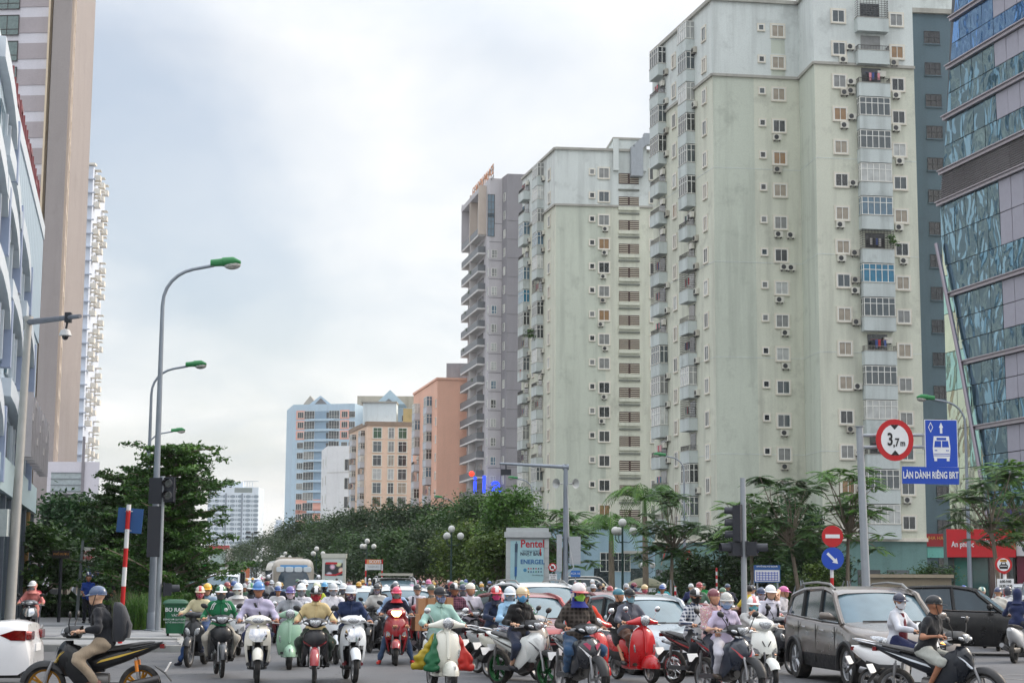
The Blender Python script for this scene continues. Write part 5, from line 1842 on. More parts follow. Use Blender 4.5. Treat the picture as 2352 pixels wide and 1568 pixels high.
 for y0 in (1000,1027):
  z = ZY(2050,y0,Y)
  mb = MB(); mb.tube([(lean.x + .02,0,z),(P(2130,y0 - 2,Y).x - p.x,0,z + 0.02)],0.04,8); link('bar',mb.mesh('bar'),GALV,root)
 mb = MB(); a = P(2120,995,Y) - p; mb.tube([a,a - Vector((0,0,0.4))],0.03,6); link('strut',mb.mesh('strut'),GALV,root)
 c = P(2052,1011,Y) - p; c.y = -0.12
 mb = MB(); disc(mb,45 * mm,0,0.03,0); s = link('round_sign',mb.mesh('round_sign',0),RED,root,loc=c,rot=(0,0,0.05))
 s.scale = (0.97,1,1.07)
 mb = MB(); disc(mb,33 * mm,-0.03,0.004); printed(s,mb,WHT,(0,0,0),'sign_face')
 for q in (-1,1):
  mb = MB(); poly(mb,[(-0.11,q * 0.35),(0.11,q * 0.35),(0,q * 0.235)] if q < 0 else [(0.11,0.35),(-0.11,0.35),(0,0.235)],-0.038); printed(s,mb,BLK,(0,0,0),'symbol')
 lettering('3',0.40,BLK,s,(-0.12,-0.04,0.0),bold=True,xscale=0.8); lettering(',7',0.26,BLK,s,(0.03,-0.04,-0.065),bold=True,xscale=0.85); lettering('m',0.2,BLK,s,(0.20,-0.04,-0.075),bold=True,xscale=0.85)
 c = P(2160,1019,Y) - p; c.y = -0.08
 w,hh = 76 * mm,110 * mm
 mb = MB(); mb.box((0,0,0),(w,0.03,hh)); s = link('bus_lane_sign',mb.mesh('bus_lane_sign',0),WHT,root,loc=c,rot=(0,0.0,0.05))
 mb = MB(); mb.box((0,-0.017,0),(w - 0.03,0.004,hh - 0.03)); printed(s,mb,BLU,(0,0,0),'sign_face')
 y = -0.0215
 mb = MB(); poly(mb,[(-0.03,0.25),(0.03,0.25),(0.03,0.39),(0.055,0.39),(0,0.52),(-0.055,0.39),(-0.03,0.39)],y); printed(s,mb,WHT,(0,0,0),'symbol')
 for sc_,m_ in ((1.0,WHT),(0.72,BLU)):
  mb = MB(); poly(mb,[(-0.26 - 0.062 * sc_,0.40),(-0.26,0.40 - 0.13 * sc_),(-0.26 + 0.062 * sc_,0.40),(-0.26,0.40 + 0.13 * sc_)],y - (0.002 if m_ is BLU else 0)); printed(s,mb,m_,(0,0,0),'symbol')
 mb = MB()
 poly(mb,[(-0.20,-0.36),(0.20,-0.36),(0.22,-0.12),(0.19,0.18),(-0.19,0.18),(-0.22,-0.12)],y)
 poly(mb,[(-0.19,-0.43),(-0.12,-0.43),(-0.12,-0.35),(-0.19,-0.35)],y - .0004); poly(mb,[(0.12,-0.43),(0.19,-0.43),(0.19,-0.35),(0.12,-0.35)],y - .0004)
 printed(s,mb,WHT,(0,0,0),'symbol')
 mb = MB(); y2 = y - 0.003
 poly(mb,[(-0.12,0.085),(0.12,0.085),(0.12,0.145),(-0.12,0.145)],y2)
 for q in (-1,1):
  poly(mb,sorted([(q * 0.012,-0.09),(q * 0.185,-0.09),(q * 0.165,0.065),(q * 0.012,0.065)],key=lambda t: 0) if q > 0 else [(-0.185,-0.09),(-0.012,-0.09),(-0.012,0.065),(-0.165,0.065)],y2)
  for e in (0.125,0.16):
   poly(mb,[(q * e + 0.016 * math.cos(a_),-0.17 + 0.016 * math.sin(a_)) for a_ in [2 * PI * i / 8 for i in range(8)]],y2)
 for z in (-0.26,-0.305):
  poly(mb,[(-0.2,z),(0.2,z),(0.2,z + 0.016),(-0.2,z + 0.016)],y2)
 printed(s,mb,BLU,(0,0,0),'symbol')
 c = P(2135,1092,Y) - p; c.y = -0.1
 mb = MB(); mb.box((0,0,0),(130 * mm,0.03,39 * mm),rot=Matrix.Rotation(0.012,3,'Y')); s = link('lane_name_sign',mb.mesh('lane_name_sign',0),BLU,root,loc=c)
 lettering('LÀN DÀNH RIÊNG BRT',0.235,WHT,s,(0,-0.025,0),bold=True,xscale=0.56)
 # no entry and blue arrow on a banded post
 Y = 60; p = GX(1911,Y); mm = Y / FPX
 root = thing('road_sign','red no entry disc above a blue arrow disc on a banded post','road sign',p)
 mb = MB(); mb.tube([(0,0,0),(0,0,ZY(1911,1225,Y))],0.06,10); link('post',mb.mesh('post'),M('banded',(188,24,26),1.24),root)
 for yy,r_,mt in ((1231,24.5,RED),(1282,25.5,BLU)):
  c = P(1911,yy,Y) - p; c.y = -0.08 - (0.03 if yy > 1240 else 0)
  mb = MB(); disc(mb,r_ * mm,0,0.025); s = link('round_sign',mb.mesh('round_sign',0),mt,root,loc=c)
  mb = MB()
  if mt is RED:
   poly(mb,[(-0.25,-0.065),(0.25,-0.065),(0.25,0.065),(-0.25,0.065)],-0.03)
  else:
   R45 = Matrix.Rotation(0.78,2)
   poly(mb,[tuple(R45 @ Vector(q)) for q in ((-0.26,0.045),(-0.26,-0.045),(0.08,-0.045),(0.08,-0.11),(0.25,0.0),(0.08,0.11),(0.08,0.045))][::1],-0.03)
   mb.v = [(x,yv,-z if False else z) for x,yv,z in mb.v]
   mb.v = [(x,yv,-z) for x,yv,z in mb.v]
  printed(s,mb,WHT,(0,0,0),'symbol')
 # taxi restriction sign
 Y = 50; p = GX(2308,Y); mm = Y / FPX
 root = thing('road_sign','round red-rimmed taxi sign over a white hours plate on a banded post','road sign',p)
 mb = MB(); mb.tube([(0,0,0),(0,0,ZY(2304,1290,Y))],0.05,10); link('post',mb.mesh('post'),M('banded',(188,24,26),0.66),root)
 c = P(2303,1296,Y) - p; c.y = -0.07
 mb = MB(); disc(mb,19.5 * mm,0,0.02); s = link('round_sign',mb.mesh('round_sign',0),RED,root,loc=c)
 mb = MB(); disc(mb,14.5 * mm,-0.02,0.003); printed(s,mb,WHT,(0,0,0),'sign_face')
 mb = MB(); poly(mb,[(-0.12,-0.12),(0.12,-0.12),(0.13,-0.03),(0.08,0.02),(0.06,0.075),(-0.06,0.075),(-0.08,0.02),(-0.13,-0.03)],-0.025); printed(s,mb,BLK,(0,0,0),'symbol')
 mb = MB(); poly(mb,[(-0.05,0.02),(0.05,0.02),(0.04,0.06),(-0.04,0.06)],-0.027); poly(mb,[(-0.1,-0.05),(0.1,-0.05),(0.1,-0.03),(-0.1,-0.03)],-0.027); printed(s,mb,WHT,(0,0,0),'symbol')
 mb = MB(); poly(mb,[(-0.1,0.085),(0.1,0.085),(0.1,0.15),(-0.1,0.15)],-0.025); printed(s,mb,M('flat',(222,160,30)),(0,0,0),'symbol')
 lettering('TAXI',0.06,BLK,s,(0,-0.029,0.118),bold=True)
 c = P(2308,1340,Y) - p; c.y = -0.07
 mb = MB(); mb.box((0,0,0),(38 * mm,0.02,23 * mm)); s = link('hours_plate',mb.mesh('hours_plate',0),WHT,root,loc=c)
 lettering('6:00-9:00',0.11,BLK,s,(0,-0.015,0.065),bold=True,xscale=0.8); lettering('16:30-19:30',0.11,BLK,s,(0,-0.015,-0.065),bold=True,xscale=0.72)
 # advertising pillar
 Y = 75; p = GX(1211,Y); mm = Y / FPX
 root = thing('advertising_pillar','big white advertising pillar with a pale blue pen poster','billboard',p)
 h = ZY(1211,1234,Y); w = 98 * mm
 pm = M('wall',(186,190,190),0.35)
 mb = MB(); mb.box((0,0,h / 2),(w,0.55,h)); link('body',mb.mesh('body',0),pm,root)
 mb = MB(); mb.box((0,-0.03,h + 0.12),(w + 0.14,0.75,0.24)); mb.box((0,-0.03,h + 0.33),(w - 0.02,0.6,0.18)); link('cap',mb.mesh('cap',0),pm,root)
 mb = MB(); mb.box((-0.02,-0.29,h / 2 - 0.06),(w * 0.77,0.03,h - 0.16)); pn = link('poster',mb.mesh('poster',0),M('flat',(158,194,200)),root)
 for k in range(9):
  for sx in (-1,1):
   mb = MB(); mb.box((sx * w * 0.447,-0.29,0.35 + k * 0.42),(w * 0.095,0.03,0.40)); link('cladding_tile',mb.mesh('cladding_tile',0),pm,root)
 q = lambda zx,zy: ((P(1041.25 + zx * 0.2344,1102.5 + zy * 0.2344,Y) - p).x,(P(1041.25 + zx * 0.2344,1102.5 + zy * 0.2344,Y) - p).z)
 yy = -0.312
 for t_,zx,zy,s_,m_,xs in (('Pentel',775,625,0.46,M('flat',(176,24,40)),0.9),('NHẬT BẢN',760,722,0.215,M('flat',(30,36,60)),0.85),('1',852,708,0.42,M('flat',(190,40,40)),0.9),('VĂN PHÒNG PHẨM SỐ',760,692,0.09,M('flat',(90,110,130)),0.85),('ENERGEL',775,800,0.27,M('flat',(24,90,150)),0.95),('for a better day',826,927,0.08,M('flat',(60,80,90)),0.9)):
  x,z = q(zx,zy); lettering(t_,s_,m_,root,(x,yy,z),bold=(s_ > 0.2),xscale=xs)
 dots = [(190,40,60),(190,60,80),(30,50,60),(180,30,60),(40,44,60),(30,80,130),(40,44,50),(40,70,130),(30,100,140),(30,120,60),(50,60,70),(60,60,100)]
 for k,cc in enumerate(dots):
  x,z = q(736 + (k % 6) * 24.5,864 + (k // 6) * 31)
  mb = MB(); disc(mb,0.033,0,0.004,n=10); printed(root,mb,M('flat',cc),(x,yy,z),'colour_dot')
 x,z = q(702,879); mb = MB(); disc(mb,0.075,0,0.004,n=14); printed(root,mb,M('flat',(60,130,170)),(x,yy,z),'symbol')
 pen = MB()
 (x0,z0),(x1,z1) = q(618,600),q(609,975)
 xs = lambda f: x0 + (x1 - x0) * f
 for f0,f1,r0,r1,m_ in ((0,0.06,0.02,0.04,1),(0.06,0.28,0.066,0.06,0),(0.28,0.66,0.06,0.055,1),(0.66,0.9,0.055,0.05,2),(0.9,1.0,0.045,0.005,1)):
  poly(pen,[(xs(f0) - r0,z0 + (z1 - z0) * f0),(xs(f1) - r1,z0 + (z1 - z0) * f1),(xs(f1) + r1,z0 + (z1 - z0) * f1),(xs(f0) + r0,z0 + (z1 - z0) * f0)],yy - .002,m_)
 link('printed_pen',pen.mesh('printed_pen',0),[M('flat',(50,70,90)),M('flat',(84,112,130)),M('flat',(30,90,150))],root)
 # small billboard by the bus
 Y = 139; p = GX(767,Y); mm = Y / FPX
 root = thing('advertising_pillar','smaller white billboard with a red swoosh poster right of the bus','billboard',p)
 h = ZY(767,1281,Y); w = 53 * mm
 mb = MB(); mb.box((0,0,h / 2),(w,0.5,h)); link('body',mb.mesh('body',0),M('flat',(196,198,190)),root)
 mb = MB(); mb.box((0,0,h + 0.18),(w + 0.15,0.6,0.36)); link('cap',mb.mesh('cap',0),M('flat',(196,196,184)),root)
 mb = MB(); mb.box((0,-0.27,h * .45 + .3),(w * .78,0.04,h * .84)); link('poster',mb.mesh('poster',0),M('flat',(196,206,204)),root)
 mb = MB(); mb.box((0,-0.30,h * 0.73),(w * .76,0.03,h * .3)); link('poster_photo',mb.mesh('poster_photo',0),M('floral',(60,62,66),1.4),root)
 mb = MB(); poly(mb,[(-w * .38,h * .58),(w * .1,h * .57),(w * .38,h * .64),(w * .38,h * .69),(w * .08,h * .61),(-w * .38,h * .61)],-0.32); mb.box((-w * .1,-0.31,h * .875),(w * .5,.03,h * .05)); link('poster_band',mb.mesh('poster_band',0),M('flat',(190,30,40)),root)
 lettering('đừng lo an sinh',0.36,M('flat',(50,60,60)),root,(0,-0.3,h * .35),xscale=0.7); lettering('PRUDENTIAL'[:0] + 'tin cậy',0.3,M('flat',(180,40,50)),root,(0,-0.3,h * .17))
 # orange and white notice on two banded posts
 Y = 120; p = GX(858,Y); mm = Y / FPX
 root = thing('notice_board','orange and white school notice on two banded posts among the median trees','sign',p)
 z0,z1 = ZY(858,1308,Y),ZY(858,1284,Y)
 for sx in (-18,19):
  mb = MB(); mb.tube([(sx * mm,0.05,0),(sx * mm,0.05,z1)],0.05,8); link('post',mb.mesh('post'),M('banded',(188,24,26),0.9),root)
 mb = MB(); mb.box((0,0,(z0 + z1) / 2),(32 * mm,0.05,(z1 - z0))); link('board',mb.mesh('board',0),M('flat',(206,210,212)),root)
 mb = MB(); mb.box((0,-0.03,z1 - 0.16),(32 * mm,0.02,0.32)); link('board_band',mb.mesh('board_band',0),M('flat',(214,142,92)),root)
 lettering('SCOTS',0.28,WHT,root,(0.1,-0.05,z1 - 0.16),bold=True); lettering('scotsenglish.edu.vn',0.1,BLK,root,(0,-0.04,z0 + 0.22));
 # street map board
 Y = 70; p = GX(1762,Y); mm = Y / FPX
 root = thing('map_board','white street map board with a blue header and a grid of blue streets','sign',p)
 z0,z1 = ZY(1762,1337,Y),ZY(1762,1297,Y)
 for sx in (-22,24):
  mb = MB(); mb.tube([(sx * mm,0.05,0),(sx * mm,0.05,z1)],0.035,8); link('post',mb.mesh('post'),GALV,root)
 mb = MB(); mb.box((0,0,(z0 + z1) / 2),(60 * mm,0.04,z1 - z0)); bd = link('board',mb.mesh('board',0),BLUE2,root)
 mb = MB(); mb.box((0,-0.022,(z0 + z1) / 2 - 0.08),(56 * mm,0.01,z1 - z0 - 0.24)); link('map_sheet',mb.mesh('map_sheet',0),M('flat',(214,212,214)),bd)
 mb = MB(); W_ = 48 * mm; zc = (z0 + z1) / 2 - 0.1
 for k in range(8):
  mb.box((-W_ / 2 + W_ * k / 7,-0.03,zc),(0.022,0.01,0.36))
 for k in range(4):
  mb.box((0,-0.032,zc - 0.16 + k * 0.1),(W_,0.01,0.022))
 link('street_grid',mb.mesh('street_grid',0),BLU,bd)
 lettering('SƠ ĐỒ KHU ĐÔ THỊ MỚI',0.075,WHT,bd,(0,-0.03,z1 - 0.06),bold=True)
 # no-car sign beside the pillar
 Y = 73; p = GX(1276,Y); mm = Y / FPX
 root = thing('road_sign','small round no car sign with a white text plate beside the advertising pillar','road sign',p)
 mb = MB(); mb.tube([(0,0,0),(0,0,ZY(1270,1295,Y))],0.035,8); link('post',mb.mesh('post'),GALV,root)
 c = P(1269,1302,Y) - p; c.y = -0.05
 mb = MB(); disc(mb,9.6 * mm,0,0.02); s = link('round_sign',mb.mesh('round_sign',0),RED,root,loc=c)
 mb = MB(); disc(mb,7.2 * mm,-0.02,0.003); printed(s,mb,WHT,(0,0,0),'sign_face')
 mb = MB(); poly(mb,[(-0.07,-0.07),(0.07,-0.07),(0.07,0.0),(0.045,0.06),(-0.045,0.06),(-0.07,0.0)],-0.026); printed(s,mb,BLK,(0,0,0),'symbol')
 mb = MB(); poly(mb,[(-0.12,0.09),(-0.09,0.12),(0.12,-0.09),(0.09,-0.12)][::-1],-0.03); printed(s,mb,RED,(0,0,0),'symbol')
 c = P(1270,1325,Y) - p; c.y = -0.05
 mb = MB(); mb.box((0,0,0),(18 * mm,0.02,15 * mm)); s = link('text_plate',mb.mesh('text_plate',0),WHT,root,loc=c)
 for k,t_ in enumerate(('XE TRÊN','6h-9h','16h-20h')):
  lettering(t_,0.075,BLK,s,(0,-0.015,0.08 - k * 0.085))
 # banded marker posts
 for px,top,Y,lab in ((1646,1303,84,'thin red and white marker post in front of the dark shrubs'),(1321,1332,76,'short red and white post right of the camera pole'),(1551,1345,76,'short red and white post beside a feathery trunk')):
  p = GX(px,Y); root = thing('marker_post',lab,'post',p,0,'red and white marker posts')
  mb = MB(); mb.tube([(0,0,0),(0,0,ZY(px,top,Y))],0.045,8); link('post',mb.mesh('post'),M('banded',(188,24,26),0.36),root)
 # small blue shop sign, pale parasol, red flyer, flag
 p = GX(1322,78); root = thing('shop_sign','little blue and white sign right of the camera pole','sign',p)
 mb = MB(); mb.tube([(0,0,0),(0,0,2.0)],0.03,6); link('post',mb.mesh('post'),GALV,root)
 mb = MB(); mb.box((0,-0.03,2.0),(0.44,0.04,0.28)); link('sign_plate',mb.mesh('sign_plate',0),M('flat',(40,110,190)),root); lettering('RỬA XE',0.12,WHT,root,(0,-0.06,2.0))
 p = GX(1482,98); root = thing('parasol','wide khaki parasol in front of the pale blue shop','parasol',p)
 hz = ZY(1482,1324,98)
 mb = MB(); mb.tube([(0,0,0),(0,0,hz)],0.03,6); link('pole',mb.mesh('pole'),GALV,root)
 mb = MB(); mb.lathe([(1.15,hz - 0.5),(1.0,hz - .36),(0.6,hz - 0.14),(0.0,hz)],12); mb.lathe([(1.15,hz - 0.5),(1.14,hz - .62)],12); link('canopy',mb.mesh('canopy',30),M('cloth',(140,138,112)),root)
 pp = P(1581,1280,126); mb = MB(); mb.box((0,0,0),(0.75,0.04,0.95),rot=Matrix.Rotation(-0.5,3,'Y'))
 fl = tag(obj('flyer_board',mb,M('flat',(200,40,36)),loc=pp,smooth=0),'tilted red notice tied to a street lamp mast','sign'); lettering('BÁN NHÀ',0.22,WHT,fl,(0,-0.03,0.1)); lettering('09688',0.22,WHT,fl,(0,-0.03,-0.2))
 pp = P(1527,1258,130)
 root = thing('flag','red flag with a yellow star hanging beside a feathery tree','flag',pp)
 mb = MB(); mb.tube([(0.35,0.1,0.6),(-0.3,0,-1.3)],0.03,6); link('pole',mb.mesh('pole'),M('plastic',(150,130,100)),root)
 mb = MB()
 vs = [(0.3 - 0.35 * (j / 4) - 0.25 * i / 5,0.05 * math.sin(i * 1.3 + j),0.55 - 0.3 * j - 0.12 * i) for i in range(6) for j in range(5)]
 mb.add(vs,[(i * 5 + j,i * 5 + j + 1,i * 5 + j + 6,i * 5 + j + 5) for i in range(5) for j in range(4)]); link('cloth',mb.mesh('cloth'),M('cloth',(200,40,34)),root)
 for (px,py) in ((1229,840),(1202,861)):
  pp = P(px,py,246 if px > 1210 else 252) + Vector((0,-1.5,0))
  root = thing('flag','small red flag on a balcony of the second green tower, %s one' % ('upper' if py < 850 else 'lower'),'flag',pp)
  mb = MB(); mb.tube([(-0.7,0.4,0.5),(0.7,0,0.9)],0.04,5); link('pole',mb.mesh('pole'),GREYPL,root)
  mb = MB(); vs = [(-0.5 + 0.2 * i,0.1 * math.sin(i * 1.5),0.6 - 0.28 * j + 0.05 * i) for i in range(5) for j in range(5)]
  mb.add(vs,[(i * 5 + j,i * 5 + j + 1,i * 5 + j + 6,i * 5 + j + 5) for i in range(4) for j in range(4)]); link('cloth',mb.mesh('cloth'),M('cloth',(210,60,36)),root)
 # green wheelie bin
 p = ground(406,1418,PVH); p = GX(406,47.5) + Vector((0,0,PVH))
 root = thing('litter_bin','dark green wheeled litter bin with white lettering on the pavement edge','bin',p,0.15)
 gm = M('plastic',(22,96,62))
 mb = MB(); mb.loft([(0.08,0,0,0.24,0.26),(0.86,0,0,0.29,0.33)],16,0,'z',7); link('body',mb.mesh('body',30),gm,root)
 mb = MB(); mb.loft([(0.86,0,0,0.34,0.37),(0.9,0,0,0.35,0.38),(0.97,0,0,0.3,0.3),(1.0,0,0,0.2,0.2)],16,0,'z',6); link('lid',mb.mesh('lid',30),M('plastic',(28,84,58)),root)
 for sx in (-1,1):
  mb = MB(); mb.lathe([(0.0,-.03),(0.1,-.03),(0.1,.03),(0,.03)],12,0,(sx * 0.2,0.2,0.1),'x'); link('wheel',mb.mesh('wheel'),RUBBER,root)
 for t_,z,s_ in (('BỎ RÁC',0.72,0.15),('VÀO',0.57,0.09),('ĐÚNG NƠI QUY ĐỊNH',0.46,0.06),('GIỮ VỆ SINH CHUNG',0.38,0.055)):
  lettering(t_,s_,WHT,root,(0,-0.325 + (0.86 - z) * 0.06,z),bold=s_ > 0.1)
 # signs among the left trees
 p = GX(203,70); root = thing('shop_sign','white sign with red lettering between the left trees','sign',p)
 z = ZY(202,1273,70)
 for sx in (-.1,.1):
  mb = MB(); mb.tube([(sx,0.05,0),(sx,0.05,z)],0.025,6); link('post',mb.mesh('post'),GREYPL,root)
 mb = MB(); mb.box((0,0,z),(0.44,0.05,0.58),rot=Matrix.Rotation(0.05,3,'Y')); link('sign_plate',mb.mesh('sign_plate',0),M('flat',(220,220,216)),root)
 lettering('NHỔ',0.2,RED,root,(0,-0.04,z + .08),bold=True); lettering('HIÊN',0.2,RED,root,(0,-0.04,z - .14),bold=True)
 p = GX(138,62); root = thing('shop_sign','dark sign with gold lettering on a post among the left trees','sign',p)
 z = ZY(138,1272,62)
 mb = MB(); mb.tube([(0,0.05,0),(0,0.05,z)],0.06,8); link('post',mb.mesh('post'),SIGBLK,root)
 mb = MB(); mb.box((0,0,z),(0.62,0.1,0.28)); link('sign_plate',mb.mesh('sign_plate',0),M('flat',(40,36,34)),root); lettering('PHỐ RƯỢU',0.11,M('flat',(190,130,60)),root,(0.02,-0.06,z))
 p = GX(180,66); root = thing('pole','slim grey pole standing among the left trees','pole',p)
 mb = MB(); mb.tube([(0,0,0),(0.12,0,ZY(184,1240,66))],[0.07,0.05],8); link('mast',mb.mesh('mast'),GALV,root)
 p = GX(95,85); root = thing('shop_board','blue and white shop board glimpsed under the left trees','sign',p)
 z = ZY(95,1310,85); mb = MB(); mb.box((0,0,z),(1.2,0.08,0.55)); link('board',mb.mesh('board',0),M('flat',(70,150,190)),root); lettering('SỬA XE',0.3,WHT,root,(0,-0.06,z))
 mb = MB(); mb.tube([(0,0.05,0),(0,0.05,z)],0.04,6); link('post',mb.mesh('post'),GREYPL,root)
 p = GX(180,100); root = thing('shop_board','dark blue shop fascia behind the parked silver scooter','sign',p)
 z = ZY(180,1318,100); mb = MB(); mb.box((0,0,z),(3.0,0.1,1.2)); link('board',mb.mesh('board',0),M('flat',(44,62,120)),root); lettering('PHARMA',0.5,WHT,root,(0,-0.07,z))
 mb = MB(); mb.box((0,1,z - 1.2),(3.4,2,2.4)); link('wall',mb.mesh('wall',0),M('wall',(150,140,124),.3),root)
 # floodlight mast far away and the orange far board
 p = GX(577,330); root = thing('floodlight_mast','thin mast with four floodlights above the far trees','lamp post',p)
 h = ZY(577,1222,330); mb = MB(); mb.tube([(0,0,0),(0,0,h)],[0.14,0.1],6); mb.box((0,0,h - .4),(1.5,.1,.1)); link('mast',mb.mesh('mast',0),FRAMED,root)
 for sx in (-1,1):
  for k in range(2):
   mb = MB(); mb.box((sx * 0.75,-0.2,h - k * 0.9),(0.9,0.3,0.4)); link('floodlight',mb.mesh('floodlight',0),SIGBLK,root)
 p = GX(562,235); root = thing('notice_board','orange far billboard left of the bus','billboard',p)
 z = ZY(562,1318,235); mb = MB(); mb.box((0,0,z),(1.3,0.1,1.6)); link('board',mb.mesh('board',0),M('flat',(206,120,84)),root); mb = MB(); mb.tube([(0,.06,0),(0,.06,z)],0.05,6); link('post',mb.mesh('post'),GREYPL,root)
 p = GX(686,150); root = thing('notice_board','blue far notice board left of the globe lamps by the bus','sign',p)
 z = ZY(686,1340,150); mb = MB(); mb.box((0,0,2.1),(0.8,0.1,0.6)); link('board',mb.mesh('board',0),M('flat',(50,110,180)),root); mb = MB(); mb.tube([(0,.06,0),(0,.06,2.1)],0.05,6); link('post',mb.mesh('post'),GREYPL,root)

street()
# ------------------------------------------------------------------ motorbikes (front towards -y, wheels on z = 0)

def interp_levels(levels,n):
 zs = np.array([l[0] for l in levels]); t = np.linspace(0,1,len(levels)); q = np.linspace(0,1,n)
 arr = np.array([l[:4] for l in levels])
 out = np.empty((n,4))
 for c in range(4):
  y = np.interp(q,t,arr[:,c])
  ys = y.copy()
  for _ in range(1):
   ys[1:-1] = (y[:-2] + 2 * y[1:-1] + y[2:]) / 4
  out[:,c] = ys
 return out

def shield(levels,th=0.05,nu=11,n=14,cav=None,p=2.0,mb=None,m0=0):
 """a symmetric body panel given by levels (z, half width, y at the middle, y at the edge), top to bottom; cav hollows its front"""
 mb = mb or MB()
 lv = interp_levels(levels,n)
 rs = []; dark = []
 us = np.linspace(-1,1,nu)
 for (z,w,yc,ye) in lv:
  ring = []; dk = []
  for u in us:
   y = yc + (ye - yc) * abs(u) ** p; d = 0
   if cav is not None and z < cav[0] and abs(u) < cav[1] * min(1,0.35 + (cav[0] - z) / 0.14):
    y += cav[2]; d = 1
   ring.append((w * u,y,z)); dk.append(d)
  for u in us[::-1]:
   ring.append((w * u * 0.97,max(yc + (ye - yc) * abs(u) ** p + th,ring[0][1] + th * .3) + (cav[2] if cav is not None and z < cav[0] else 0),z))
   dk.append(0)
  rs.append(ring); dark.append(dk)
 n2 = len(rs[0]); o = len(mb.v)
 mb.v += [q for r in rs for q in r]
 for k in range(len(rs) - 1):
  for i in range(n2):
   j = (i + 1) % n2
   mb.f.append((o + k * n2 + i,o + (k + 1) * n2 + i,o + (k + 1) * n2 + j,o + k * n2 + j))
   mb.m.append(1 if dark[k][i] + dark[k][j] + dark[k + 1][i] + dark[k + 1][j] >= 2 else m0)
 mb.f.append(tuple(o + i for i in range(n2))); mb.m.append(m0)
 mb.f.append(tuple(o + (len(rs) - 1) * n2 + n2 - 1 - i for i in range(n2))); mb.m.append(m0)
 return mb

def tyre_mesh(r,tw):
 mb = MB(); mb.lathe([(r * .76,-tw * .40),(r * .9,-tw * .5),(r * .975,-tw * .36),(r,0),(r * .975,tw * .36),(r * .9,tw * .5),(r * .76,tw * .40),(r * .76,-tw * .4)],28,0,(0,0,0),'x')
 return mb.mesh('wheel',60)

def rim_mesh(r,tw,kind):
 mb = MB()
 mb.lathe([(r * .77,-tw * .42),(r * .68,-tw * .3),(r * .68,tw * .3),(r * .77,tw * .42)],24,0,(0,0,0),'x')
 mb.lathe([(0,-tw * .6),(.045,-tw * .6),(.045,tw * .6),(0,tw * .6)],12,0,(0,0,0),'x')
 if kind == 'spoked':
  for k in range(18):
   a = k * 2 * PI / 18; s = (k % 2 * 2 - 1) * tw * .4
   mb.tube([(s,.04 * math.cos(a),.04 * math.sin(a)),(0,r * .7 * math.cos(a + .2),r * .7 * math.sin(a + .2))],0.004,4)
  mb.lathe([(0,tw * .45),(.085,tw * .45),(.085,tw * .7),(0,tw * .7)],14,0,(0,0,0),'x')
 else:
  for k in range(5):
   a = k * 2 * PI / 5
   for da in (-.12,.12):
    mb.tube([(0,.03 * math.cos(a),.03 * math.sin(a)),(0,r * .72 * math.cos(a + da),r * .72 * math.sin(a + da))],0.017,5)
 return mb.mesh('rim',50)

def fender_mesh(r,w,a0,a1,rise=0.035):
 mb = MB(); rs = []
 for k in range(13):
  a = a0 + (a1 - a0) * k / 12
  R = r + rise
  sc = 0.75 + 0.25 * math.sin(PI * min(1,(k + 2) / 12))
  ring = []
  for u,dr in ((-1,-.06),(-.85,-.02),(-.45,.012),(0,.02),(.45,.012),(.85,-.02),(1,-.06)):
   ring.append((u * w * sc,-math.cos(a) * (R + dr),math.sin(a) * (R + dr)))
  for u,dr in ((.9,-.062),(.4,-.004),(0,.004),(-.4,-.004),(-.9,-.062)):
   ring.append((u * w * sc,-math.cos(a) * (R + dr),math.sin(a) * (R + dr)))
  rs.append(ring)
 mb.rings(rs)
 return mb.mesh('front_fender',60)

FY,RY = -0.70,0.58

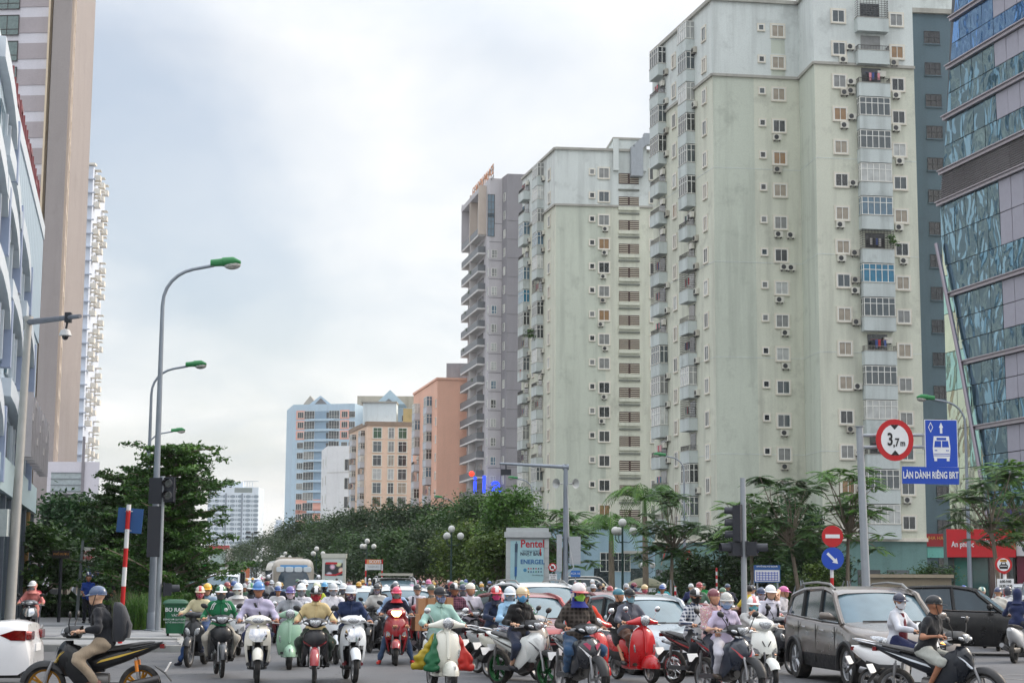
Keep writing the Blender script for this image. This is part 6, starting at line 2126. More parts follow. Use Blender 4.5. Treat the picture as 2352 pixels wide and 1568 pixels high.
def bike(kind,c1,c2=None,label='',loc=(0,0,0),rz=0.0,group=None,seatc=(34,32,32),rimc=None,lit=False,lite=False,mirrors=True,accent=None,plate=True):
 c1m = M('paint',c1); c2m = M('paint',c2) if c2 else c1m
 acm = M('paint',accent) if accent else CHROME
 root = thing('motorbike' if kind in ('wave','exciter') else 'scooter',label,'motorbike' if kind in ('wave','exciter') else 'scooter',loc,rz,group)
 A = lambda nm,mb,mats,sm=45,par=root: link(nm,mb.mesh(nm,sm),mats,par)
 spok = kind in ('wave',)
 r,tw,rr,rtw = {'sh': (.275,.09,.275,.10),'vespa': (.225,.105,.225,.11),'lead': (.245,.09,.225,.1),'nouvo': (.285,.085,.285,.09),'wave': (.285,.068,.285,.075),'exciter': (.29,.085,.29,.105)}[kind]
 rimm = M('metal',rimc) if rimc else (CHROME if spok else STEEL)
 for y,R,T in ((FY,r,tw),(RY,rr,rtw)):
  w = link('wheel',tyre_mesh(R,T),RUBBER,root,loc=(0,y,R))
  if not lite: link('rim',rim_mesh(R,T,'spoked' if spok else 'alloy'),rimm,w)
 # fork
 if kind != 'vespa':
  for sx in (-1,1):
   mb = MB(); x = sx * (tw / 2 + .03)
   mb.tube([(x,FY,r),(x,FY + .03,r + .16),(x,FY + .1,.62)],[.026,.026,.018],8)
   A('fork',mb,[STEEL if kind in ('wave','exciter') else GREYPL])
 # front fender
 if kind == 'vespa':
  mb = MB(); mb.ell((0,FY + .03,r + .06),(.125,.27,.20),16,8,z0=-.15); A('front_fender',mb,[c1m])
  if not lite:
   mb = MB(); mb.box((0,FY - .2,r + .16),(.018,.12,.05)); A('fender_crest',mb,[CHROME])
 else:
  f = link('front_fender',fender_mesh(r,tw * .5 + .045,0.15 if kind in ('wave','exciter') else .45,2.5),(M('paint',accent) if accent and kind in ('wave',) else c1m) if kind != 'exciter' else DARKPL,root,loc=(0,FY,r))
 # front cowl
 if kind == 'sh':
  lv = [(.97,.14,-.40,-.33),(.90,.195,-.47,-.36),(.78,.222,-.52,-.39),(.66,.23,-.53,-.40),(.5,.215,-.49,-.39),(.35,.19,-.43,-.36),(.22,.14,-.33,-.30)]
  A('front_cowl',shield(lv,.06,cav=(.64,.66,.17)),[c1m,DARKPL])
  if not lite:
   A('chrome_panel',shield([(.90,.125,-.485,-.445),(.82,.155,-.525,-.465),(.76,.165,-.54,-.475),(.70,.10,-.545,-.52),(.685,.05,-.545,-.54)],.02,9,8),[CHROME])
   mb = MB(); mb.ell((0,-.475,.94),(.022,.012,.026),10,6); A('badge',mb,[CHROME])
  hs = [(1.13,.07,-.37,-.33),(1.105,.15,-.44,-.35),(1.06,.225,-.475,-.36),(1.015,.23,-.48,-.36),(.98,.13,-.45,-.36),(.965,.06,-.42,-.36)]
  h = A('headset_cowl',shield(hs,.13),[c1m])
  A('headlight',shield([(1.085,.06,-.468,-.45),(1.055,.105,-.492,-.46),(1.03,.10,-.492,-.465),(.995,.045,-.48,-.465)],.02,9,7),[LENS],par=h)
  for sx in (-1,1):
   mb = MB(); mb.ell((sx * .17,-.43,1.045),(.055,.03,.018),10,6,rot=Matrix.Rotation(sx * .35,3,'Z')); A('turn_signal',mb,[LENS],par=h)
 elif kind == 'lead':
  lv = [(.98,.13,-.40,-.33),(.92,.185,-.45,-.35),(.8,.205,-.50,-.39),(.68,.235,-.52,-.38),(.56,.235,-.51,-.36),(.42,.20,-.45,-.34),(.3,.17,-.38,-.3),(.2,.14,-.3,-.26)]
  c = A('front_cowl',shield(lv,.06,cav=(.55,.62,.15)),[c1m,DARKPL])
  for sx in (-1,1):
   mb = MB(); mb.add([(sx * .11,-.505,.60),(sx * .215,-.415,.57),(sx * .195,-.435,.69),(sx * .14,-.49,.66)],[(0,1,2,3) if sx > 0 else (3,2,1,0)]); mb.add([(sx * .11,-.49,.60),(sx * .215,-.40,.57),(sx * .195,-.42,.69),(sx * .14,-.475,.66)],[(3,2,1,0) if sx > 0 else (0,1,2,3)])
   A('turn_signal',mb,[LENS],par=c)
   if not lite:
    mb = MB(); mb.ell((sx * .165,-.468,.575),(.05,.014,.018),8,5,rot=Matrix.Rotation(sx * .7,3,'Z')); A('amber_reflector',mb,[AMBER],par=c)
    mb = MB(); mb.box((sx * .05,-.514,.75),(.012,.02,.10),rot=Matrix.Rotation(sx * .5,3,'Y')); A('slot',mb,[DARKPL],par=c)
  hs = [(1.15,.07,-.38,-.33),(1.12,.17,-.44,-.35),(1.06,.20,-.49,-.37),(1.0,.18,-.485,-.37),(.965,.09,-.44,-.37)]
  h = A('headset_cowl',shield(hs,.14),[c1m])
  A('headlight',shield([(1.10,.10,-.492,-.47),(1.06,.115,-.508,-.48),(1.01,.075,-.505,-.485),(.98,.045,-.49,-.48)],.02,9,7),[M('emit',(255,226,150),6.0) if lit else LENS],par=h)
 elif kind == 'nouvo':
  lv = [(.93,.06,-.42,-.38),(.88,.11,-.46,-.38),(.78,.20,-.50,-.38),(.66,.225,-.52,-.37),(.52,.20,-.50,-.36),(.4,.16,-.44,-.34),(.27,.13,-.34,-.3)]
  c = A('front_cowl',shield(lv,.06,cav=(.50,.55,.14)),[c1m,DARKPL])
  for sx in (-1,1):
   mb = MB(); mb.ell((sx * .095,-.50,.69),(.05,.03,.085),12,8,rot=Matrix.Rotation(sx * .45,3,'Y')); A('headlight',mb,[LENS],par=c)
  hs = [(1.08,.09,-.37,-.33),(1.06,.16,-.43,-.36),(1.02,.20,-.46,-.37),(.98,.19,-.46,-.38),(.955,.10,-.43,-.38)]
  h = A('headset_cowl',shield(hs,.13),[c1m])
  mb = MB(); mb.loft([(.86,0,-.42,.05,.05),(.97,0,-.40,.06,.05)],10,0,'z'); A('steering_neck',mb,[DARKPL])
 elif kind == 'vespa':
  lv = [(.95,.07,-.40,-.37),(.90,.16,-.44,-.38),(.82,.215,-.47,-.385),(.68,.25,-.50,-.39),(.52,.258,-.49,-.38),(.38,.24,-.45,-.35),(.26,.20,-.36,-.30)]
  c = A('front_cowl',shield(lv,.05,13),[c1m])
  if not lite:
   mb = MB(); mb.loft([(.93,0,-.44,.035,.03),(.75,0,-.505,.03,.02),(.5,0,-.51,.028,.02)],8,0,'z'); A('horn_cover',mb,[c1m],par=c)
   mb = MB(); mb.box((0,-.483,.84),(.035,.01,.045)); A('badge',mb,[M('plastic',(60,110,180))],par=c)
   for k in range(3):
    mb = MB(); mb.box((0,-.522,.52 - k * .025),(.055 - k * .006,.012,.008)); A('slot',mb,[DARKPL],par=c)
   edge = MB(); lvv = interp_levels(lv,12)
   for sx in (-1,1):
    edge.tube([(sx * l[1],l[3] + .02,l[0]) for l in lvv],.009,5)
   A('chrome_edge',edge,[CHROME],par=c)
  for sx in (-1,1):
   mb = MB(); mb.ell((sx * .19,-.435,.58),(.018,.022,.075),8,6,rot=Matrix.Rotation(sx * .12,3,'Y')); A('turn_signal',mb,[LENS],par=c)
  mb = MB(); mb.loft([(-.30,-.36,1.02,.03,.03),(-.2,-.37,1.03,.045,.045),(-.09,-.40,1.05,.07,.075),(0,-.41,1.06,.085,.085),(.09,-.40,1.05,.07,.075),(.2,-.37,1.03,.045,.045),(.30,-.36,1.02,.03,.03)],12,0,'x'); mb.loft([(.9,0,-.40,.06,.06),(1.0,0,-.39,.07,.07)],10,0,'z')
  h = A('headset_cowl',mb,[c1m])
  mb = MB(); mb.lathe([(.075,-.50),(.092,-.49),(.092,-.42),(.07,-.42)],20,0,(0,0,1.06),'y'); A('headlight_ring',mb,[CHROME],par=h)
  mb = MB(); mb.ell((0,-.49,1.06),(.078,.03,.078),16,8); A('headlight',mb,[LENS],par=h)
 else:
  ex = kind == 'exciter'
  if ex:
   lv = [(.90,.07,-.46,-.41),(.84,.15,-.52,-.42),(.74,.21,-.56,-.40),(.64,.215,-.57,-.38),(.52,.17,-.52,-.36),(.42,.09,-.44,-.36)]
  else:
   lv = [(.90,.10,-.44,-.39),(.84,.175,-.49,-.39),(.74,.205,-.52,-.38),(.64,.20,-.51,-.37),(.54,.14,-.46,-.36),(.45,.08,-.40,-.34)]
  c = A('front_cowl',shield(lv,.06),[c1m])
  if not lite:
   m_ = M('paint',accent) if accent else CHROME
   for sx in (-1,1):
    mb = MB()
    o1 = [(sx * .03,-.585,.60),(sx * .075,-.57,.60),(sx * .195,-.44,.77),(sx * .15,-.50,.72)] if ex else [(sx * .05,-.535,.63),(sx * .09,-.52,.62),(sx * .20,-.415,.72),(sx * .19,-.44,.68)]
    mb.add(o1 + [(x,y + .02,z) for x,y,z in o1],[(0,1,2,3) if sx > 0 else (3,2,1,0),(7,6,5,4) if sx > 0 else (4,5,6,7)]); A('trim_panel',mb,[m_],par=c)
    if ex:
     mb = MB(); o1 = [(sx * .06,-.57,.70),(sx * .15,-.505,.80),(sx * .10,-.535,.82),(sx * .035,-.56,.77)]
     mb.add(o1 + [(x,y + .02,z) for x,y,z in o1],[(0,1,2,3) if sx > 0 else (3,2,1,0)]); A('trim_panel',mb,[M('plastic',(170,60,90)) if accent == (224,224,226) else c1m],par=c)
  for sx in (-1,1):                     # leg shields
   mb = MB(); mb.loft([(-.40,sx * .15,.66,.05,.20),(-.28,sx * .20,.58,.035,.24),(-.15,sx * .19,.48,.02,.20),(-.05,sx * .16,.42,.015,.12)],10,0,'y'); A('leg_shield',mb,[c2m if not ex else c1m])
  hs = [(1.10,.06,-.40,-.35),(1.075,.15,-.46,-.37),(1.03,.215,-.49,-.37),(.985,.20,-.49,-.38),(.95,.10,-.46,-.38),(.93,.05,-.43,-.38)]
  h = A('headset_cowl',shield(hs,.13),[DARKPL if ex and not accent == (232,232,232) else c1m])
  A('headlight',shield([(1.06,.085,-.492,-.475),(1.03,.10,-.512,-.485),(.98,.075,-.51,-.49),(.945,.03,-.48,-.47)],.02,9,7),[LENS],par=h)
  for sx in (-1,1):
   mb = MB(); mb.ell((sx * .15,-.462,1.0),(.055,.03,.026),10,6,rot=Matrix.Rotation(sx * .4,3,'Z') @ Matrix.Rotation(-sx * .3,3,'Y')); A('turn_signal',mb,[LENS],par=h)
 # handlebar, grips, levers, mirrors
 gz = 1.0
 mb = MB(); mb.tube([(-.34,-.27,gz),(-.18,-.36,gz + .02),(.18,-.36,gz + .02),(.34,-.27,gz)],.013,6); A('handlebar',mb,[STEEL])
 for sx in (-1,1):
  mb = MB(); mb.tube([(sx * .27,-.31,gz + .005),(sx * .375,-.255,gz - .003)],.02,8); A('grip',mb,[DARKPL])
  if not lite:
   mb = MB(); mb.tube([(sx * .23,-.365,gz - .005),(sx * .30,-.36,gz - .01),(sx * .39,-.315,gz - .02)],[.012,.009,.007],5); A('brake_lever',mb,[STEEL if not lite else DARKPL])
  if mirrors and not (lite and sx > 0):
   rnd_m = kind == 'vespa'
   mb = MB(); mb.tube([(sx * .20,-.36,gz + .03),(sx * .235,-.37,gz + .12),(sx * .30,-.345,gz + .22)],.008,5)
   mm_ = A('mirror',mb,[CHROME if rnd_m else DARKPL])
   mb = MB(); mb.ell((sx * .315,-.345,gz + .255),(.055 if rnd_m else .068,.022,.052 if rnd_m else .045),12,8,rot=Matrix.Rotation(-sx * .35,3,'Y')); A('mirror_shell',mb,[CHROME if rnd_m else DARKPL],par=mm_)
 # rear body
 sm = M('plastic',seatc)
 if kind in ('wave','exciter'):
  mb = MB(); mb.loft([(-.42,0,.78,.05,.07),(-.25,0,.66,.06,.08),(-.05,0,.56,.065,.09),(.1,0,.58,.07,.1)],10); A('centre_tunnel',mb,[c2m])
  mb = MB(); mb.loft([(-.12,0,.60,.08,.09),(.1,0,.63,.115,.12),(.35,0,.70,.12,.10),(.62,0,.78,.10,.07),(.86,0,.86,.05,.035)],12); A('tail_body',mb,[c1m])
  if not lite:
   for sx in (-1,1):
    mb = MB(); mb.add([(sx * .124,.0,.60),(sx * .128,.3,.68),(sx * .11,.7,.81),(sx * .127,.3,.71),(sx * .122,.06,.645)],[(0,1,2,3,4) if sx > 0 else (4,3,2,1,0)]); A('side_stripe',mb,[acm])
  mb = MB(); mb.loft([(-.2,0,.735,.06,.035),(0,0,.765,.12,.04),(.2,0,.785,.13,.042),(.45,0,.825,.125,.045),(.7,0,.865,.09,.035),(.76,0,.875,.05,.02)],12); A('seat',mb,[sm])
  mb = MB(); mb.loft([(-.22,0,.36,.10,.1),(0,0,.34,.13,.13),(.16,0,.36,.11,.11)],10); mb.tube([(.0,-.3,.36),(.0,-.2,.36)],.06,10); A('engine',mb,[M('metal',(110,108,106))])
  for sx in (-1,1):
   mb = MB(); mb.tube([(sx * .115,RY,rr + .02),(sx * .12,.52,.68)],.014,8); mb.tube([(sx * .118,RY - .03,rr + .2),(sx * .12,.53,.64)],.024,8,1); A('shock_absorber',mb,[STEEL,M('plastic',(206,120,30)) if accent == (196,160,30) else STEEL])
   if not lite:
    mb = MB(); mb.tube([(sx * .1,-.02,.27),(sx * .25,-.03,.27)],.014,6); A('footpeg',mb,[DARKPL])
  mb = MB(); mb.box((-.1,.35,rr + .01),(.04,.5,.07)); A('swingarm',mb,[GREYPL])
  hz = .25
 else:
  mb = MB(); mb.loft([(-.42,0,.26,.13,.04),(-.2,0,.24,.17,.035),(.05,0,.25,.17,.045),(.2,0,.28,.12,.06)],12,e=4); A('footboard',mb,[DARKPL if kind != 'vespa' else c1m])
  b0 = .03
  w_ = .19 if kind == 'vespa' else .155
  mb = MB(); mb.loft([(b0 - .02,0,.50,.10,.22),(b0 + .12,0,.53,w_ * .9,.21),(.35,0,.56,w_,.18 if kind != 'vespa' else .2),(.6,0,.62,w_ * .9,.14),(.80,0,.70,w_ * .6,.085),(.90,0,.74,.05,.04)],14,e=2.6); A('tail_body',mb,[c1m])
  if not lite:
   for sx in (-1,1):
    mb = MB(); mb.loft([(b0 + .05,sx * (w_ * .8),.42,.03,.09),(.4,sx * (w_ + .005),.44,.02,.07),(.62,sx * w_ * .85,.52,.015,.04)],8); A('lower_panel',mb,[DARKPL])
  mb = MB(); mb.loft([(b0 - .04,0,.735,.06,.03),(.12,0,.755,.12,.045),(.3,0,.765,.145,.045),(.5,0,.79,.14,.045),(.72,0,.815,.09,.035),(.78,0,.82,.05,.02)],12); A('seat',mb,[sm])
  mb = MB(); mb.loft([(.2,.02,.28,.10,.08),(.5,.02,.28,.07,.08),(.62,.02,.28,.05,.06)],10); A('engine',mb,[M('metal',(110,108,106))])
 mb = MB(); mb.tube([(.15,.1,.25),(.17,.35,.26),(.175,.42,.29)],.025,6); mb.tube([(.175,.40,.29),(.185,.55,.33),(.19,.86,.40)],[.045,.06,.052],10); A('exhaust',mb,[STEEL if kind in ('sh','vespa','wave','lead') else M('metal',(86,84,84))])
 if not lite:
  mb = MB(); mb.tube([(-.13,.45,.80),(-.135,.75,.86),(-.06,.86,.88),(.06,.86,.88),(.135,.75,.86),(.13,.45,.80)],.014,6); A('grab_rail',mb,[CHROME if kind in ('sh','vespa','lead') else c1m])
  mb = MB(); mb.box((0,.87,.83 if kind in ('wave','exciter') else .735),(.14,.06,.06)); A('tail_light',mb,[REDL])
  mb = MB(); mb.loft([(.78,0,.56,.07,.012),(.92,0,.46,.07,.012),(1.0,0,.36,.06,.01)],8); A('rear_mudguard',mb,[DARKPL])
  if plate:
   mb = MB(); mb.box((0,.95,.55),(.19,.01,.14),rot=Matrix.Rotation(-.5,3,'X')); A('number_plate',mb,[WHT])
 return root

BIKE_ANCHOR = {'sh': (.16,.80,'floor'),'lead': (.16,.77,'floor'),'nouvo': (.14,.78,'floor'),'vespa': (.16,.78,'floor'),'wave': (.08,.78,'peg'),'exciter': (.08,.79,'peg')}
# ------------------------------------------------------------------ people: bodies grown as one smooth surface from the skeleton

def surfnet(prims,res,k=0.03,fold=0.0,seed=0,clips=(),pad=0.06):
 A = np.array([p[0] for p in prims]); B = np.array([p[1] for p in prims]); RA = np.array([p[2] for p in prims]); RB = np.array([p[3] for p in prims])
 mx = max(RA.max(),RB.max())
 lo = np.minimum(A,B).min(0) - mx - pad; hi = np.maximum(A,B).max(0) + mx + pad
 n = np.ceil((hi - lo) / res).astype(int) + 1
 ax = [lo[i] + np.arange(n[i]) * res for i in range(3)]
 X,Y,Z = np.meshgrid(*ax,indexing='ij')
 acc = np.zeros(X.shape)
 for a,b,ra,rb in zip(A,B,RA,RB):
  d = b - a; L2 = d @ d + 1e-9
  t = np.clip(((X - a[0]) * d[0] + (Y - a[1]) * d[1] + (Z - a[2]) * d[2]) / L2,0,1)
  dist = np.sqrt((X - a[0] - t * d[0]) ** 2 + (Y - a[1] - t * d[1]) ** 2 + (Z - a[2] - t * d[2]) ** 2) - (ra + (rb - ra) * t)
  acc += np.exp(-np.clip(dist,-0.3,0.6) / (k * 0.5))
 D = -k * 0.5 * np.log(acc + 1e-30)
 if fold:
  g = np.random.default_rng(seed)
  for q in range(5):
   w = g.normal(size=3) * np.array([20,14,26]); ph = g.uniform(0,6)
   D += fold * 0.5 * np.sin(X * w[0] + Y * w[1] + Z * w[2] + ph + 1.5 * np.sin(Z * 13 + ph))
 for (nrm,d0) in clips:
  D = np.maximum(D,X * nrm[0] + Y * nrm[1] + Z * nrm[2] - d0)
 ins = D < 0
 c = ins[:-1,:-1,:-1].astype(np.int8)
 cnt = np.zeros(tuple(n - 1),np.int16)
 for dx in (0,1):
  for dy in (0,1):
   for dz in (0,1):
    cnt += ins[dx:n[0] - 1 + dx,dy:n[1] - 1 + dy,dz:n[2] - 1 + dz]
 act = (cnt > 0) & (cnt < 8)
 I = np.argwhere(act)
 idx = -np.ones(act.shape,int); idx[act] = np.arange(len(I))
 num = np.zeros(len(I)); pos = np.zeros((len(I),3))
 cor = [(i,j,l) for i in (0,1) for j in (0,1) for l in (0,1)]
 for p in cor:
  for axx in range(3):
   if p[axx] == 0:
    q = list(p); q[axx] = 1
    d1 = D[I[:,0] + p[0],I[:,1] + p[1],I[:,2] + p[2]]; d2 = D[I[:,0] + q[0],I[:,1] + q[1],I[:,2] + q[2]]
    m = (d1 < 0) != (d2 < 0)
    t = np.where(m,d1 / np.where(m,d1 - d2,1),0)
    pt = np.tile(np.array(p,float),(len(I),1)); pt[:,axx] += t
    pos += pt * m[:,None]; num += m
 V = lo + (I + pos / num[:,None]) * res
 F = []
 for axx in range(3):
  o1,o2 = [(1,2),(2,0),(0,1)][axx]
  sl0 = [slice(1,-1)] * 3; sl0[axx] = slice(0,-1)
  sl1 = [slice(1,-1)] * 3; sl1[axx] = slice(1,None)
  a,b = ins[tuple(sl0)],ins[tuple(sl1)]
  for flip,m in ((False,a & ~b),(True,~a & b)):
   P_ = np.argwhere(m)
   if not len(P_): continue
   off = np.array([1,1,1]); off[axx] = 0
   P_ = P_ + off
   e1 = np.zeros(3,int); e1[o1] = 1; e2 = np.zeros(3,int); e2[o2] = 1
   g = lambda Q: idx[Q[:,0],Q[:,1],Q[:,2]]
   q = np.stack([g(P_ - e1 - e2),g(P_ - e2),g(P_),g(P_ - e1)],1)
   if flip: q = q[:,::-1]
   F.append(q)
 F = np.concatenate(F)
 return V,F[(F >= 0).all(1)]

def head_template():
 P_ = [((0,.02,.045),(0,.02,.045),.088,.088),((0,-.01,.03),(0,.03,.03),.080,.082),((0,-.035,-.055),(0,-.03,-.02),.055,.066),((0,-.06,-.09),(0,-.055,-.085),.03,.034),
   ((0,-.098,-.022),(0,-.088,.02),.013,.008),((-.045,-.076,.03),(.045,-.076,.03),.014,.014),((-.018,-.088,-.062),(.018,-.088,-.062),.010,.010),
   ((-.082,.012,-.02),(-.082,.018,.02),.014,.016),((.082,.012,-.02),(.082,.018,.02),.014,.016),((-.04,-.055,-.02),(-.035,-.06,-.02),.03,.03),((.04,-.055,-.02),(.035,-.06,-.02),.03,.03),
   ((0,.02,-.14),(0,.02,-.06),.052,.055)]
 return surfnet(P_,0.0125,0.022,pad=.03)

HEADV,HEADF = head_template()

def hand_template():
 mb = MB()
 mb.ell((0,.025,.018),(.042,.038,.022),10,6)
 for x,l in ((-.033,.85),(-.011,1),(.011,.97),(.033,.85)):
  mb.tube([(x,.0,.03),(x,-.030 * l,.026),(x,-.042 * l,.002),(x * .95,-.026,-.024)],[.011,.0105,.0095,.0075],6)
 mb.tube([(-.035,.02,.005),(-.052,-.005,-.008),(-.045,-.028,-.018)],[.013,.011,.008],6)
 mb.tube([(0,.03,.02),(0,.075,.03)],[.03,.028],8)
 return np.array([list(v) for v in mb.v]),mb.f

HANDV,HANDF = hand_template()

def ik(a,b,l1,l2,pole):
 a,b = Vector(a),Vector(b); d = b - a; L = min(d.length,(l1 + l2) * .999)
 d = d.normalized(); x = (l1 * l1 - l2 * l2 + L * L) / (2 * L); h = math.sqrt(max(0,l1 * l1 - x * x))
 pl = Vector(pole); pl = (pl - d * pl.dot(d)).normalized()
 return a + d * x + pl * h

def join(parts):
 """(V, F list) pieces into one vertex/face list mesh"""
 vs,fs = [],[]
 for V,F in parts:
  o = len(vs); vs += [tuple(v) for v in V]; fs += [tuple(int(i) + o for i in f) for f in F]
 return vs,fs

def helmet_meshes():
 out = {}
 for st in ('cap','full','plain'):
  mb = MB()
  mb.ell((0,.012,.045),(.104,.128,.108),20,8,z0=-.18,z1=1.0)
  for k,f in enumerate(mb.f):
   x = sum(mb.v[i][0] for i in f) / len(f)
   if abs(x) < .034: mb.m[k] = 1
  mb.lathe([(.106,0),(.110,-.006),(.104,-.012)],20,2,(0,.012,.03))
  mb.v = [(x,.012 + (y - .012) * (1.22 if m_ else 1),z) for (x,y,z),m_ in zip(mb.v,[0] * 180 + [1] * 400)]
  if st != 'plain':
   rs = []
   for k in range(13):                       # brim
    a = -1.25 + 2.5 * k / 12
    c,s = math.cos(a),math.sin(a); e = .062 * max(0,math.cos(a * 1.2)) ** .7 + .006
    pt = Vector((.106 * s,.012 - .13 * c,.032)); q = Vector((s * .95,-c,-.38)).normalized()
    rs.append([pt,pt + q * e,pt + q * e + Vector((0,0,-.007)),pt + Vector((0,.004,-.01))])
   mb.rings(rs,2)
  if st == 'full':
   rs = []
   for k in range(15):
    a = 1.15 + (2 * PI - 2.3) * k / 14
    c,s = math.cos(a),math.sin(a); low = -.10 if abs(a - PI) < 1.5 else -.06
    rs.append([(.105 * s,.012 - .13 * c,.035),(.103 * s,.014 - .125 * c,low * .5),(.094 * s,.02 - .112 * c,low),(.085 * s,.02 - .10 * c,low)])
   mb.rings(rs,0)
  out[st] = mb.mesh('helmet',50)
 mb = MB(); mb.lathe([(.0,.13),(.06,.125),(.1,.08),(.108,.03),(.165,.005),(.168,-.003),(.1,.02)],18,0,(0,.01,.01)); out['hat'] = mb.mesh('hat',60)
 mb = MB()
 for sx in (-1,1):
  mb.tube([(sx * .098,.0,.03),(sx * .088,-.02,-.05),(sx * .05,-.045,-.118),(0,-.06,-.132)],.006,5)
 out['strap'] = mb.mesh('chin_strap')
 mb = MB(); rs = []
 for i in range(9):
  el = -.135 + .125 * i / 8
  ring = []
  for j in range(13):
   a = -1.35 + 2.7 * j / 12
   w = .089 - .03 * max(0,(-.07 - el) / .065)
   nose = .022 * math.exp(-(a / .35) ** 2) * math.exp(-((el + .03) / .035) ** 2)
   ring.append((w * math.sin(a),.0 - (.092 + .01 * math.cos(PI * i / 8 - 1.2)) * math.cos(a) * (1 - .12 * (i < 2)) - nose - .006,el + .01 * math.cos(a) + (.03 * abs(a) / 1.35 if i < 4 else 0)))
  rs.append(ring)
 mb.rings(rs,0,cap=False,close=False); out['mask'] = mb.mesh('face_mask',70)
 mb = MB()
 for sx in (-1,1):
  mb.ell((sx * .036,-.096,.006),(.031,.012,.022),10,6); mb.tube([(sx * .062,-.088,.01),(sx * .088,0,.012)],.004,4)
 mb.tube([(-.01,-.104,.012),(.01,-.104,.012)],.004,4)
 out['glasses'] = mb.mesh('sunglasses')
 mb = MB(); n1,n2 = 22,16; rs = []                 # hood: shell open at the face, flaring to the shoulders
 for i in range(n2 + 1):
  z = .155 - .36 * i / n2
  rr = math.sqrt(max(0.003,1 - max(0,z - .02) ** 2 / .136 ** 2)) if z > .02 else 1 - .12 * math.sin(min(1,(.02 - z) / .14) * PI / 2) + (.5 * max(0,(-.13 - z)) / .08)
  rs.append([(.112 * rr * math.sin(a),.02 - .132 * rr * math.cos(a),z) for a in [2 * PI * j / n1 for j in range(n1)]])
 mb.rings(rs,cap=False)
 keep = []
 for f in mb.f:
  c = sum((Vector(mb.v[i]) for i in f),Vector()) / 4
  if not (c.y < -.03 and -.125 < c.z < .06 and abs(c.x) < .085): keep.append(f)
 mb.f = keep; mb.m = [0] * len(keep); out['hood'] = mb.mesh('hood',80)
 mb = MB(); mb.ell((0,.018,.04),(.094,.112,.108),16,8,z0=-.55); keep = []
 for f in mb.f:
  c = sum((Vector(mb.v[i]) for i in f),Vector()) / len(f)
  if not (c.y < -.045 and c.z < .075): keep.append(f)
 mb.f = keep; mb.m = [0] * len(keep); out['hair'] = mb.mesh('hair',80)
 mb = MB(); mb.loft([(.06,0,.03,.098,.10),(-.05,0,.05,.105,.085),(-.17,0,.07,.10,.06),(-.28,0,.085,.085,.04)],14,0,'z'); out['long_hair'] = mb.mesh('hair',80)
 mb = MB()
 for sx in (-1,1):
  mb.ell((sx * .034,-.084,.004),(.015,.006,.008),8,5); mb.box((sx * .035,-.092,.026),(.038,.008,.010))
 out['eyes'] = mb.mesh('eyes')
 mb = MB(); mb.ell((0,-.093,-.062),(.022,.006,.008),10,5); out['mouth'] = mb.mesh('mouth')
 mb = MB(); mb.loft([(-.16,0,.03,.035,.028),(-.10,0,.035,.045,.034),(0,0,.045,.042,.045),(.07,0,.055,.036,.055),(.10,0,.05,.03,.045)],10); out['shoe'] = mb.mesh('shoe',60)
 mb = MB(); mb.lathe([(.058,.03),(.075,-.005),(.09,-.03),(.095,-.034)],14); out['collar'] = mb.mesh('collar',60)
 mb = MB()
 for i in range(5):
  pass
 rs = []
 for i in range(7):
  el = .06 - .12 * i / 6
  rs.append([(.118 * math.sin(a),.0 - .148 * math.cos(a),el) for a in [-1.2 + 2.4 * j / 12 for j in range(13)]])
 mb.rings(rs,cap=False,close=False); out['visor'] = mb.mesh('visor',80)
 return out

HM = helmet_meshes()
HAIRM = M('plastic',(24,20,18)); STRAPM = M('plastic',(24,24,26)); EYEM = M('plastic',(26,18,16))
SKIN = M('skin',(196,146,116)); SKIN2 = M('skin',(168,116,88)); SKIN3 = M('skin',(214,170,142))
_VIS = None

def visor_mat():
 global _VIS
 if _VIS is None:
  t = NT('clear_visor'); n = t.noise(t.coord(),5,3)
  t.base(t.mixc(n,(0.5,0.52,0.54),(0.8,0.82,0.84))); t.rough(0.08); t.set(Alpha=0.35)
  _VIS = t.mat
 return _VIS

def mat_of(spec):
 if isinstance(spec[0],str):
  return M(*spec)
 return M('cloth',spec)

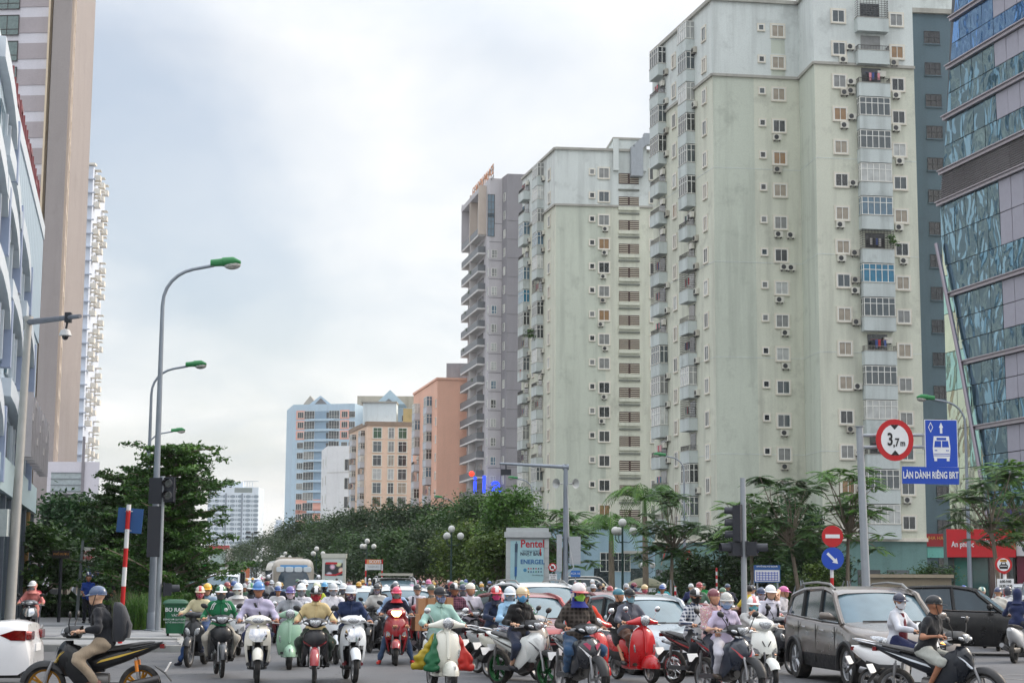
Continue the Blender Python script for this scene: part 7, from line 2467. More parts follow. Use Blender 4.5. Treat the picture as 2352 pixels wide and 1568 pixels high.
def person(label,loc,rz,seat=(0,.14,.79),lean=.12,yaw=0.0,pitch=0.0,hands='grips',feet='floor',top=(200,200,200),sleeve='long',bottom=(40,44,60),blen='long',shoes=(40,40,42),
   helmet=('cap',(230,230,230)),mask=None,glasses=None,hood=None,hair=None,skin=SKIN,size=1.0,res=.024,group=None,strap=None,pack=None,collar=True,visor=False,extra=None,tee=None,gz=1.0,gx=.325,gy=-.285,seed=0,tracks=None):
 root = thing('person',label,'person',loc,rz,group)
 s = size
 H = Vector((0,seat[1],seat[2] + .085)); sd = Vector((0,-math.sin(lean),math.cos(lean)))
 C = H + sd * .30 * s; N = H + sd * .475 * s + Vector((0,-.012,0)); HD = N + Vector((0,-.035 - .03 * math.sin(lean),.155 * s))
 sw = .165 * s
 sh = {q: N + Vector((q * sw,.01,-.055)) for q in (-1,1)}
 if hands == 'grips':
  tgt = {q: Vector((q * gx,gy + .075,gz + .035)) for q in (-1,1)}
 elif hands == 'lap':
  tgt = {q: Vector((q * .12,H.y - .26,H.z + .06)) for q in (-1,1)}
 elif hands == 'face':
  tgt = {1: Vector((gx,gy + .075,gz + .035)),-1: HD + Vector((-.03,-.15,-.09))}
 elif hands == 'phone':
  tgt = {-1: Vector((-gx,gy + .075,gz + .035)),1: HD + Vector((.10,-.02,-.055))}
 el = {q: ik(sh[q],tgt[q],.275 * s,.25 * s,(q * .55,.5,-.95)) for q in (-1,1)}
 hip = {q: H + Vector((q * .085,0,-.01)) for q in (-1,1)}
 if feet == 'floor':
  ft = {q: Vector((q * .12,-.22,.36)) for q in (-1,1)}; kp = .35
 elif feet == 'peg':
  ft = {q: Vector((q * .19,-.0,.36)) for q in (-1,1)}; kp = .45
 elif feet == 'ground':
  ft = {q: Vector((q * .34,-.05,.09)) for q in (-1,1)}; kp = .45
 elif feet == 'one':
  ft = {-1: Vector((-.36,-.05,.09)),1: Vector((.15,-.2,.36))}; kp = .4
 elif feet == 'stand':
  ft = {q: Vector((q * .1,H.y - .02,.09)) for q in (-1,1)}; kp = .1
 kn = {q: ik(hip[q],ft[q],.41 * s,.40 * s,(q * kp,-1,.45)) for q in (-1,1)}
 V3 = lambda v: (v.x,v.y,v.z)
 X = Vector((1,0,0))
 torso = lambda a: [(V3(H - X * .075),V3(H + X * .075),.115 * s + a,.115 * s + a),(V3(H),V3(C),.125 * s + a,.12 * s + a),(V3(C - X * .075),V3(C + X * .075),.11 * s + a,.11 * s + a),(V3(sh[-1] + X * .04),V3(sh[1] - X * .04),.062 * s + a,.062 * s + a),(V3(C),V3(N - sd * .06),.10 * s + a,.075 * s + a)]
 arm = lambda q,a,t=1.0: [(V3(sh[q]),V3(sh[q].lerp(el[q],min(1,t * 2))),.052 * s + a,.044 * s + a)] + ([(V3(el[q]),V3(el[q].lerp(tgt[q],2 * t - 1)),.043 * s + a,.033 * s + a)] if t > .5 else [])
 leg = lambda q,a,t=1.0: [(V3(hip[q]),V3(hip[q].lerp(kn[q],min(1,t * 2))),.088 * s + a,.064 * s + a)] + ([(V3(kn[q]),V3(kn[q].lerp(ft[q],2 * t - 1)),.06 * s + a,.042 * s + a)] if t > .5 else [])
 Rh = Matrix.Rotation(yaw,3,'Z') @ Matrix.Rotation(pitch,3,'X')
 hs = .98 * s
 # body: one surface, then head and hands joined on inside the neck and the wrists
 pr = torso(-.034) + arm(-1,-.010) + arm(1,-.010) + leg(-1,-.010) + leg(1,-.010) + [(V3(N - sd * .08),V3(N + Vector((0,-.015,.07))),.052,.05)]
 V,F = surfnet(pr,max(res,.026),.026)
 parts = [(V,F),([V3(HD + Rh @ (Vector(v) * hs)) for v in HEADV],HEADF)]
 for q in (-1,1):
  d = (tgt[q] - el[q]).normalized()
  hv = []
  yaw_h = math.atan2(-d.x,d.y) + PI if hands == 'grips' or (hands in ('face','phone')) else 0
  yaw_h = -q * .35 if hands == 'grips' else yaw_h
  Rq = Matrix.Rotation(yaw_h,3,'Z')
  if hands in ('face','phone') and (q == -1 if hands == 'face' else q == 1):
   Rq = Matrix.Rotation(PI / 2,3,'X') @ Matrix.Rotation(q * .5,3,'Z')
  for v in HANDV:
   w = Vector(v); w.x *= -q if False else (q * -1)
   hv.append(V3(tgt[q] + Rq @ (w - Vector((0,.07,.03)))))
  parts.append((hv,HANDF if q < 0 else [tuple(reversed(f)) for f in HANDF]))
 vs,fs = join(parts)
 me = bpy.data.meshes.new('body'); me.from_pydata(vs,[],fs); finish(me,180)
 link('body',me,skin,root)
 # clothes
 sl = {'long': 1.0,'short': .36,'none': .08,'three': .8}[sleeve]
 V,F = surfnet(torso(.012) + arm(-1,.009,sl) + arm(1,.009,sl),res,.024,.0085,seed,clips=[((0,0,1),N.z + .012)])
 tm = mat_of(top)
 shirt = link('shirt',mesh_np('shirt',V,F),tm,root)
 bl = {'long': .97,'short': .52,'three': .82}[blen]
 V,F = surfnet([(V3(H - X * .075),V3(H + X * .075),.12 * s,.12 * s)] + leg(-1,.012,bl) + leg(1,.012,bl),res,.024,.010,seed + 3)
 link('trousers',mesh_np('trousers',V,F),mat_of(bottom),root)
 for q in (-1,1):
  link('shoe',HM['shoe'],M('plastic',shoes),root,loc=ft[q] - Vector((0,.02,.085)),rot=(0,0,q * .2),scale=s)
 if collar:
  link('collar',HM['collar'],tm,root,loc=N + Vector((0,-.012,.025)),rot=(.22,0,0),scale=s)
 if tee:                                                # shirt front showing between open jacket edges
  mb = shield([(N.z - .01,.06,C.y - .10,C.y - .05),(C.z,.10,C.y - .146,C.y - .08),(H.z + .12,.115,H.y - .163,H.y - .10),(H.z,.115,H.y - .155,H.y - .10)],.03,9,10)
  link('inner_shirt',mb.mesh('inner_shirt',60),M('cloth',tee),root)
 hl = lambda nm,key,mats,par=root,sc=1.0: link(nm,HM[key],mats,par,loc=HD,rot=(Rh.to_euler()),scale=hs * sc)
 if not (mask and glasses):
  hl('eyes','eyes',EYEM)
 if not mask: hl('mouth','mouth',M('skin',(150,84,76)))
 if hood: hl('hood','hood',mat_of(hood))
 hp = None
 if helmet:
  hc = M('paint',helmet[1]); h2 = M('paint',helmet[2]) if len(helmet) > 2 else hc; h3 = M('paint',helmet[3]) if len(helmet) > 3 else hc
  if helmet[0] == 'hat':
   hl('hat','hat',[M('cloth',helmet[1])])
  else:
   hp = hl('helmet',helmet[0],[hc,h2,h3],sc=1.05 if hood else .98)
   hl('chin_strap','strap',STRAPM)
  if visor: hl('visor','visor',visor_mat())
 elif hair is None:
  hair = 'short'
 if hair:
  hl('hair','hair' if hair == 'short' else 'long_hair',HAIRM)
  if hair == 'long' : hl('hair','hair',HAIRM)
 if mask: hl('face_mask','mask',mat_of(mask))
 if glasses: hl('sunglasses','glasses',M('glass',glasses if isinstance(glasses,tuple) else (16,18,20)))
 fy = lambda z: (C.y - .137 * s - .012) if z > C.z - .05 else (H.y + (C.y - H.y) * (z - H.z) / (C.z - H.z) - .148 * s - .012)
 if strap is not None:
  q = 1
  mb = MB(); pts = []
  a = N + Vector((-.10,.02,.0)); b = H + Vector((.13,-.02,.06))
  pts = [a + Vector((.0,.05,-.03)),a + Vector((0,-.03,.012))] + [Vector((a.x + (b.x - a.x) * t,fy(a.z + (b.z - a.z) * t) + .01 + .05 * abs(2 * t - 1) ** 2,a.z + (b.z - a.z) * t)) for t in (.2,.4,.6,.8,1)]
  for i in range(len(pts) - 1):
   p_,q_ = pts[i],pts[i + 1]; wv = Vector((.017,0,.010))
   mb.add([p_ - wv,p_ + wv,q_ + wv,q_ - wv,p_ - wv + Vector((0,.02,0)),p_ + wv + Vector((0,.02,0)),q_ + wv + Vector((0,.02,0)),q_ - wv + Vector((0,.02,0))],[(0,1,2,3),(7,6,5,4),(0,3,7,4),(1,5,6,2)])
  link('bag_strap',mb.mesh('bag_strap',0),M('plastic',strap),root)
 if pack is not None:
  for q in (-1,1):
   mb = MB(); x = q * .105
   pts = [Vector((x,N.y + .06,N.z - .02)),Vector((x,N.y - .045,N.z - .005)),Vector((x * 1.12,fy(C.z + .05) + .012,C.z + .06)),Vector((x * 1.2,fy(C.z - .04) + .02,C.z - .06)),Vector((x * 1.45,C.y - .05,C.z - .14))]
   for i in range(len(pts) - 1):
    p_,q_ = pts[i],pts[i + 1]; wv = Vector((.022,0,0))
    mb.add([p_ - wv,p_ + wv,q_ + wv,q_ - wv,p_ - wv + Vector((0,.02,.01)),p_ + wv + Vector((0,.02,.01)),q_ + wv + Vector((0,.02,.01)),q_ - wv + Vector((0,.02,.01))],[(0,1,2,3),(7,6,5,4),(0,3,7,4),(1,5,6,2)])
   link('pack_strap',mb.mesh('pack_strap',0),M('plastic',pack),root)
 if collar and not hood and not tee and top and sleeve != 'none' and seed < 40:
  mb = MB(); mb.tube([(0,fy(z) + .014,z) for z in (N.z - .05,C.z + .06,C.z,C.z - .1,H.z + .14)],.008,4); link('placket',mb.mesh('placket'),tm,root)
  for q in (-1,1):
   mb = MB(); p0 = N + Vector((q * .052,-.06,.035)); mb.add([p0,p0 + Vector((-q * .045,-.035,-.03)),p0 + Vector((-q * .02,-.045,-.075)),p0 + Vector((q * .03,-.02,-.035))],[(0,1,2,3) if q < 0 else (3,2,1,0)])
   link('collar_flap',mb.mesh('collar_flap',0),tm,root)
 if extra: extra(root,H,C,N,HD,fy)
 return root
# ------------------------------------------------------------------ cars (front towards -y)
WINDOWG = M('glass',(52,66,74)); CARBLK = M('plastic',(26,26,28)); WINDSH = M('glass',(96,118,128))

CARS = {
 # L, W, wheelbase, wheel r, sill, belt profile (y/L, z), roof profile (y/L, z), roof width factor
 'sedan': (4.45,1.74,2.6,.315,.20,[(-.5,.56),(-.49,.68),(-.44,.77),(-.22,.92),(.0,.93),(.28,.98),(.42,1.03),(.485,.97),(.5,.62)],[(-.245,.91),(-.10,1.40),(.02,1.475),(.17,1.43),(.335,1.00)],.76),
 'suv': (4.6,1.86,2.72,.355,.27,[(-.5,.62),(-.49,.78),(-.45,.90),(-.22,1.06),(.0,1.08),(.25,1.13),(.42,1.17),(.485,1.12),(.5,.66)],[(-.25,1.05),(-.105,1.58),(.02,1.67),(.25,1.64),(.40,1.52),(.47,1.14)],.78),
 'offroad': (4.75,1.84,2.8,.38,.32,[(-.5,.64),(-.49,.85),(-.46,1.0),(-.22,1.12),(.0,1.13),(.3,1.14),(.45,1.14),(.49,1.1),(.5,.66)],[(-.24,1.11),(-.12,1.66),(.0,1.76),(.3,1.76),(.45,1.70),(.485,1.15)],.84),
 'van': (5.0,1.72,3.1,.33,.24,[(-.5,.50),(-.495,.80),(-.47,.98),(-.40,1.10),(.0,1.10),(.3,1.10),(.47,1.10),(.495,1.05),(.5,.6)],[(-.43,1.08),(-.32,1.62),(-.26,1.90),(-.15,2.0),(.2,2.02),(.45,1.95),(.49,1.12)],.88),
}

def arch_z(y,axles,R,sill):
 z = sill
 for a in axles:
  d = abs(y - a)
  if d < R: z = max(z,math.sqrt(R * R - d * d) + R * .88)
 return z

def rim_car(r):
 mb = MB()
 mb.lathe([(r * .72,-.10),(r * .66,-.085),(r * .62,.06)],26,0,axis='x')
 mb.lathe([(0,-.095),(r * .14,-.095),(r * .16,-.07),(0,-.07)],12,0,axis='x')
 for k in range(5):
  a = k * 2 * PI / 5
  for da in (-.16,.16):
   p = [(-.085,r * .08 * math.cos(a),r * .08 * math.sin(a)),(-.075,r * .69 * math.cos(a + da),r * .69 * math.sin(a + da))]
   mb.tube(p,[r * .075,r * .06],5)
 mb.lathe([(r * .62,.0),(0,.0)],20,1,axis='x')
 return mb.mesh('rim',40)

def car(kind,col,label,loc,rz,group=None,style='',plate=None,tail=False,rails=False,clad=False,metallic=True,lite=False,scale=None):
 L,W,wb,r,sill,belt,roof,rw = CARS[kind]
 root = thing('car' if kind != 'van' else 'van',label,'car' if kind != 'van' else 'van',loc,rz,group,scale)
 pm = M('paint',col,'metallic' if metallic else None)
 A = lambda nm,mb,mats,sm=40,par=root: link(nm,mb.mesh(nm,sm),mats,par)
 fa,ra = -L / 2 + (L - wb) * .46,-L / 2 + (L - wb) * .46 + wb
 by = [b[0] * L for b in belt]; bz = [b[1] for b in belt]
 ys = sorted(set([round(y,3) for y in np.linspace(-L / 2,L / 2,54)] + [round(a + d,3) for a in (fa,ra) for d in np.linspace(-r * 1.12,r * 1.12,15)]))
 half = W / 2

 def wy(y):
  t = abs(y) / (L / 2)
  return half * (1 - .20 * max(0,(t - .72) / .28) ** 2.4)

 def zb(y):
  return float(np.interp(y,by,bz))
 rows = []
 for y in ys:
  w,zt = wy(y),zb(y)
  zl = arch_z(y,(fa,ra),r * 1.12,sill + (.06 if abs(y) > L / 2 - .12 else 0))
  zl = min(zl,zt - .12)
  prof = [(w * .95,zl),(w * 1.0,max(zl + .012,min(.5,zt - .2))),(w * .985,max(zl + .024,zt - .22)),(w * .955,zt - .07),(w * .90,zt - .015),(w * .6,zt + .02),(w * .25,zt + .032)]
  rows.append([(-x,y,z) for x,z in prof] + [(x,y,z) for x,z in prof[::-1]])
 mb = MB(); n = len(rows[0])
 for q in rows: mb.v += q
 for k in range(len(rows) - 1):
  for i in range(n - 1):
   mb.f.append((k * n + i,k * n + n + i,k * n + n + i + 1,k * n + i + 1)); mb.m.append(1 if clad and i in (0,n - 2) else 0)
 mb.f.append(tuple(range(n))); mb.m.append(0)
 mb.f.append(tuple((len(rows) - 1) * n + n - 1 - i for i in range(n))); mb.m.append(0)
 A('body',mb,[pm,CARBLK],50)
 un = MB(); un.box((0,0,sill + .06),(W * .8,L * .94,.22)); un.box((0,fa,.55),(W * .78,r * 2.2,.5)); un.box((0,ra,.55),(W * .78,r * 2.2,.5)); A('underbody',un,[CARBLK],0)
 # greenhouse
 gy = [p[0] * L for p in roof]; gz = [p[1] for p in roof]
 nb = 26
 y0,y1 = gy[0],gy[-1]
 Y = np.linspace(y0,y1,nb)
 gzz = np.interp(Y,gy,gz); g2 = gzz.copy(); g2[1:-1] = (gzz[:-2] + 2 * gzz[1:-1] + gzz[2:]) / 4; gzz = g2
 hmax = max(gz) - 1.0

 def roofw(z,y):
  f = min(1,max(0,(z - zb(y)) / max(.05,max(gz) - zb(y))))
  return wy(y) * (.90 + (rw - .90) * f)
 side = MB(); top_rows = []
 kw0 = next(i for i in range(nb) if gzz[i] > max(gz) - (.36 if kind == 'van' else .13)); kw1 = max(i for i in range(nb) if gzz[i] > max(gz) - (.16 if kind != 'sedan' else .10))
 for sx in (-1,1):
  mb = MB()
  for i in range(nb):
   b = zb(Y[i]) - .01; t = gzz[i] - .045
   t = max(t,b)
   for f in (0,.5,1):
    z = b + (t - b) * f
    mb.v.append((sx * (roofw(z,Y[i]) + .004),Y[i],z))
  for i in range(nb - 1):
   for f in (0,1):
    q = (i * 3 + f,i * 3 + 3 + f,i * 3 + 4 + f,i * 3 + 1 + f)
    mb.f.append(q if sx > 0 else q[::-1]); mb.m.append(0)
  A('side_window',mb,[WINDOWG],60)
 def across(i0,i1,off=0.0):
  mb = MB(); us = np.linspace(-1,1,9)
  for i in range(i0,i1 + 1):
   w = roofw(gzz[i],Y[i])
   for u in us:
    mb.v.append((w * u,Y[i] + (.10 if i < nb / 2 else -.06) * (u * u) * (1 if i0 == 0 or i1 == nb - 1 else .3),gzz[i] + off - .03 * u * u - (.03 if abs(u) > .99 else 0)))
  for i in range(i1 - i0):
   for u in range(8):
    mb.f.append((i * 9 + u,i * 9 + u + 1,i * 9 + u + 10,i * 9 + u + 9)); mb.m.append(0)
  return mb
 A('windshield',across(0,kw0),[WINDSH],70)
 A('roof',across(kw0,kw1,.012),[pm],70)
 A('rear_window',across(kw1,nb - 1),[WINDOWG],70)
 for sx in (-1,1):
  def edge(i,lift=0.0):
   z = gzz[i] - .035
   return Vector((sx * (roofw(z,Y[i]) + .0),Y[i] + (.09 if i < kw0 else (-.05 if i > kw1 else 0.02)),z + lift))
  mb = MB(); mb.tube([edge(i) for i in range(0,nb)],[.045 if kw0 < i < kw1 else .05 for i in range(nb)],6); A('roof_pillar',mb,[pm])
  for yy,w_ in ((.02 * L,.05),((.22 if kind != 'sedan' else .2) * L,.06)):
   b = zb(yy); t = float(np.interp(yy,Y,gzz)) - .06
   mb = MB(); mb.tube([(sx * (roofw(b,yy) + .0),yy - .03,b),(sx * (roofw(t,yy) + .002),yy + .02,t)],w_,5); A('door_pillar',mb,[CARBLK])
  mb = MB(); ii = [i for i in range(2,nb - 1)]
  mb.tube([(sx * (wy(Y[i]) * .91 + .006),Y[i],zb(Y[i]) - .005) for i in ii],.014,5); A('window_trim',mb,[CHROME if style in ('benz','cx','lex') else CARBLK])
  # mirror, handles, door seams
  my = y0 + .38
  mb = MB(); mb.loft([(sx * wy(my) * .92,my,zb(my) + .05,.03,.03),(sx * (half + .07),my - .02,zb(my) + .10,.07,.07),(sx * (half + .20),my - .0,zb(my) + .11,.055,.06),(sx * (half + .23),my,zb(my) + .11,.02,.03)],10,0,'x'); A('mirror',mb,[pm])
  if not lite:
   for yy in ((-.045 * L),(.17 * L)):
    mb = MB(); mb.tube([(sx * (wy(yy) * .985 + .004),yy - .10,zb(yy) - .17),(sx * (wy(yy) * .985 + .02),yy,zb(yy) - .165),(sx * (wy(yy) * .985 + .004),yy + .10,zb(yy) - .16)],.011,6); A('door_handle',mb,[CHROME if style != 'plain' else pm])
   for yy in (y0 + .30,.03 * L,.235 * L):
    zz = arch_z(yy,(fa,ra),r * 1.15,sill + .05)
    mb = MB(); mb.box((sx * (wy(yy) * .99),yy,(zb(yy) + zz) / 2 - .03),(.014,.006,zb(yy) - zz - .1)); A('door_seam',mb,[CARBLK],0)
 # wheels
 for y in (fa,ra):
  for sx in (-1,1):
   mb = MB(); mb.lathe([(r * .70,-.11),(r * .95,-.115),(r,-.08),(r,.08),(r * .95,.11),(r * .7,.1)],28,0,axis='x')
   w = link('wheel',mb.mesh('wheel',50),RUBBER,root,loc=(sx * (half - .12),y,r),rot=(0,0,0 if sx < 0 else PI))
   link('rim',rim_car(r),[M('metal',(188,190,194)),CARBLK],w)
 # lights and front trim
 zh = zb(-L / 2 + .25) - .12
 for sx in (-1,1):
  yl = -L / 2 + .19
  rot = Matrix.Rotation(sx * .62,3,'Z') @ Matrix.Rotation(-sx * .10,3,'Y')
  mb = MB(); mb.ell((sx * wy(yl) * .74,yl - .055,zh),(.24,.075,.085 if kind != 'van' else .13),14,8,rot=rot); h = A('headlight',mb,[LENS])
  if not lite:
   mb = MB(); mb.ell((sx * wy(yl) * .70,yl - .135,zh),(.06,.02,.06),12,6); A('headlight_bulb',mb,[M('chrome',(150,154,160))],par=h)
   if style == 'cx':
    mb = MB(); mb.ell((sx * (wy(yl) * .52),yl - .17,zh - .04),(.05,.03,.04),10,6); A('turn_signal',mb,[M('emit',(255,170,80),3.0)],par=h)
  mb = MB(); mb.ell((sx * W * .33,-L / 2 + .035,sill + .22),(.085,.05,.07),10,6); A('fog_lamp',mb,[CARBLK if style != 'cx' else LENS])
  ty = L / 2 - .16; zt_ = zb(L / 2 - .2) - .14
  mb = MB()
  if style == 'bmw':
   w0,w1,w2 = wy(L / 2 - .44) * .99,wy(L / 2 - .25) * .99,wy(L / 2 - .07) * .99
   pts = [(sx * (w0 + .004),L / 2 - .46,.83),(sx * (w1 + .016),L / 2 - .28,.745),(sx * (w2 + .022),L / 2 - .07,.74),(sx * (w2 + .022),L / 2 - .07,.90),(sx * (w1 + .01),L / 2 - .24,.905)]
   mb.add(pts + [(x - sx * .05,y,z) for x,y,z in pts],[(0,1,2,3,4) if sx > 0 else (4,3,2,1,0)] + [tuple(q if sx < 0 else q[::-1]) for q in [(i,(i + 1) % 5,(i + 1) % 5 + 5,i + 5) for i in range(5)]])
   mb.loft([(L / 2 - .06,sx * (w2 - .16),.82,.17,.08),(L / 2 + .012,sx * (w2 - .22),.82,.15,.07)],10,e=5)
  else:
   mb.ell((sx * wy(ty) * .80,ty + .03,zt_),(.16,.12,.12 if kind in ('sedan','van') else .16),12,8)
  A('tail_light',mb,[M('emit',(235,40,26),1.5) if tail else REDL])
 mb = MB(); zg = zb(-L / 2 + .1) - (.14 if kind != 'van' else .2)
 mb.loft([(-L / 2 - .012,0,zg,W * .26,.085),(-L / 2 + .10,0,zg,W * .29,.10)],16,e=5); g = A('grille',mb,[CARBLK])
 for k in range(3):
  mb = MB(); mb.box((0,-L / 2 - .016,zg - .05 + .05 * k),(W * .48,.012,.014)); A('grille_bar',mb,[CHROME],0,g)
 mb = MB(); mb.loft([(-L / 2 - .008,0,sill + .17,W * .25,.07),(-L / 2 + .1,0,sill + .17,W * .27,.08)],14,e=5); A('lower_intake',mb,[CARBLK])
 mb = MB(); mb.box((0,-L / 2 - .024,sill + .30),(.46,.02,.12)); p = A('number_plate',mb,[WHT],0)
 mb = MB(); mb.box((0,L / 2 + .012,sill + .42),(.46,.02,.12)); A('number_plate',mb,[WHT],0)
 mb = MB(); mb.tube([(-.5,y0 + .04,zb(y0) + .045),(.05,y0 + .03,zb(y0) + .05)],.012,4); mb.tube([(0.0,y0 + .03,zb(y0) + .04),(.55,y0 + .05,zb(y0) + .045)],.012,4); A('wiper',mb,[CARBLK])
 if rails:
  for sx in (-1,1):
   yy0,yy1 = Y[kw0] + .25,Y[kw1] - .1
   mb = MB(); x = sx * wy(0) * rw * .93; zr = max(gz) - .02
   mb.tube([(x,yy0,zr - .03),(x,yy0 + .25,zr + .06),(x,(yy0 + yy1) / 2,zr + .09),(x,yy1 - .2,zr + .06),(x,yy1,zr - .04)],.024,6); A('roof_rail',mb,[M('metal',(150,150,148))])
 if clad:
  for y in (fa,ra):
   for sx in (-1,1):
    mb = MB(); mb.tube([(sx * (wy(y) + .005),y + r * 1.16 * math.cos(a),r * .95 + r * 1.12 * math.sin(a)) for a in np.linspace(-.15,PI + .15,15)],.045,6); A('arch_trim',mb,[CARBLK])
 return root

def carpos(px,py,z=0.0):
 return ground(px,py,z)

def cars():
 def put(kind,col,label,px,Y,deg,**kw):
  return car(kind,col,label,GX(px,Y),math.radians(deg),**kw)
 # front row
 c = put('suv',(112,104,98),'grey-brown SUV with roof rails waiting behind the riders on the right',1990,30.8,9,style='cx',rails=True,clad=True)
 mb = MB(); mb.box((-.5,-.66,1.47),(.1,.02,.06),rot=Matrix.Rotation(-.6,3,'X'))
 put('suv',(20,20,22),'black SUV with chrome window trim crossing at the right edge',2200,42.5,72,style='benz',metallic=False)
 put('sedan',(168,176,182),'silver sedan with a sloping windscreen behind the red scooter',1468,34.2,22)
 put('sedan',(150,66,66),'rose-red sedan in the queue behind the black-shirted rider',1200,37.5,24)
 put('suv',(214,216,218),'white SUV with dark roof bars behind the rose-red sedan',1240,45.5,20,rails=True,metallic=False)
 put('sedan',(120,40,44),'dark red sedan half hidden behind the silver sedan',1412,42,24)
 c = car('sedan',(222,222,224),'white sedan cut off at the left edge, red tail light towards us',Vector((-10.0,28.3,0)),math.radians(-84),style='bmw',metallic=False)
 p = put('offroad',(150,150,146),'grey off-roader with a roof tray and a pink sticker on its windscreen',908,70,8,rails=True)
 mb = MB(); mb.box((0,-.1,1.90),(1.35,1.0,.1)); link('roof_tray',mb.mesh('roof_tray',0),M('plastic',(176,172,160)),p)
 mb = MB(); mb.box((.3,-.72,1.42),(.78,.02,.2),rot=Matrix.Rotation(-.62,3,'X')); link('windscreen_sticker',mb.mesh('windscreen_sticker',0),M('flat',(222,170,200)),p)
 put('sedan',(206,208,208),'white sedan with a pale windscreen in front of the grey off-roader',925,46,10,lite=True,scale=1.05)
 put('sedan',(196,202,206),'pale silver car between the navy rider and the black-shirted pillion',840,48,8,lite=True)
 put('sedan',(214,214,212),'white car roof behind the small billboard',815,66,14,lite=True)
 put('suv',(200,204,206),'white car beside the bus behind the lime hooded rider',738,66,12,lite=True,metallic=False)
 put('van',(214,216,218),'white minibus with a wide windscreen behind the yellow helmet',516,79,4,metallic=False)
 bus()
 # cars parked or waiting on the far side of the junction
 side = [('offroad',(226,224,214),'cream off-roader parked side on behind the camera pole',1360,150,88),('suv',(150,152,154),'silver SUV parked under the feathery tree',1580,118,100),('sedan',(150,152,150),'grey hatchback with lit tail lights beside the silver sedan roof',1508,112,160),
   ('suv',(222,222,222),'small white SUV seen from behind near the marker post',1652,104,200),('offroad',(28,28,30),'black off-roader seen from behind near the signal pole',1690,98,205),('van',(220,218,210),'white van roof behind the no car sign',1345,160,100),('suv',(216,218,220),'white SUV driving off at the right edge',2352,78,150)]
 for kind,col,lab,px,Y,deg in side:
  put(kind,col,lab,px,Y,deg,lite=True,metallic=False,tail='lit' in lab or 'black off' in lab)
 far = [(410,128,'sedan',(212,214,216),'far white sedan nearest the left kerb'),(440,150,'suv',(206,208,212),'far white SUV in the middle of the distant queue'),(428,185,'suv',(190,194,200),'far pale SUV behind the distant white sedan'),(470,170,'sedan',(214,214,214),'far white sedan next to the lit destination sign bus'),(455,220,'sedan',(200,204,210),'tiny pale sedan furthest down the street'),(575,128,'suv',(190,196,200),'far grey-white car between the minibus and the bus')]
 for px,Y,kind,col,lab in far:
  put(kind,col,lab,px,Y,12,lite=True,metallic=False,group='far cars queueing down the street')
 # city bus with a lit sign
 root = thing('city_bus','dark green far city bus with a red and green lit destination sign','bus',GX(448,155),math.radians(12))
 mb = MB(); mb.loft([(-5,0,1.55,1.15,1.25),(-4.8,0,1.6,1.22,1.4),(5,0,1.6,1.22,1.4)],16,e=8); link('body',mb.mesh('body',30),M('paint',(40,66,56)),root)
 mb = MB(); mb.box((0,-4.95,1.75),(2.1,.2,1.1)); link('windshield',mb.mesh('windshield',0),WINDOWG,root)
 mb = MB(); mb.box((0,-4.0,3.05),(2.0,2.0,.2)); link('roof_unit',mb.mesh('roof_unit',0),M('plastic',(190,190,180)),root)
 for x,w_,c_ in ((-.55,.45,(240,40,40)),(.25,1.1,(40,230,90))):
  mb = MB(); mb.box((x,-5.08,2.62),(w_,.06,.24)); link('destination_sign',mb.mesh('destination_sign',0),M('emit',c_,3.0),root)
 for sx in (-1,1):
  for y in (-3,3):
   mb = MB(); mb.lathe([(0,-.12),(.45,-.12),(.45,.12),(0,.12)],18,0,axis='x'); link('wheel',mb.mesh('wheel'),RUBBER,root,loc=(sx * 1.1,y,.45))

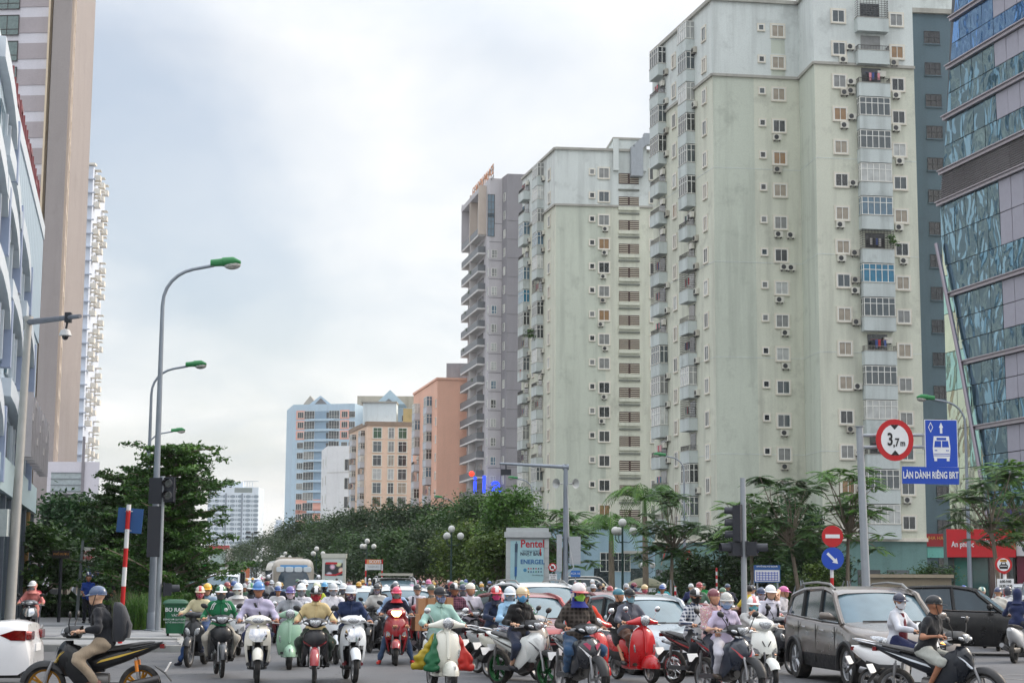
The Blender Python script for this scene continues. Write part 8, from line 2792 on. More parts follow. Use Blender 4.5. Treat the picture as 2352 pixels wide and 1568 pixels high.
def bus():
 root = thing('minibus','beige minibus with four white visors in its big windscreen','bus',GX(664,88),math.radians(11))
 tan = M('paint',(168,158,144)); L,W,Hh = 7.0,2.05,2.62
 mb = MB()
 mb.loft([(-L / 2,0,1.25,.88,.80),(-L / 2 + .06,0,1.36,.97,1.0),(-L / 2 + .15,0,1.42,1.0,1.1),(-L / 2 + .40,0,1.49,1.02,1.18),(-L / 2 + .9,0,1.48,1.025,1.14),(L / 2 - .3,0,1.48,1.025,1.14),(L / 2,0,1.45,.95,1.0)],28,e=6)
 link('body',mb.mesh('body',40),tan,root)
 mb = MB(); rs = []
 for z,y in ((1.2,-L / 2 - .03),(1.5,-L / 2 - .02),(1.8,-L / 2 + .0),(2.1,-L / 2 + .04),(2.34,-L / 2 + .1)):
  rs.append([(.93 * u,y - .06 + .16 * u ** 4,z) for u in np.linspace(-1,1,11)])
 mb.rings(rs,cap=False,close=False); link('windshield',mb.mesh('windshield',80),M('glass',(70,84,96)),root)
 mb = MB(); mb.rings([[(.9 * u,-L / 2 + .0 + (z - 2.1) * .25 - .05 + .16 * u ** 4,z) for u in np.linspace(-1,1,11)] for z in (2.22,2.36)],cap=False,close=False); link('sun_strip',mb.mesh('sun_strip',80),M('flat',(80,140,190)),root)
 for k in range(4):
  x = -.66 + .44 * k
  mb = MB(); mb.loft([(-L / 2 - .05,x,2.14,.19,.12),(-L / 2 - .01,x,2.14,.2,.13)],14,e=4); link('sun_visor',mb.mesh('sun_visor',30),M('plastic',(214,222,226)),root)
 mb = MB(); mb.loft([(-L / 2 + .33,0,2.55,.42,.04),(-L / 2 + .5,0,2.6,.42,.05)],14,e=3); link('roof_vent',mb.mesh('roof_vent',40),M('glass',(40,40,44)),root)
 for sx in (-1,1):
  mb = MB(); mb.box((sx * 1.03,.2,1.75),(.02,L - 1.4,.72)); link('side_window',mb.mesh('side_window',0),G_DARK,root)
  mb = MB(); mb.ell((sx * 1.22,-L / 2 + .0,1.72),(.13,.06,.17),12,8); mb.tube([(sx * .98,-L / 2 + .3,2.0),(sx * 1.2,-L / 2 + .05,1.85)],.02,5); link('mirror',mb.mesh('mirror'),CHROME,root)
  mb = MB(); mb.ell((sx * .72,-L / 2 + .02,.92),(.16,.06,.12),12,6); link('headlight',mb.mesh('headlight'),LENS,root)
  for y in (-2.2,1.9):
   mb = MB(); mb.lathe([(0,-.1),(.38,-.1),(.38,.1),(0,.1)],20,0,axis='x'); link('wheel',mb.mesh('wheel'),RUBBER,root,loc=(sx * .95,y,.38))
 mb = MB(); mb.box((0,.2,2.66),(1.2,2.2,.2)); link('roof_unit',mb.mesh('roof_unit',0),tan,root)
 mb = MB(); mb.box((0,-L / 2 - .0,.62),(1.7,.14,.22)); link('bumper',mb.mesh('bumper',0),GREYPL,root)

cars()
# ------------------------------------------------------------------ the riders waiting at the line
def on_bike(kind,c1,px,py,deg,bl,pl,c2=None,bk=None,pillion=None,**kw):
 """a bike whose front wheel touches the road under picture point (px, py), heading deg (0 = towards us, positive = to the right), and its rider"""
 a = math.radians(deg)
 c,s_ = math.cos(a),math.sin(a)
 f = ground(px,py)
 loc = Vector((f.x - (0 * c - FY * s_),f.y - (0 * s_ + FY * c),0))
 b = bike(kind,c1,c2,bl,loc,a,**(bk or {}))
 an = BIKE_ANCHOR[kind]
 kw.setdefault('feet',an[2])
 kw.setdefault('seat',(0,an[0],an[1]))
 kw.setdefault('gz',1.0)
 p = person(pl,loc,a,**kw)
 p2 = None
 if pillion:
  pk = dict(pillion); lab = pk.pop('label')
  pk.setdefault('seat',(0,an[0] + .40,an[1] + .05)); pk.setdefault('hands','lap'); pk.setdefault('feet','peg')
  p2 = person(lab,loc,a,**pk)
 return b,p,p2

def riders():
 W = (232,232,230)
 G1 = None
 # ---- front line, left to right
 on_bike('nouvo',(36,38,42),433,1532,-4,'black scooter with two almond headlights nearest the left kerb','person in cream sweater, flowered face mask and red and white cap helmet',
   top=(226,216,178),bottom=(50,80,130),helmet=('cap',(214,206,190),(196,60,58),(206,190,158)),mask=('floral',(190,60,90),70),hair='long',yaw=.25,feet='one',size=.94,seed=1,bk=dict(mirrors=False),shoes=(30,34,50),collar=False)
 b,p,_ = on_bike('wave',(28,30,34),509,1556,14,'black motorbike with chrome front fork under the green-jacketed rider','person in green jacket with white sleeve stripes, grey mask and green white helmet',
   top=(26,118,76),bottom=(190,184,172),helmet=('cap',(34,110,66),(232,232,232),(236,236,236)),mask=(92,92,94),lean=.16,seed=2,shoes=(40,38,36),yaw=-.05,bk=dict(accent=(40,42,48)),extra=green_jacket)
 on_bike('sh',(214,210,198),590,1569,9,'tall white scooter with a chrome chest panel under the lavender-shirted man','person in lavender shirt and bright blue helmet with a black shoulder strap',
   top=(196,190,216),sleeve='three',bottom=(32,44,84),helmet=('cap',(70,124,186)),strap=(26,26,30),size=1.06,seed=3,lean=.05,yaw=-.1,skin=SKIN2,shoes=(40,40,44),bk=dict(mirrors=False))
 on_bike('vespa',(150,186,160),664,1537,8,'pale mint scooter tucked behind the tall white one','person in grey hoodie with purple helmet and pale pink mask',
   top=(168,170,178),bottom=(46,60,100),helmet=('cap',(96,84,150)),mask=(230,202,218),hair='long',size=.95,seed=4,bk=dict(seatc=(40,60,50)))
 on_bike('wave',(34,34,38),721,1572,6,'black motorbike with a red front mudguard','person in pale yellow shirt with red plaid mask and black helmet',
   top=(222,200,150),bottom=(36,52,42),helmet=('cap',(26,26,28),(226,226,226),(26,26,28)),mask=('plaid',(120,24,34),60),seed=5,lean=.14,skin=SKIN2,bk=dict(accent=(150,30,40)),shoes=(26,26,28))
 on_bike('sh',(226,230,234),814,1568,12,'white scooter-style motorbike ridden by the navy-jacketed woman','person in navy jacket with silver helmet and dark patterned mask',
   top=(30,48,86),bottom=(26,28,36),helmet=('cap',(196,202,208)),mask=('floral',(70,40,70),60),hair='long',seed=6,lean=.12,size=.98,shoes=(110,34,40),bk=dict(rimc=(180,182,186)),extra=None)
 on_bike('lead',(150,18,30),909,1528,4,'red scooter with its headlight switched on','person in navy and red hooded jacket with pink helmet and mirrored sunglasses',
   top=(28,30,52),bottom=(56,80,112),helmet=('cap',(214,70,104)),hood=(196,34,48),mask=(126,140,140),glasses=(30,110,100),feet='ground',shoes=(200,50,40),seed=7,size=.95,bk=dict(lit=True,mirrors=False))
 child()
 v,p,_ = on_bike('vespa',(222,220,208),1036,1588,16,'cream white retro scooter with round headlight and shopping bags','person in mint hooded jacket with black helmet and white plaid mask',
   top=(168,204,194),bottom=(150,170,166),helmet=('cap',(32,34,40)),mask=('plaid',(90,96,120),70),seed=8,lean=.06,yaw=.25,bk=dict(seatc=(60,50,46)))
 bags(v)
 on_bike('exciter',(220,222,220),1257,1582,38,'white motorbike with green wheel rims under the black-shirted man','person in black shirt with tan helmet and blue surgical mask',
   top=(24,24,26),sleeve='three',bottom=(38,48,74),helmet=('plain',(206,186,150)),mask=(92,158,206),seed=9,lean=.12,yaw=-.45,skin=SKIN3,bk=dict(rimc=(26,84,44),accent=(60,60,64)),shoes=(30,32,42),blen='three')
 on_bike('exciter',(40,42,48),1372,1602,22,'black sport motorbike with white V-shaped front trim','person in brown plaid shirt with lime green mask over a blue helmet hood',
   top=('plaid',(44,38,34),30),bottom=(50,84,120),helmet=('full',(214,206,204),(206,196,196),(180,60,60)),hood=(24,40,130),mask=(150,204,70),glasses=True,seed=10,lean=.10,size=1.08,skin=SKIN2,yaw=.05,bk=dict(accent=(224,224,226),mirrors=False))
 on_bike('vespa',(196,26,34),1497,1568,24,'bright red retro scooter with a silver chest badge','person in grey sweater with black helmet and pale blue mask',
   top=(94,98,110),bottom=(92,60,44),blen='three',helmet=('cap',(32,34,38)),mask=(150,198,214),seed=11,lean=.05,yaw=-.05,size=.97,shoes=(60,54,44),
   pillion=dict(label='person in black behind the grey-sweatered rider, teal helmet peeking out',top=(26,26,30),bottom=(30,30,34),blen='short',helmet=('plain',(36,110,128)),size=.9,seed=31,yaw=.6,lean=.0))
 on_bike('wave',(30,28,32),1668,1580,36,'black and red motorbike standing across in front of the silver sedan','person in checked jacket over white T-shirt with black mask and sunglasses',
   top=('check',(46,58,84),34),tee=(232,232,236),bottom=(30,32,38),helmet=('cap',(34,34,36),(226,226,226),(30,30,32)),mask=(28,28,30),glasses=True,strap=(28,28,32),seed=12,lean=.02,yaw=-.4,bk=dict(accent=(150,30,40)))
 on_bike('exciter',(38,44,58),1728,1606,26,'dark blue and red scooter-bike of the lilac-shirted man','person in lilac short-sleeved shirt with silver visor helmet and blue mask',
   top=(208,196,222),sleeve='short',bottom=(214,212,222),helmet=('full',(170,168,162)),visor=True,mask=(150,178,224),strap=(40,36,34),seed=13,lean=.16,yaw=-.45,size=.98,seat=(0,.10,.75),skin=SKIN3,bk=dict(accent=(180,44,56)),shoes=(70,60,50),
   pillion=dict(label='person in flowered blouse hidden behind the lilac-shirted man, maroon helmet',top=('floral',(190,150,150),50),helmet=('plain',(110,30,44)),size=.95,seed=32,lean=-.02,seat=(0,.36,.82)))
 on_bike('lead',(228,230,224),1772,1588,12,'white scooter right of the dark blue one','person in white hooded jacket with white helmet touching a light blue mask',
   top=(206,206,204),bottom=(60,70,84),helmet=('cap',(234,236,234),(214,120,120),(236,236,236)),hood=(210,210,208),mask=(110,188,202),seed=14,lean=.12,size=.93,hands='face',yaw=-.1,seat=(0,.2,.70),bk=dict(mirrors=False))
 on_bike('lead',(222,222,222),2190,1608,56,'white scooter between the grey-brown SUV and the black-shirted man','person in open white shirt over maroon polo, navy helmet, sunglasses and white mask',
   top=(212,214,222),tee=(104,20,36),bottom=(34,42,84),helmet=('cap',(28,32,60)),mask=(226,228,234),glasses=True,seed=15,lean=.02,yaw=-.7,size=.96,bk=dict(mirrors=False))
 on_bike('exciter',(32,36,44),2262,1640,52,'black and white scooter-bike at the far right of the front line','person in black polo and pale shorts looking to the right, black helmet',
   top=(24,26,32),sleeve='short',bottom=(186,188,180),blen='short',helmet=('cap',(30,32,36)),seed=16,lean=.2,yaw=.55,size=.98,seat=(0,.12,.75),skin=SKIN2,bk=dict(accent=(220,226,234)),shoes=(60,50,44))
 # the crossing rider on the left, seen from the side
 b,p,_ = on_bike('exciter',(24,25,28),101,1624,-86,'black motorbike with yellow stripes and gold wheel rims crossing to the left','person in black sweater and beige trousers with blue helmet, riding left',
   top=(24,26,34),sleeve='three',bottom=(168,150,128),helmet=('cap',(52,74,110)),seed=17,lean=.16,skin=SKIN3,pack=(40,42,48),bk=dict(accent=(196,160,30),rimc=(170,120,40)),shoes=(120,80,70))
 c,s_ = math.cos(p.rotation_euler.z),math.sin(p.rotation_euler.z)
 root = thing('backpack','dark grey backpack on the back of the rider crossing to the left','backpack',p.location + Vector((-.245 * s_,.245 * c,1.16)),p.rotation_euler.z)
 mb = MB(); mb.loft([(-.27,0,.02,.13,.07),(-.15,0,.05,.16,.11),(.05,0,.05,.165,.11),(.2,0,.02,.13,.08),(.26,0,-.01,.07,.04)],14,0,'z',3); link('body',mb.mesh('body'),M('cloth',(52,54,60)),root)
 mb = MB(); mb.loft([(-.22,0,.14,.11,.03),(-.05,0,.16,.12,.04),(.03,0,.14,.10,.02)],12,0,'z',3); link('pocket',mb.mesh('pocket'),M('cloth',(44,46,52)),root)
 on_bike('sh',(60,62,68),60,1475,8,'dark scooter of the pink-jacketed rider behind the white sedan','person in salmon pink hooded jacket, white helmet, dark glasses and grey mask',
   top=(226,140,134),bottom=(200,130,120),helmet=('cap',(220,220,222)),hood=(224,144,136),mask=(150,152,160),glasses=True,seed=18,size=.96,yaw=-.3,
   pillion=dict(label='person in red jacket behind the salmon pink rider',top=(170,40,60),helmet=None,hair='short',size=.9,seed=33,yaw=.4))
 b = bike('lead',(150,154,160),(60,60,64),'silver grey scooter parked side on by the planter wall',ground(186,1398,.15) + Vector((0,0,.15)),math.radians(-86),seatc=(30,30,32))
 person('person in blue work shirt standing behind the parked silver scooter',GX(204,60) + Vector((0,0,.15)),.2,seat=(0,0,.82),lean=0,feet='stand',hands='lap',top=(30,70,160),sleeve='short',bottom=(30,32,44),helmet=None,hair='short',skin=SKIN2,seed=19)
 person('person with dark hair in black shirt among the left trees',GX(251,62) + Vector((0,0,.15)),.9,seat=(0,0,.82),lean=0,feet='stand',hands='lap',top=(28,28,32),sleeve='short',bottom=(60,60,66),helmet=None,hair='short',skin=SKIN2,seed=20)

def green_jacket(root,H,C,N,HD,fy):
 wm = M('cloth',(226,232,230))
 for q in (-1,1):
  for k in (0,1):
   mb = MB(); a = N + Vector((q * (.07 + .035 * k),-.045,-.02)); pts = [a + Vector((0,.05,.03)),a,a + Vector((q * .05,-.035,-.05)),a + Vector((q * .08,-.03,-.13))]
   mb.tube(pts,.009,5); link('sleeve_stripe',mb.mesh('sleeve_stripe'),wm,root)
 mb = MB(); mb.ell((.09,fy(C.z) + .012,C.z + .02),(.035,.012,.035),12,6); link('chest_emblem',mb.mesh('chest_emblem'),wm,root)
 mb = MB(); mb.tube([(0,fy(C.z + .1) + .02,C.z + .10),(0,fy(C.z) + .006,C.z),(0,fy(C.z - .2) + .01,C.z - .2)],.006,5); link('zip',mb.mesh('zip'),M('plastic',(30,34,40)),root)

def child():
 f = ground(909,1528); a = math.radians(4)
 loc = Vector((f.x + .0,f.y - FY,0))
 person('small child in straw hat standing on the red scooter before the rider',loc + Vector((.07,-.28,.26)),a,seat=(0,.12,.40),lean=.0,feet='stand',hands='lap',top=(150,60,60),bottom=(80,70,80),helmet=('hat',(196,168,152)),size=.55,yaw=-.9,pitch=.2,seed=21,collar=False)

def bags(v):
 M4 = Matrix.LocRotScale(v.location,v.rotation_euler.to_quaternion(),None)

 def sack(name,label,col,top,bot,w,seed):
  g = np.random.default_rng(seed)
  t,b = Vector(top),Vector(bot); L_ = (b - t).length
  X_ = Vector((.09 * w,.02,0))
  pr = [(tuple(t),tuple(t.lerp(b,.3)),.012,.035),(tuple(t.lerp(b,.3)),tuple(t.lerp(b,.75) - X_),.03,.06),(tuple(t.lerp(b,.3)),tuple(t.lerp(b,.78) + X_),.03,.055),(tuple(b - X_ * 1.1),tuple(b + X_),.05,.055),(tuple(t.lerp(b,.6)),tuple(t.lerp(b,.9)),.06 * w,.075 * w)]
  V,F = surfnet(pr,.014,.03,.009,seed)
  o = link(name,mesh_np(name,V,F),[M('sack',col)] if False else M('plastic',col))
  o.matrix_world = M4
  tag(o,label,'bag')
 sack('plastic_bag','bulging yellow plastic bag hanging on the cream white retro scooter',(160,138,22),(-.21,-.40,.93),(-.42,-.36,.38),1.15,3)
 sack('plastic_bag','green plastic bag hanging behind the yellow one',(18,92,56),(-.20,-.42,.90),(-.27,-.46,.36),.9,4)
 sack('plastic_bag','red plastic bag hanging on the right of the cream white retro scooter',(170,32,24),(.20,-.38,.90),(.33,-.34,.36),.95,5)

riders()

# ------------------------------------------------------------------ second rows: each rider placed by head position and distance
def second_rows():
 W = (212,214,216); K = (30,31,34)
 CB = [(40,40,44),(210,212,214),(120,24,32),(60,64,70),(34,44,72),(150,152,156)]
 #  px, Y, deg, bike kind, bike colour, person label, look
 rows = [
  (477,37,5,'wave',K,'person in denim shirt with yellow hard hat helmet and sunglasses',dict(top=(136,160,184),tee=(220,214,214),helmet=('cap',(224,172,34)),glasses=True)),
  (547,39,4,'lead',W,'person wrapped in pale cream hooded jacket with white cap',dict(top=(222,216,214),hood=(226,226,226),helmet=('cap',(214,220,228)),mask=(226,224,210))),
  (578,40,6,'wave',K,'person with white and green helmet beside the blue helmet',dict(top=(70,76,84),helmet=('cap',(226,230,226),(40,120,70),(230,230,230)),mask=(30,30,32))),
  (522,47,3,'nouvo',K,'person with dull red helmet in dark vest behind the green jacket',dict(top=(40,44,60),tee=(220,220,220),helmet=('plain',(140,50,50)),mask=(40,40,44))),
  (693,35.5,6,'sh',W,'person in white T-shirt with white helmet and black pack strap',dict(top=(226,224,232),sleeve='short',helmet=('cap',(232,234,236)),mask=(150,154,162),strap=(26,26,30))),
  (640,52,6,'wave',K,'person in dark navy polo with white cap helmet',dict(top=(30,36,56),sleeve='short',helmet=('cap',(222,216,204)))),
  (624,66,4,'sh',CB[3],'person with white mask between the blue helmet and the bus',dict(top=(80,100,130),helmet=('cap',(200,204,210)),mask=(226,220,224))),
  (728,50,4,'lead',(150,30,40),'person in lime yellow hooded jacket with grey mask',dict(top=(196,206,70),hood=(200,210,74),helmet=('cap',(222,224,190)),mask=(120,130,140))),
  (746,52,6,'nouvo',K,'person with sky blue cap next to the lime hooded rider',dict(top=(36,40,60),helmet=('cap',(84,160,208)),mask=(30,34,50))),
  (767,36.5,12,'sh',(222,226,230),'person in white flower-sprigged jacket with silver helmet and grey mask',dict(top=('speckle',(222,220,226),22),helmet=('cap',(190,194,198)),mask=(160,162,172))),
  (789,42,8,'wave',K,'person with white helmet and grey mask behind the silver helmet',dict(top=(170,160,150),helmet=('cap',(214,218,222)),mask=(120,124,134))),
  (866,42,-8,'nouvo',K,'person in white shirt with black helmet and patterned mask',dict(top=(220,218,214),sleeve='short',helmet=('full',(44,46,50)),mask=('floral',(130,120,140),60))),
  (869,44.5,-4,'wave',K,'bareheaded person in black shirt above the white-shirted rider',dict(top=(26,26,30),sleeve='short',helmet=None,hair='short',size=1.05)),
  (908,36.5,4,'lead',(140,20,30),'person in pale blue shirt with flag-print mask behind the pink helmet',dict(top=(160,190,226),helmet=('cap',(40,44,54)),mask=('plaid',(170,40,60),80),size=1.06)),
  (960,42,10,'lead',(150,26,36),'person in white shirt with dark backpack straps and black helmet',dict(top=(224,220,230),helmet=('cap',(40,42,48)),glasses=True,pack=(40,44,60))),
  (992,38,170,'wave',K,'person with olive green helmet seen from behind',dict(top=('plaid',(70,64,56),40),helmet=('plain',(60,76,56)))),
  (1044,37,14,'exciter',K,'person in dark plaid shirt with black and white helmet and glasses',dict(top=('plaid',(70,40,54),40),helmet=('cap',(34,34,38),(214,214,214),(34,34,38)),size=1.04)),
  (1064,41,10,'wave',K,'person with navy helmet and grey mask beside the plaid shirt',dict(top=(60,64,76),helmet=('cap',(44,52,80)),mask=(130,132,140))),
  (1081,37.5,16,'exciter',(44,44,48),'person in white T-shirt with ivory helmet and a grey shoulder strap',dict(top=(232,226,238),sleeve='short',helmet=('plain',(226,220,206)),strap=(90,84,80),size=1.04)),
  (1146,32.5,42,'lead',(150,150,150),'person in navy hood with red and white helmet and hot pink mask',dict(top=(30,44,74),bottom=(26,30,40),hood=(26,34,56),helmet=('cap',(190,40,48),(226,226,226),(190,40,48)),mask=(230,70,130),glasses=True,yaw=-.6)),
  (1178,31.0,42,'lead',(206,202,188),'person in sky blue jacket and checked trousers with white cap and mirrored glasses',dict(top=(160,200,232),bottom=('check',(90,60,90),60),helmet=('cap',(206,214,222)),hood=(166,204,232),mask=(150,160,176),glasses=(30,130,120),yaw=-.7)),
  (1208,30.2,38,'lead',(160,150,140),'person in flowered jacket with tan helmet partly behind the black shirt',dict(top=('floral',(90,120,110),36),hood=('floral',(90,120,110),36),helmet=('cap',(196,160,90)),mask=('floral',(60,70,80),50),yaw=-.6)),
  (1345,28.5,20,'vespa',(196,30,30),'person in orange-red jacket mostly hidden behind the lime mask',dict(top=(214,64,40),helmet=('full',(40,40,44)),size=.98)),
  (1331,52,25,'wave',K,'person in navy hood with blue surgical mask beyond the dark red sedan',dict(top=(28,44,80),hood=(26,42,84),helmet=None,mask=(120,170,206))),
  (1273,56,15,'wave',K,'person in pale blue shirt with cream helmet near the camera pole',dict(top=(150,180,216),helmet=('cap',(216,208,196)),sleeve='short')),
  (1262,54,15,'wave',CB[3],'person with white and blue cap in front of the camera pole',dict(top=(150,140,140),helmet=('cap',(226,226,230),(80,140,200),(220,224,230)))),
  (1377,70,60,'wave',K,'person with black white-lined helmet beside the green taxi light',dict(top=(70,74,84),helmet=('full',(50,50,54)))),
  (1456,66,60,'wave',K,'person in dark blue hood with pale mask above the silver roof',dict(top=(60,70,110),hood=(34,34,70),helmet=('cap',(120,30,50)),mask=(190,190,200))),
  (1525,62,10,'lead',K,'person with white helmet and bright red mask',dict(top=(60,170,180),helmet=('cap',(226,228,228)),mask=(200,30,50))),
  (1587,60,190,'wave',K,'person in navy jacket riding away under the feathery tree',dict(top=(40,48,90),helmet=('plain',(190,194,196)))),
  (1617,72,5,'lead',(222,226,224),'person in bright green jacket on a white scooter far behind',dict(top=(40,160,80),helmet=('plain',(60,90,70)))),
  (1671,60,185,'wave',K,'person with glossy navy helmet seen from behind',dict(top=(40,44,60),helmet=('plain',(40,60,90)))),
  (1716,44,200,'lead',(90,30,34),'person in yellow T-shirt seen from behind near the signal pole',dict(top=(214,188,60),sleeve='short',helmet=None,hair='short',size=1.02,bkw=dict(lit=False))),
  (1727,46,200,'wave',K,'person in white T-shirt close behind the yellow T-shirt',dict(top=(222,222,234),sleeve='short',helmet=('plain',(40,44,60)))),
  (1751,36.5,18,'nouvo',K,'person in pink striped top with navy helmet and pale mask',dict(top=('check',(206,90,90),50),helmet=('cap',(40,54,90)),mask=(200,190,200),size=.98)),
  (1773,33.5,24,'nouvo',(40,42,48),'person in white shirt holding a phone to his ear, white helmet',dict(top=(228,226,240),helmet=('cap',(228,228,230)),pack=(26,26,34),hands='phone',yaw=-.2,bottom=(26,28,36),size=1.06)),
  (1800,40,60,'wave',K,'person with pink helmet behind the phone caller',dict(top=(210,206,210),helmet=('cap',(200,90,150)),yaw=.3)),
  (2213,58,190,'wave',K,'person with bright blue helmet beyond the black SUV',dict(top=(150,60,60),helmet=('plain',(50,80,170)))),
  (2254,47,168,'lead',K,'person in blue and white flowered shirt seen from behind',dict(top=('floral',(40,60,190),40),helmet=('plain',(196,200,176),(60,120,120)))),
  (2292,45,160,'lead',W,'person in white jacket with brown shoulder bag seen from behind',dict(top=(214,210,200),helmet=('cap',(40,50,90)))),
  (2338,38.5,150,'lead',W,'person in navy hooded jacket at the right edge seen from behind',dict(top=(32,44,84),hood=(32,44,84),helmet=None)),
  (2316,46,150,'sh',W,'person with white top and dark helmet beside the taxi sign post',dict(top=(220,220,222),helmet=('full',(50,54,70)))),
 ]
 names = {'wave': 'motorbike','exciter': 'motorbike'}
 for i,(px,Y,deg,kind,col,lab,look) in enumerate(rows):
  a = math.radians(deg)
  look.pop('bkw',None)
  an = BIKE_ANCHOR[kind]
  loc = GX(px,Y)
  head = lab.split('person ',1)[-1] if lab.startswith('person') else lab.replace('person ','')
  key = lab.replace('bareheaded person','bareheaded rider').replace('person','rider')
  key = ' '.join(key.split()[:9])
  cn = {(30,31,34): 'black',(212,214,216): 'white'}.get(col,'silver' if min(col) > 130 else 'red' if col[0] > 100 and col[1] < 60 else 'grey')
  bike(kind,col,None,'%s %s under the %s' % (cn,names.get(kind,'scooter'),key),loc,a,'bikes in the rows behind the front line',lite=Y > 34,mirrors=(i % 3 != 0))
  look.setdefault('lean',.08); look.setdefault('bottom',[(40,44,60),(60,62,70),(34,36,42)][i % 3])
  look.setdefault('yaw',rnd.uniform(-.2,.2))
  look.setdefault('skin',[SKIN,SKIN2,SKIN3][i % 3])
  person(lab,loc,a,seat=(0,an[0],an[1]),feet=an[2],seed=40 + i,res=.026 if Y < 45 else .034,group='riders in the rows behind the front line',**look)
 # cardboard boxes on the bike with the olive helmet
 p = GX(985,36.2)
 for k,(dx,dy,z,sx,sz,lab) in enumerate(((-.06,0,1.18,.36,.34,'large cardboard box tied on behind the olive green helmet'),(-.18,-.15,.86,.26,.34,'lower cardboard box on the load behind the mint jacket'),(.30,.05,1.26,.34,.22,'cardboard box sticking out right of the olive green helmet'))):
  root = thing('cardboard_box',lab,'box',p + Vector((dx,dy,z)),.2 + .1 * k,'cardboard boxes tied on a bike')
  mb = MB(); mb.box((0,0,0),(sx,.34,sz)); link('carton',mb.mesh('carton',0),M('flat',(176,130,92)),root)
  mb = MB(); mb.box((0,-.002,0),(.05,.348,sz + .006)); link('tape',mb.mesh('tape',0),M('flat',(150,96,54)),root)
 root = thing('shoulder_bag','brown shoulder bag of the rider in the white jacket','bag',GX(2305,44.6) + Vector((0,0,.95)),2.8)
 mb = MB(); mb.loft([(-.11,0,0,.14,.05),(.0,0,0,.16,.06),(.12,0,0,.13,.05)],12,0,'z',5); link('body',mb.mesh('body'),M('plastic',(130,82,56)),root)
 mb = MB(); mb.tube([(-.13,0,.1),(-.25,.02,.42),(.05,.05,.5)],.012,5); link('strap',mb.mesh('strap'),M('plastic',(60,40,30)),root)

second_rows()

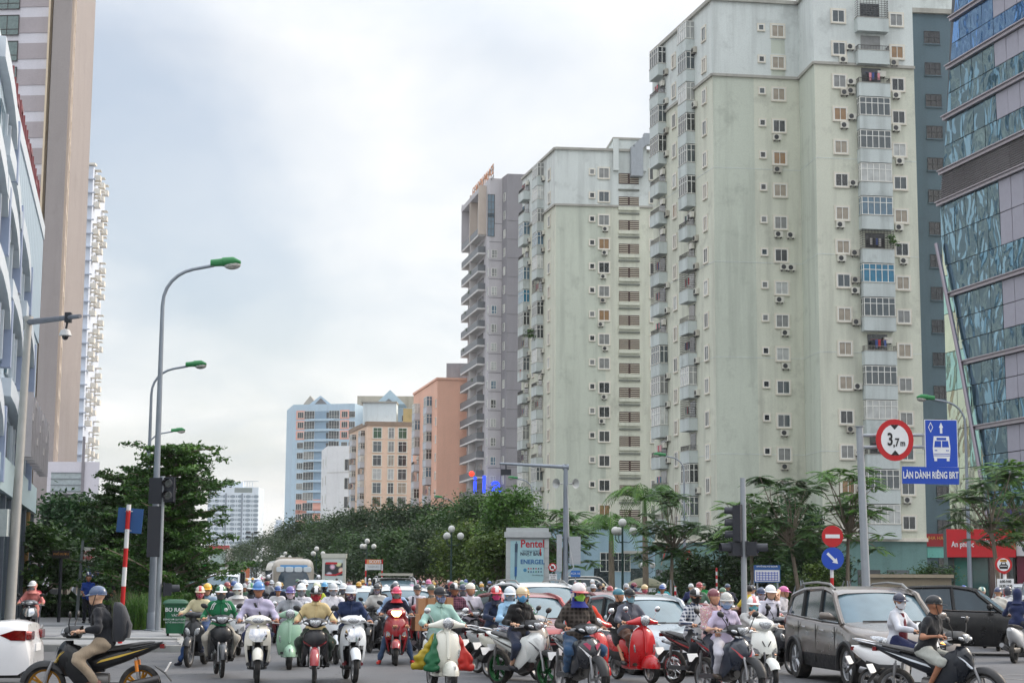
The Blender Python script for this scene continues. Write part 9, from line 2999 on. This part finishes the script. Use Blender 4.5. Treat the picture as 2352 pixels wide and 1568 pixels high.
# ------------------------------------------------------------------ the dense crowd behind: a few built riders copied with their own clothes
def crowd():
 protos = []
 for i,(k,c,hm,kw) in enumerate((('wave',(40,40,44),'cap',{}),('lead',(210,212,214),'cap',dict(mask=(200,204,210))),('sh',(60,62,68),'plain',dict(mask=(90,96,110))),('nouvo',(110,30,36),'full',{}))):
  an = BIKE_ANCHOR[k]
  b = bike(k,c,None,'proto',(0,0,0),0,lite=True,mirrors=False)
  p = person('proto',(0,0,0),0,seat=(0,an[0],an[1]),feet=an[2],res=.036,helmet=(hm,(200,200,200)),collar=False,seed=80 + i,lean=.1,**kw)
  protos.append((b,p,k))
 tops = [((214,214,218),'white'),((60,90,150),'blue'),((40,44,60),'navy'),((150,60,66),'red'),((170,172,178),'grey'),((30,30,34),'black'),((190,150,160),'pink'),((90,120,100),'green'),((206,196,160),'cream'),((120,150,190),'sky-blue')]
 hels = [((220,222,224),'white'),((34,36,40),'black'),((150,40,50),'red'),((60,90,150),'blue'),((206,180,130),'tan'),((200,110,150),'pink'),((70,110,80),'green'),((170,172,176),'silver'),((200,150,40),'yellow')]
 g = random.Random(77)
 spots = []
 for k in range(400):
  if len(spots) >= 104: break
  Y = 46 + 95 * g.random() ** 1.3
  left = -0.24 * (Y - 41) - 6.2
  right = min(7.0 - 0.10 * (Y - 41),1.9 - 0.16 * (Y - 75) if Y > 80 else 99)
  x = g.uniform(left,right)
  if all((x - a) ** 2 + ((Y - b) * .45) ** 2 > .8 for a,b in spots):
   blocked = False
   for (cx,cy,rx,ry) in [(-12.2,79,1.4,3.2),(-11.5,88,1.7,4.4),(-4.8,70,1.5,3.3),(-2.95,46,1.3,3),(-4.1,48,1.3,3),(-6.1,66,1.3,3),(-7.4,66,1.3,3),(.75,45.5,1.5,3.2),(2.5,42,2,2),(1.2,75,1.6,1),(-1.3,112,1,1)]:
    if abs(x - cx + .2 * (Y - cy)) < rx and abs(Y - cy) < ry: blocked = True
   if not blocked: spots.append((x,Y))
 seen = {}
 for i,(x,Y) in enumerate(spots):
  pb,pp,kind = protos[i % 4]
  first = i < 4
  b = pb if first else copy_tree(pb)
  p = pp if first else copy_tree(pp)
  a = math.radians(13.5 + g.uniform(-6,6))
  for o in (b,p):
   o.location = (x,Y,0); o.rotation_euler = (0,0,a)
  px = 1176 + FPX * x / Y
  zone = 'by the left kerb' if px < 520 else 'around the minibus' if px < 640 else 'below the small billboard' if px < 830 else 'around the off-roader' if px < 1000 else 'beside the advertising pillar' if px < 1160 else 'near the camera pole'
  row = 'in mid crowd' if Y < 62 else 'far back' if Y < 95 else 'at the very back'
  for _ in range(60):
   (tc,tn),(hc,hn) = g.choice(tops),g.choice(hels)
   if (tn,hn,row,zone) not in seen: break
  seen[(tn,hn,row,zone)] = 1
  sk = g.choice([SKIN,SKIN2,SKIN3])
  for c in p.children:
   nm = c.name.split('.')[0]
   if nm == 'shirt': c.material_slots[0].material = M('cloth',tc)
   elif nm == 'helmet':
    for s_ in c.material_slots: s_.material = M('paint',hc)
   elif nm == 'body': c.material_slots[0].material = sk
   elif nm == 'face_mask': c.material_slots[0].material = M('cloth',g.choice([(200,204,210),(110,160,200),(60,60,66),(190,90,110)]))
  s = g.uniform(.94,1.06)
  p.scale = (s,s,s)
  lab = 'person in %s top and %s helmet %s, %s' % (tn,hn,row,zone)
  bl = '%s under the %s top and %s helmet %s, %s' % ('motorbike' if kind == 'wave' else 'scooter',tn,hn,row,zone)
  p['label'] = lab; p['category'] = 'person'; p['group'] = 'riders packed in the crowd behind'
  b['label'] = bl; b['category'] = 'motorbike' if kind == 'wave' else 'scooter'; b['group'] = 'bikes packed in the crowd behind'

crowd()
# ------------------------------------------------------------------ the evening air
def haze():
 mb = MB(); mb.box((0,1180,59),(2400,2520,122))
 t = bpy.data.materials.new('haze'); t.use_nodes = True
 nt = t.node_tree; nt.nodes.clear()
 out = nt.nodes.new('ShaderNodeOutputMaterial'); v = nt.nodes.new('ShaderNodeVolumePrincipled')
 v.inputs['Color'].default_value = (0.93,0.96,1.0,1); v.inputs['Density'].default_value = 0.00012; v.inputs['Anisotropy'].default_value = 0.3
 nt.links.new(v.outputs[0],out.inputs['Volume'])
 tag(obj('haze',mb,t,smooth=0),kind='stuff')

haze()
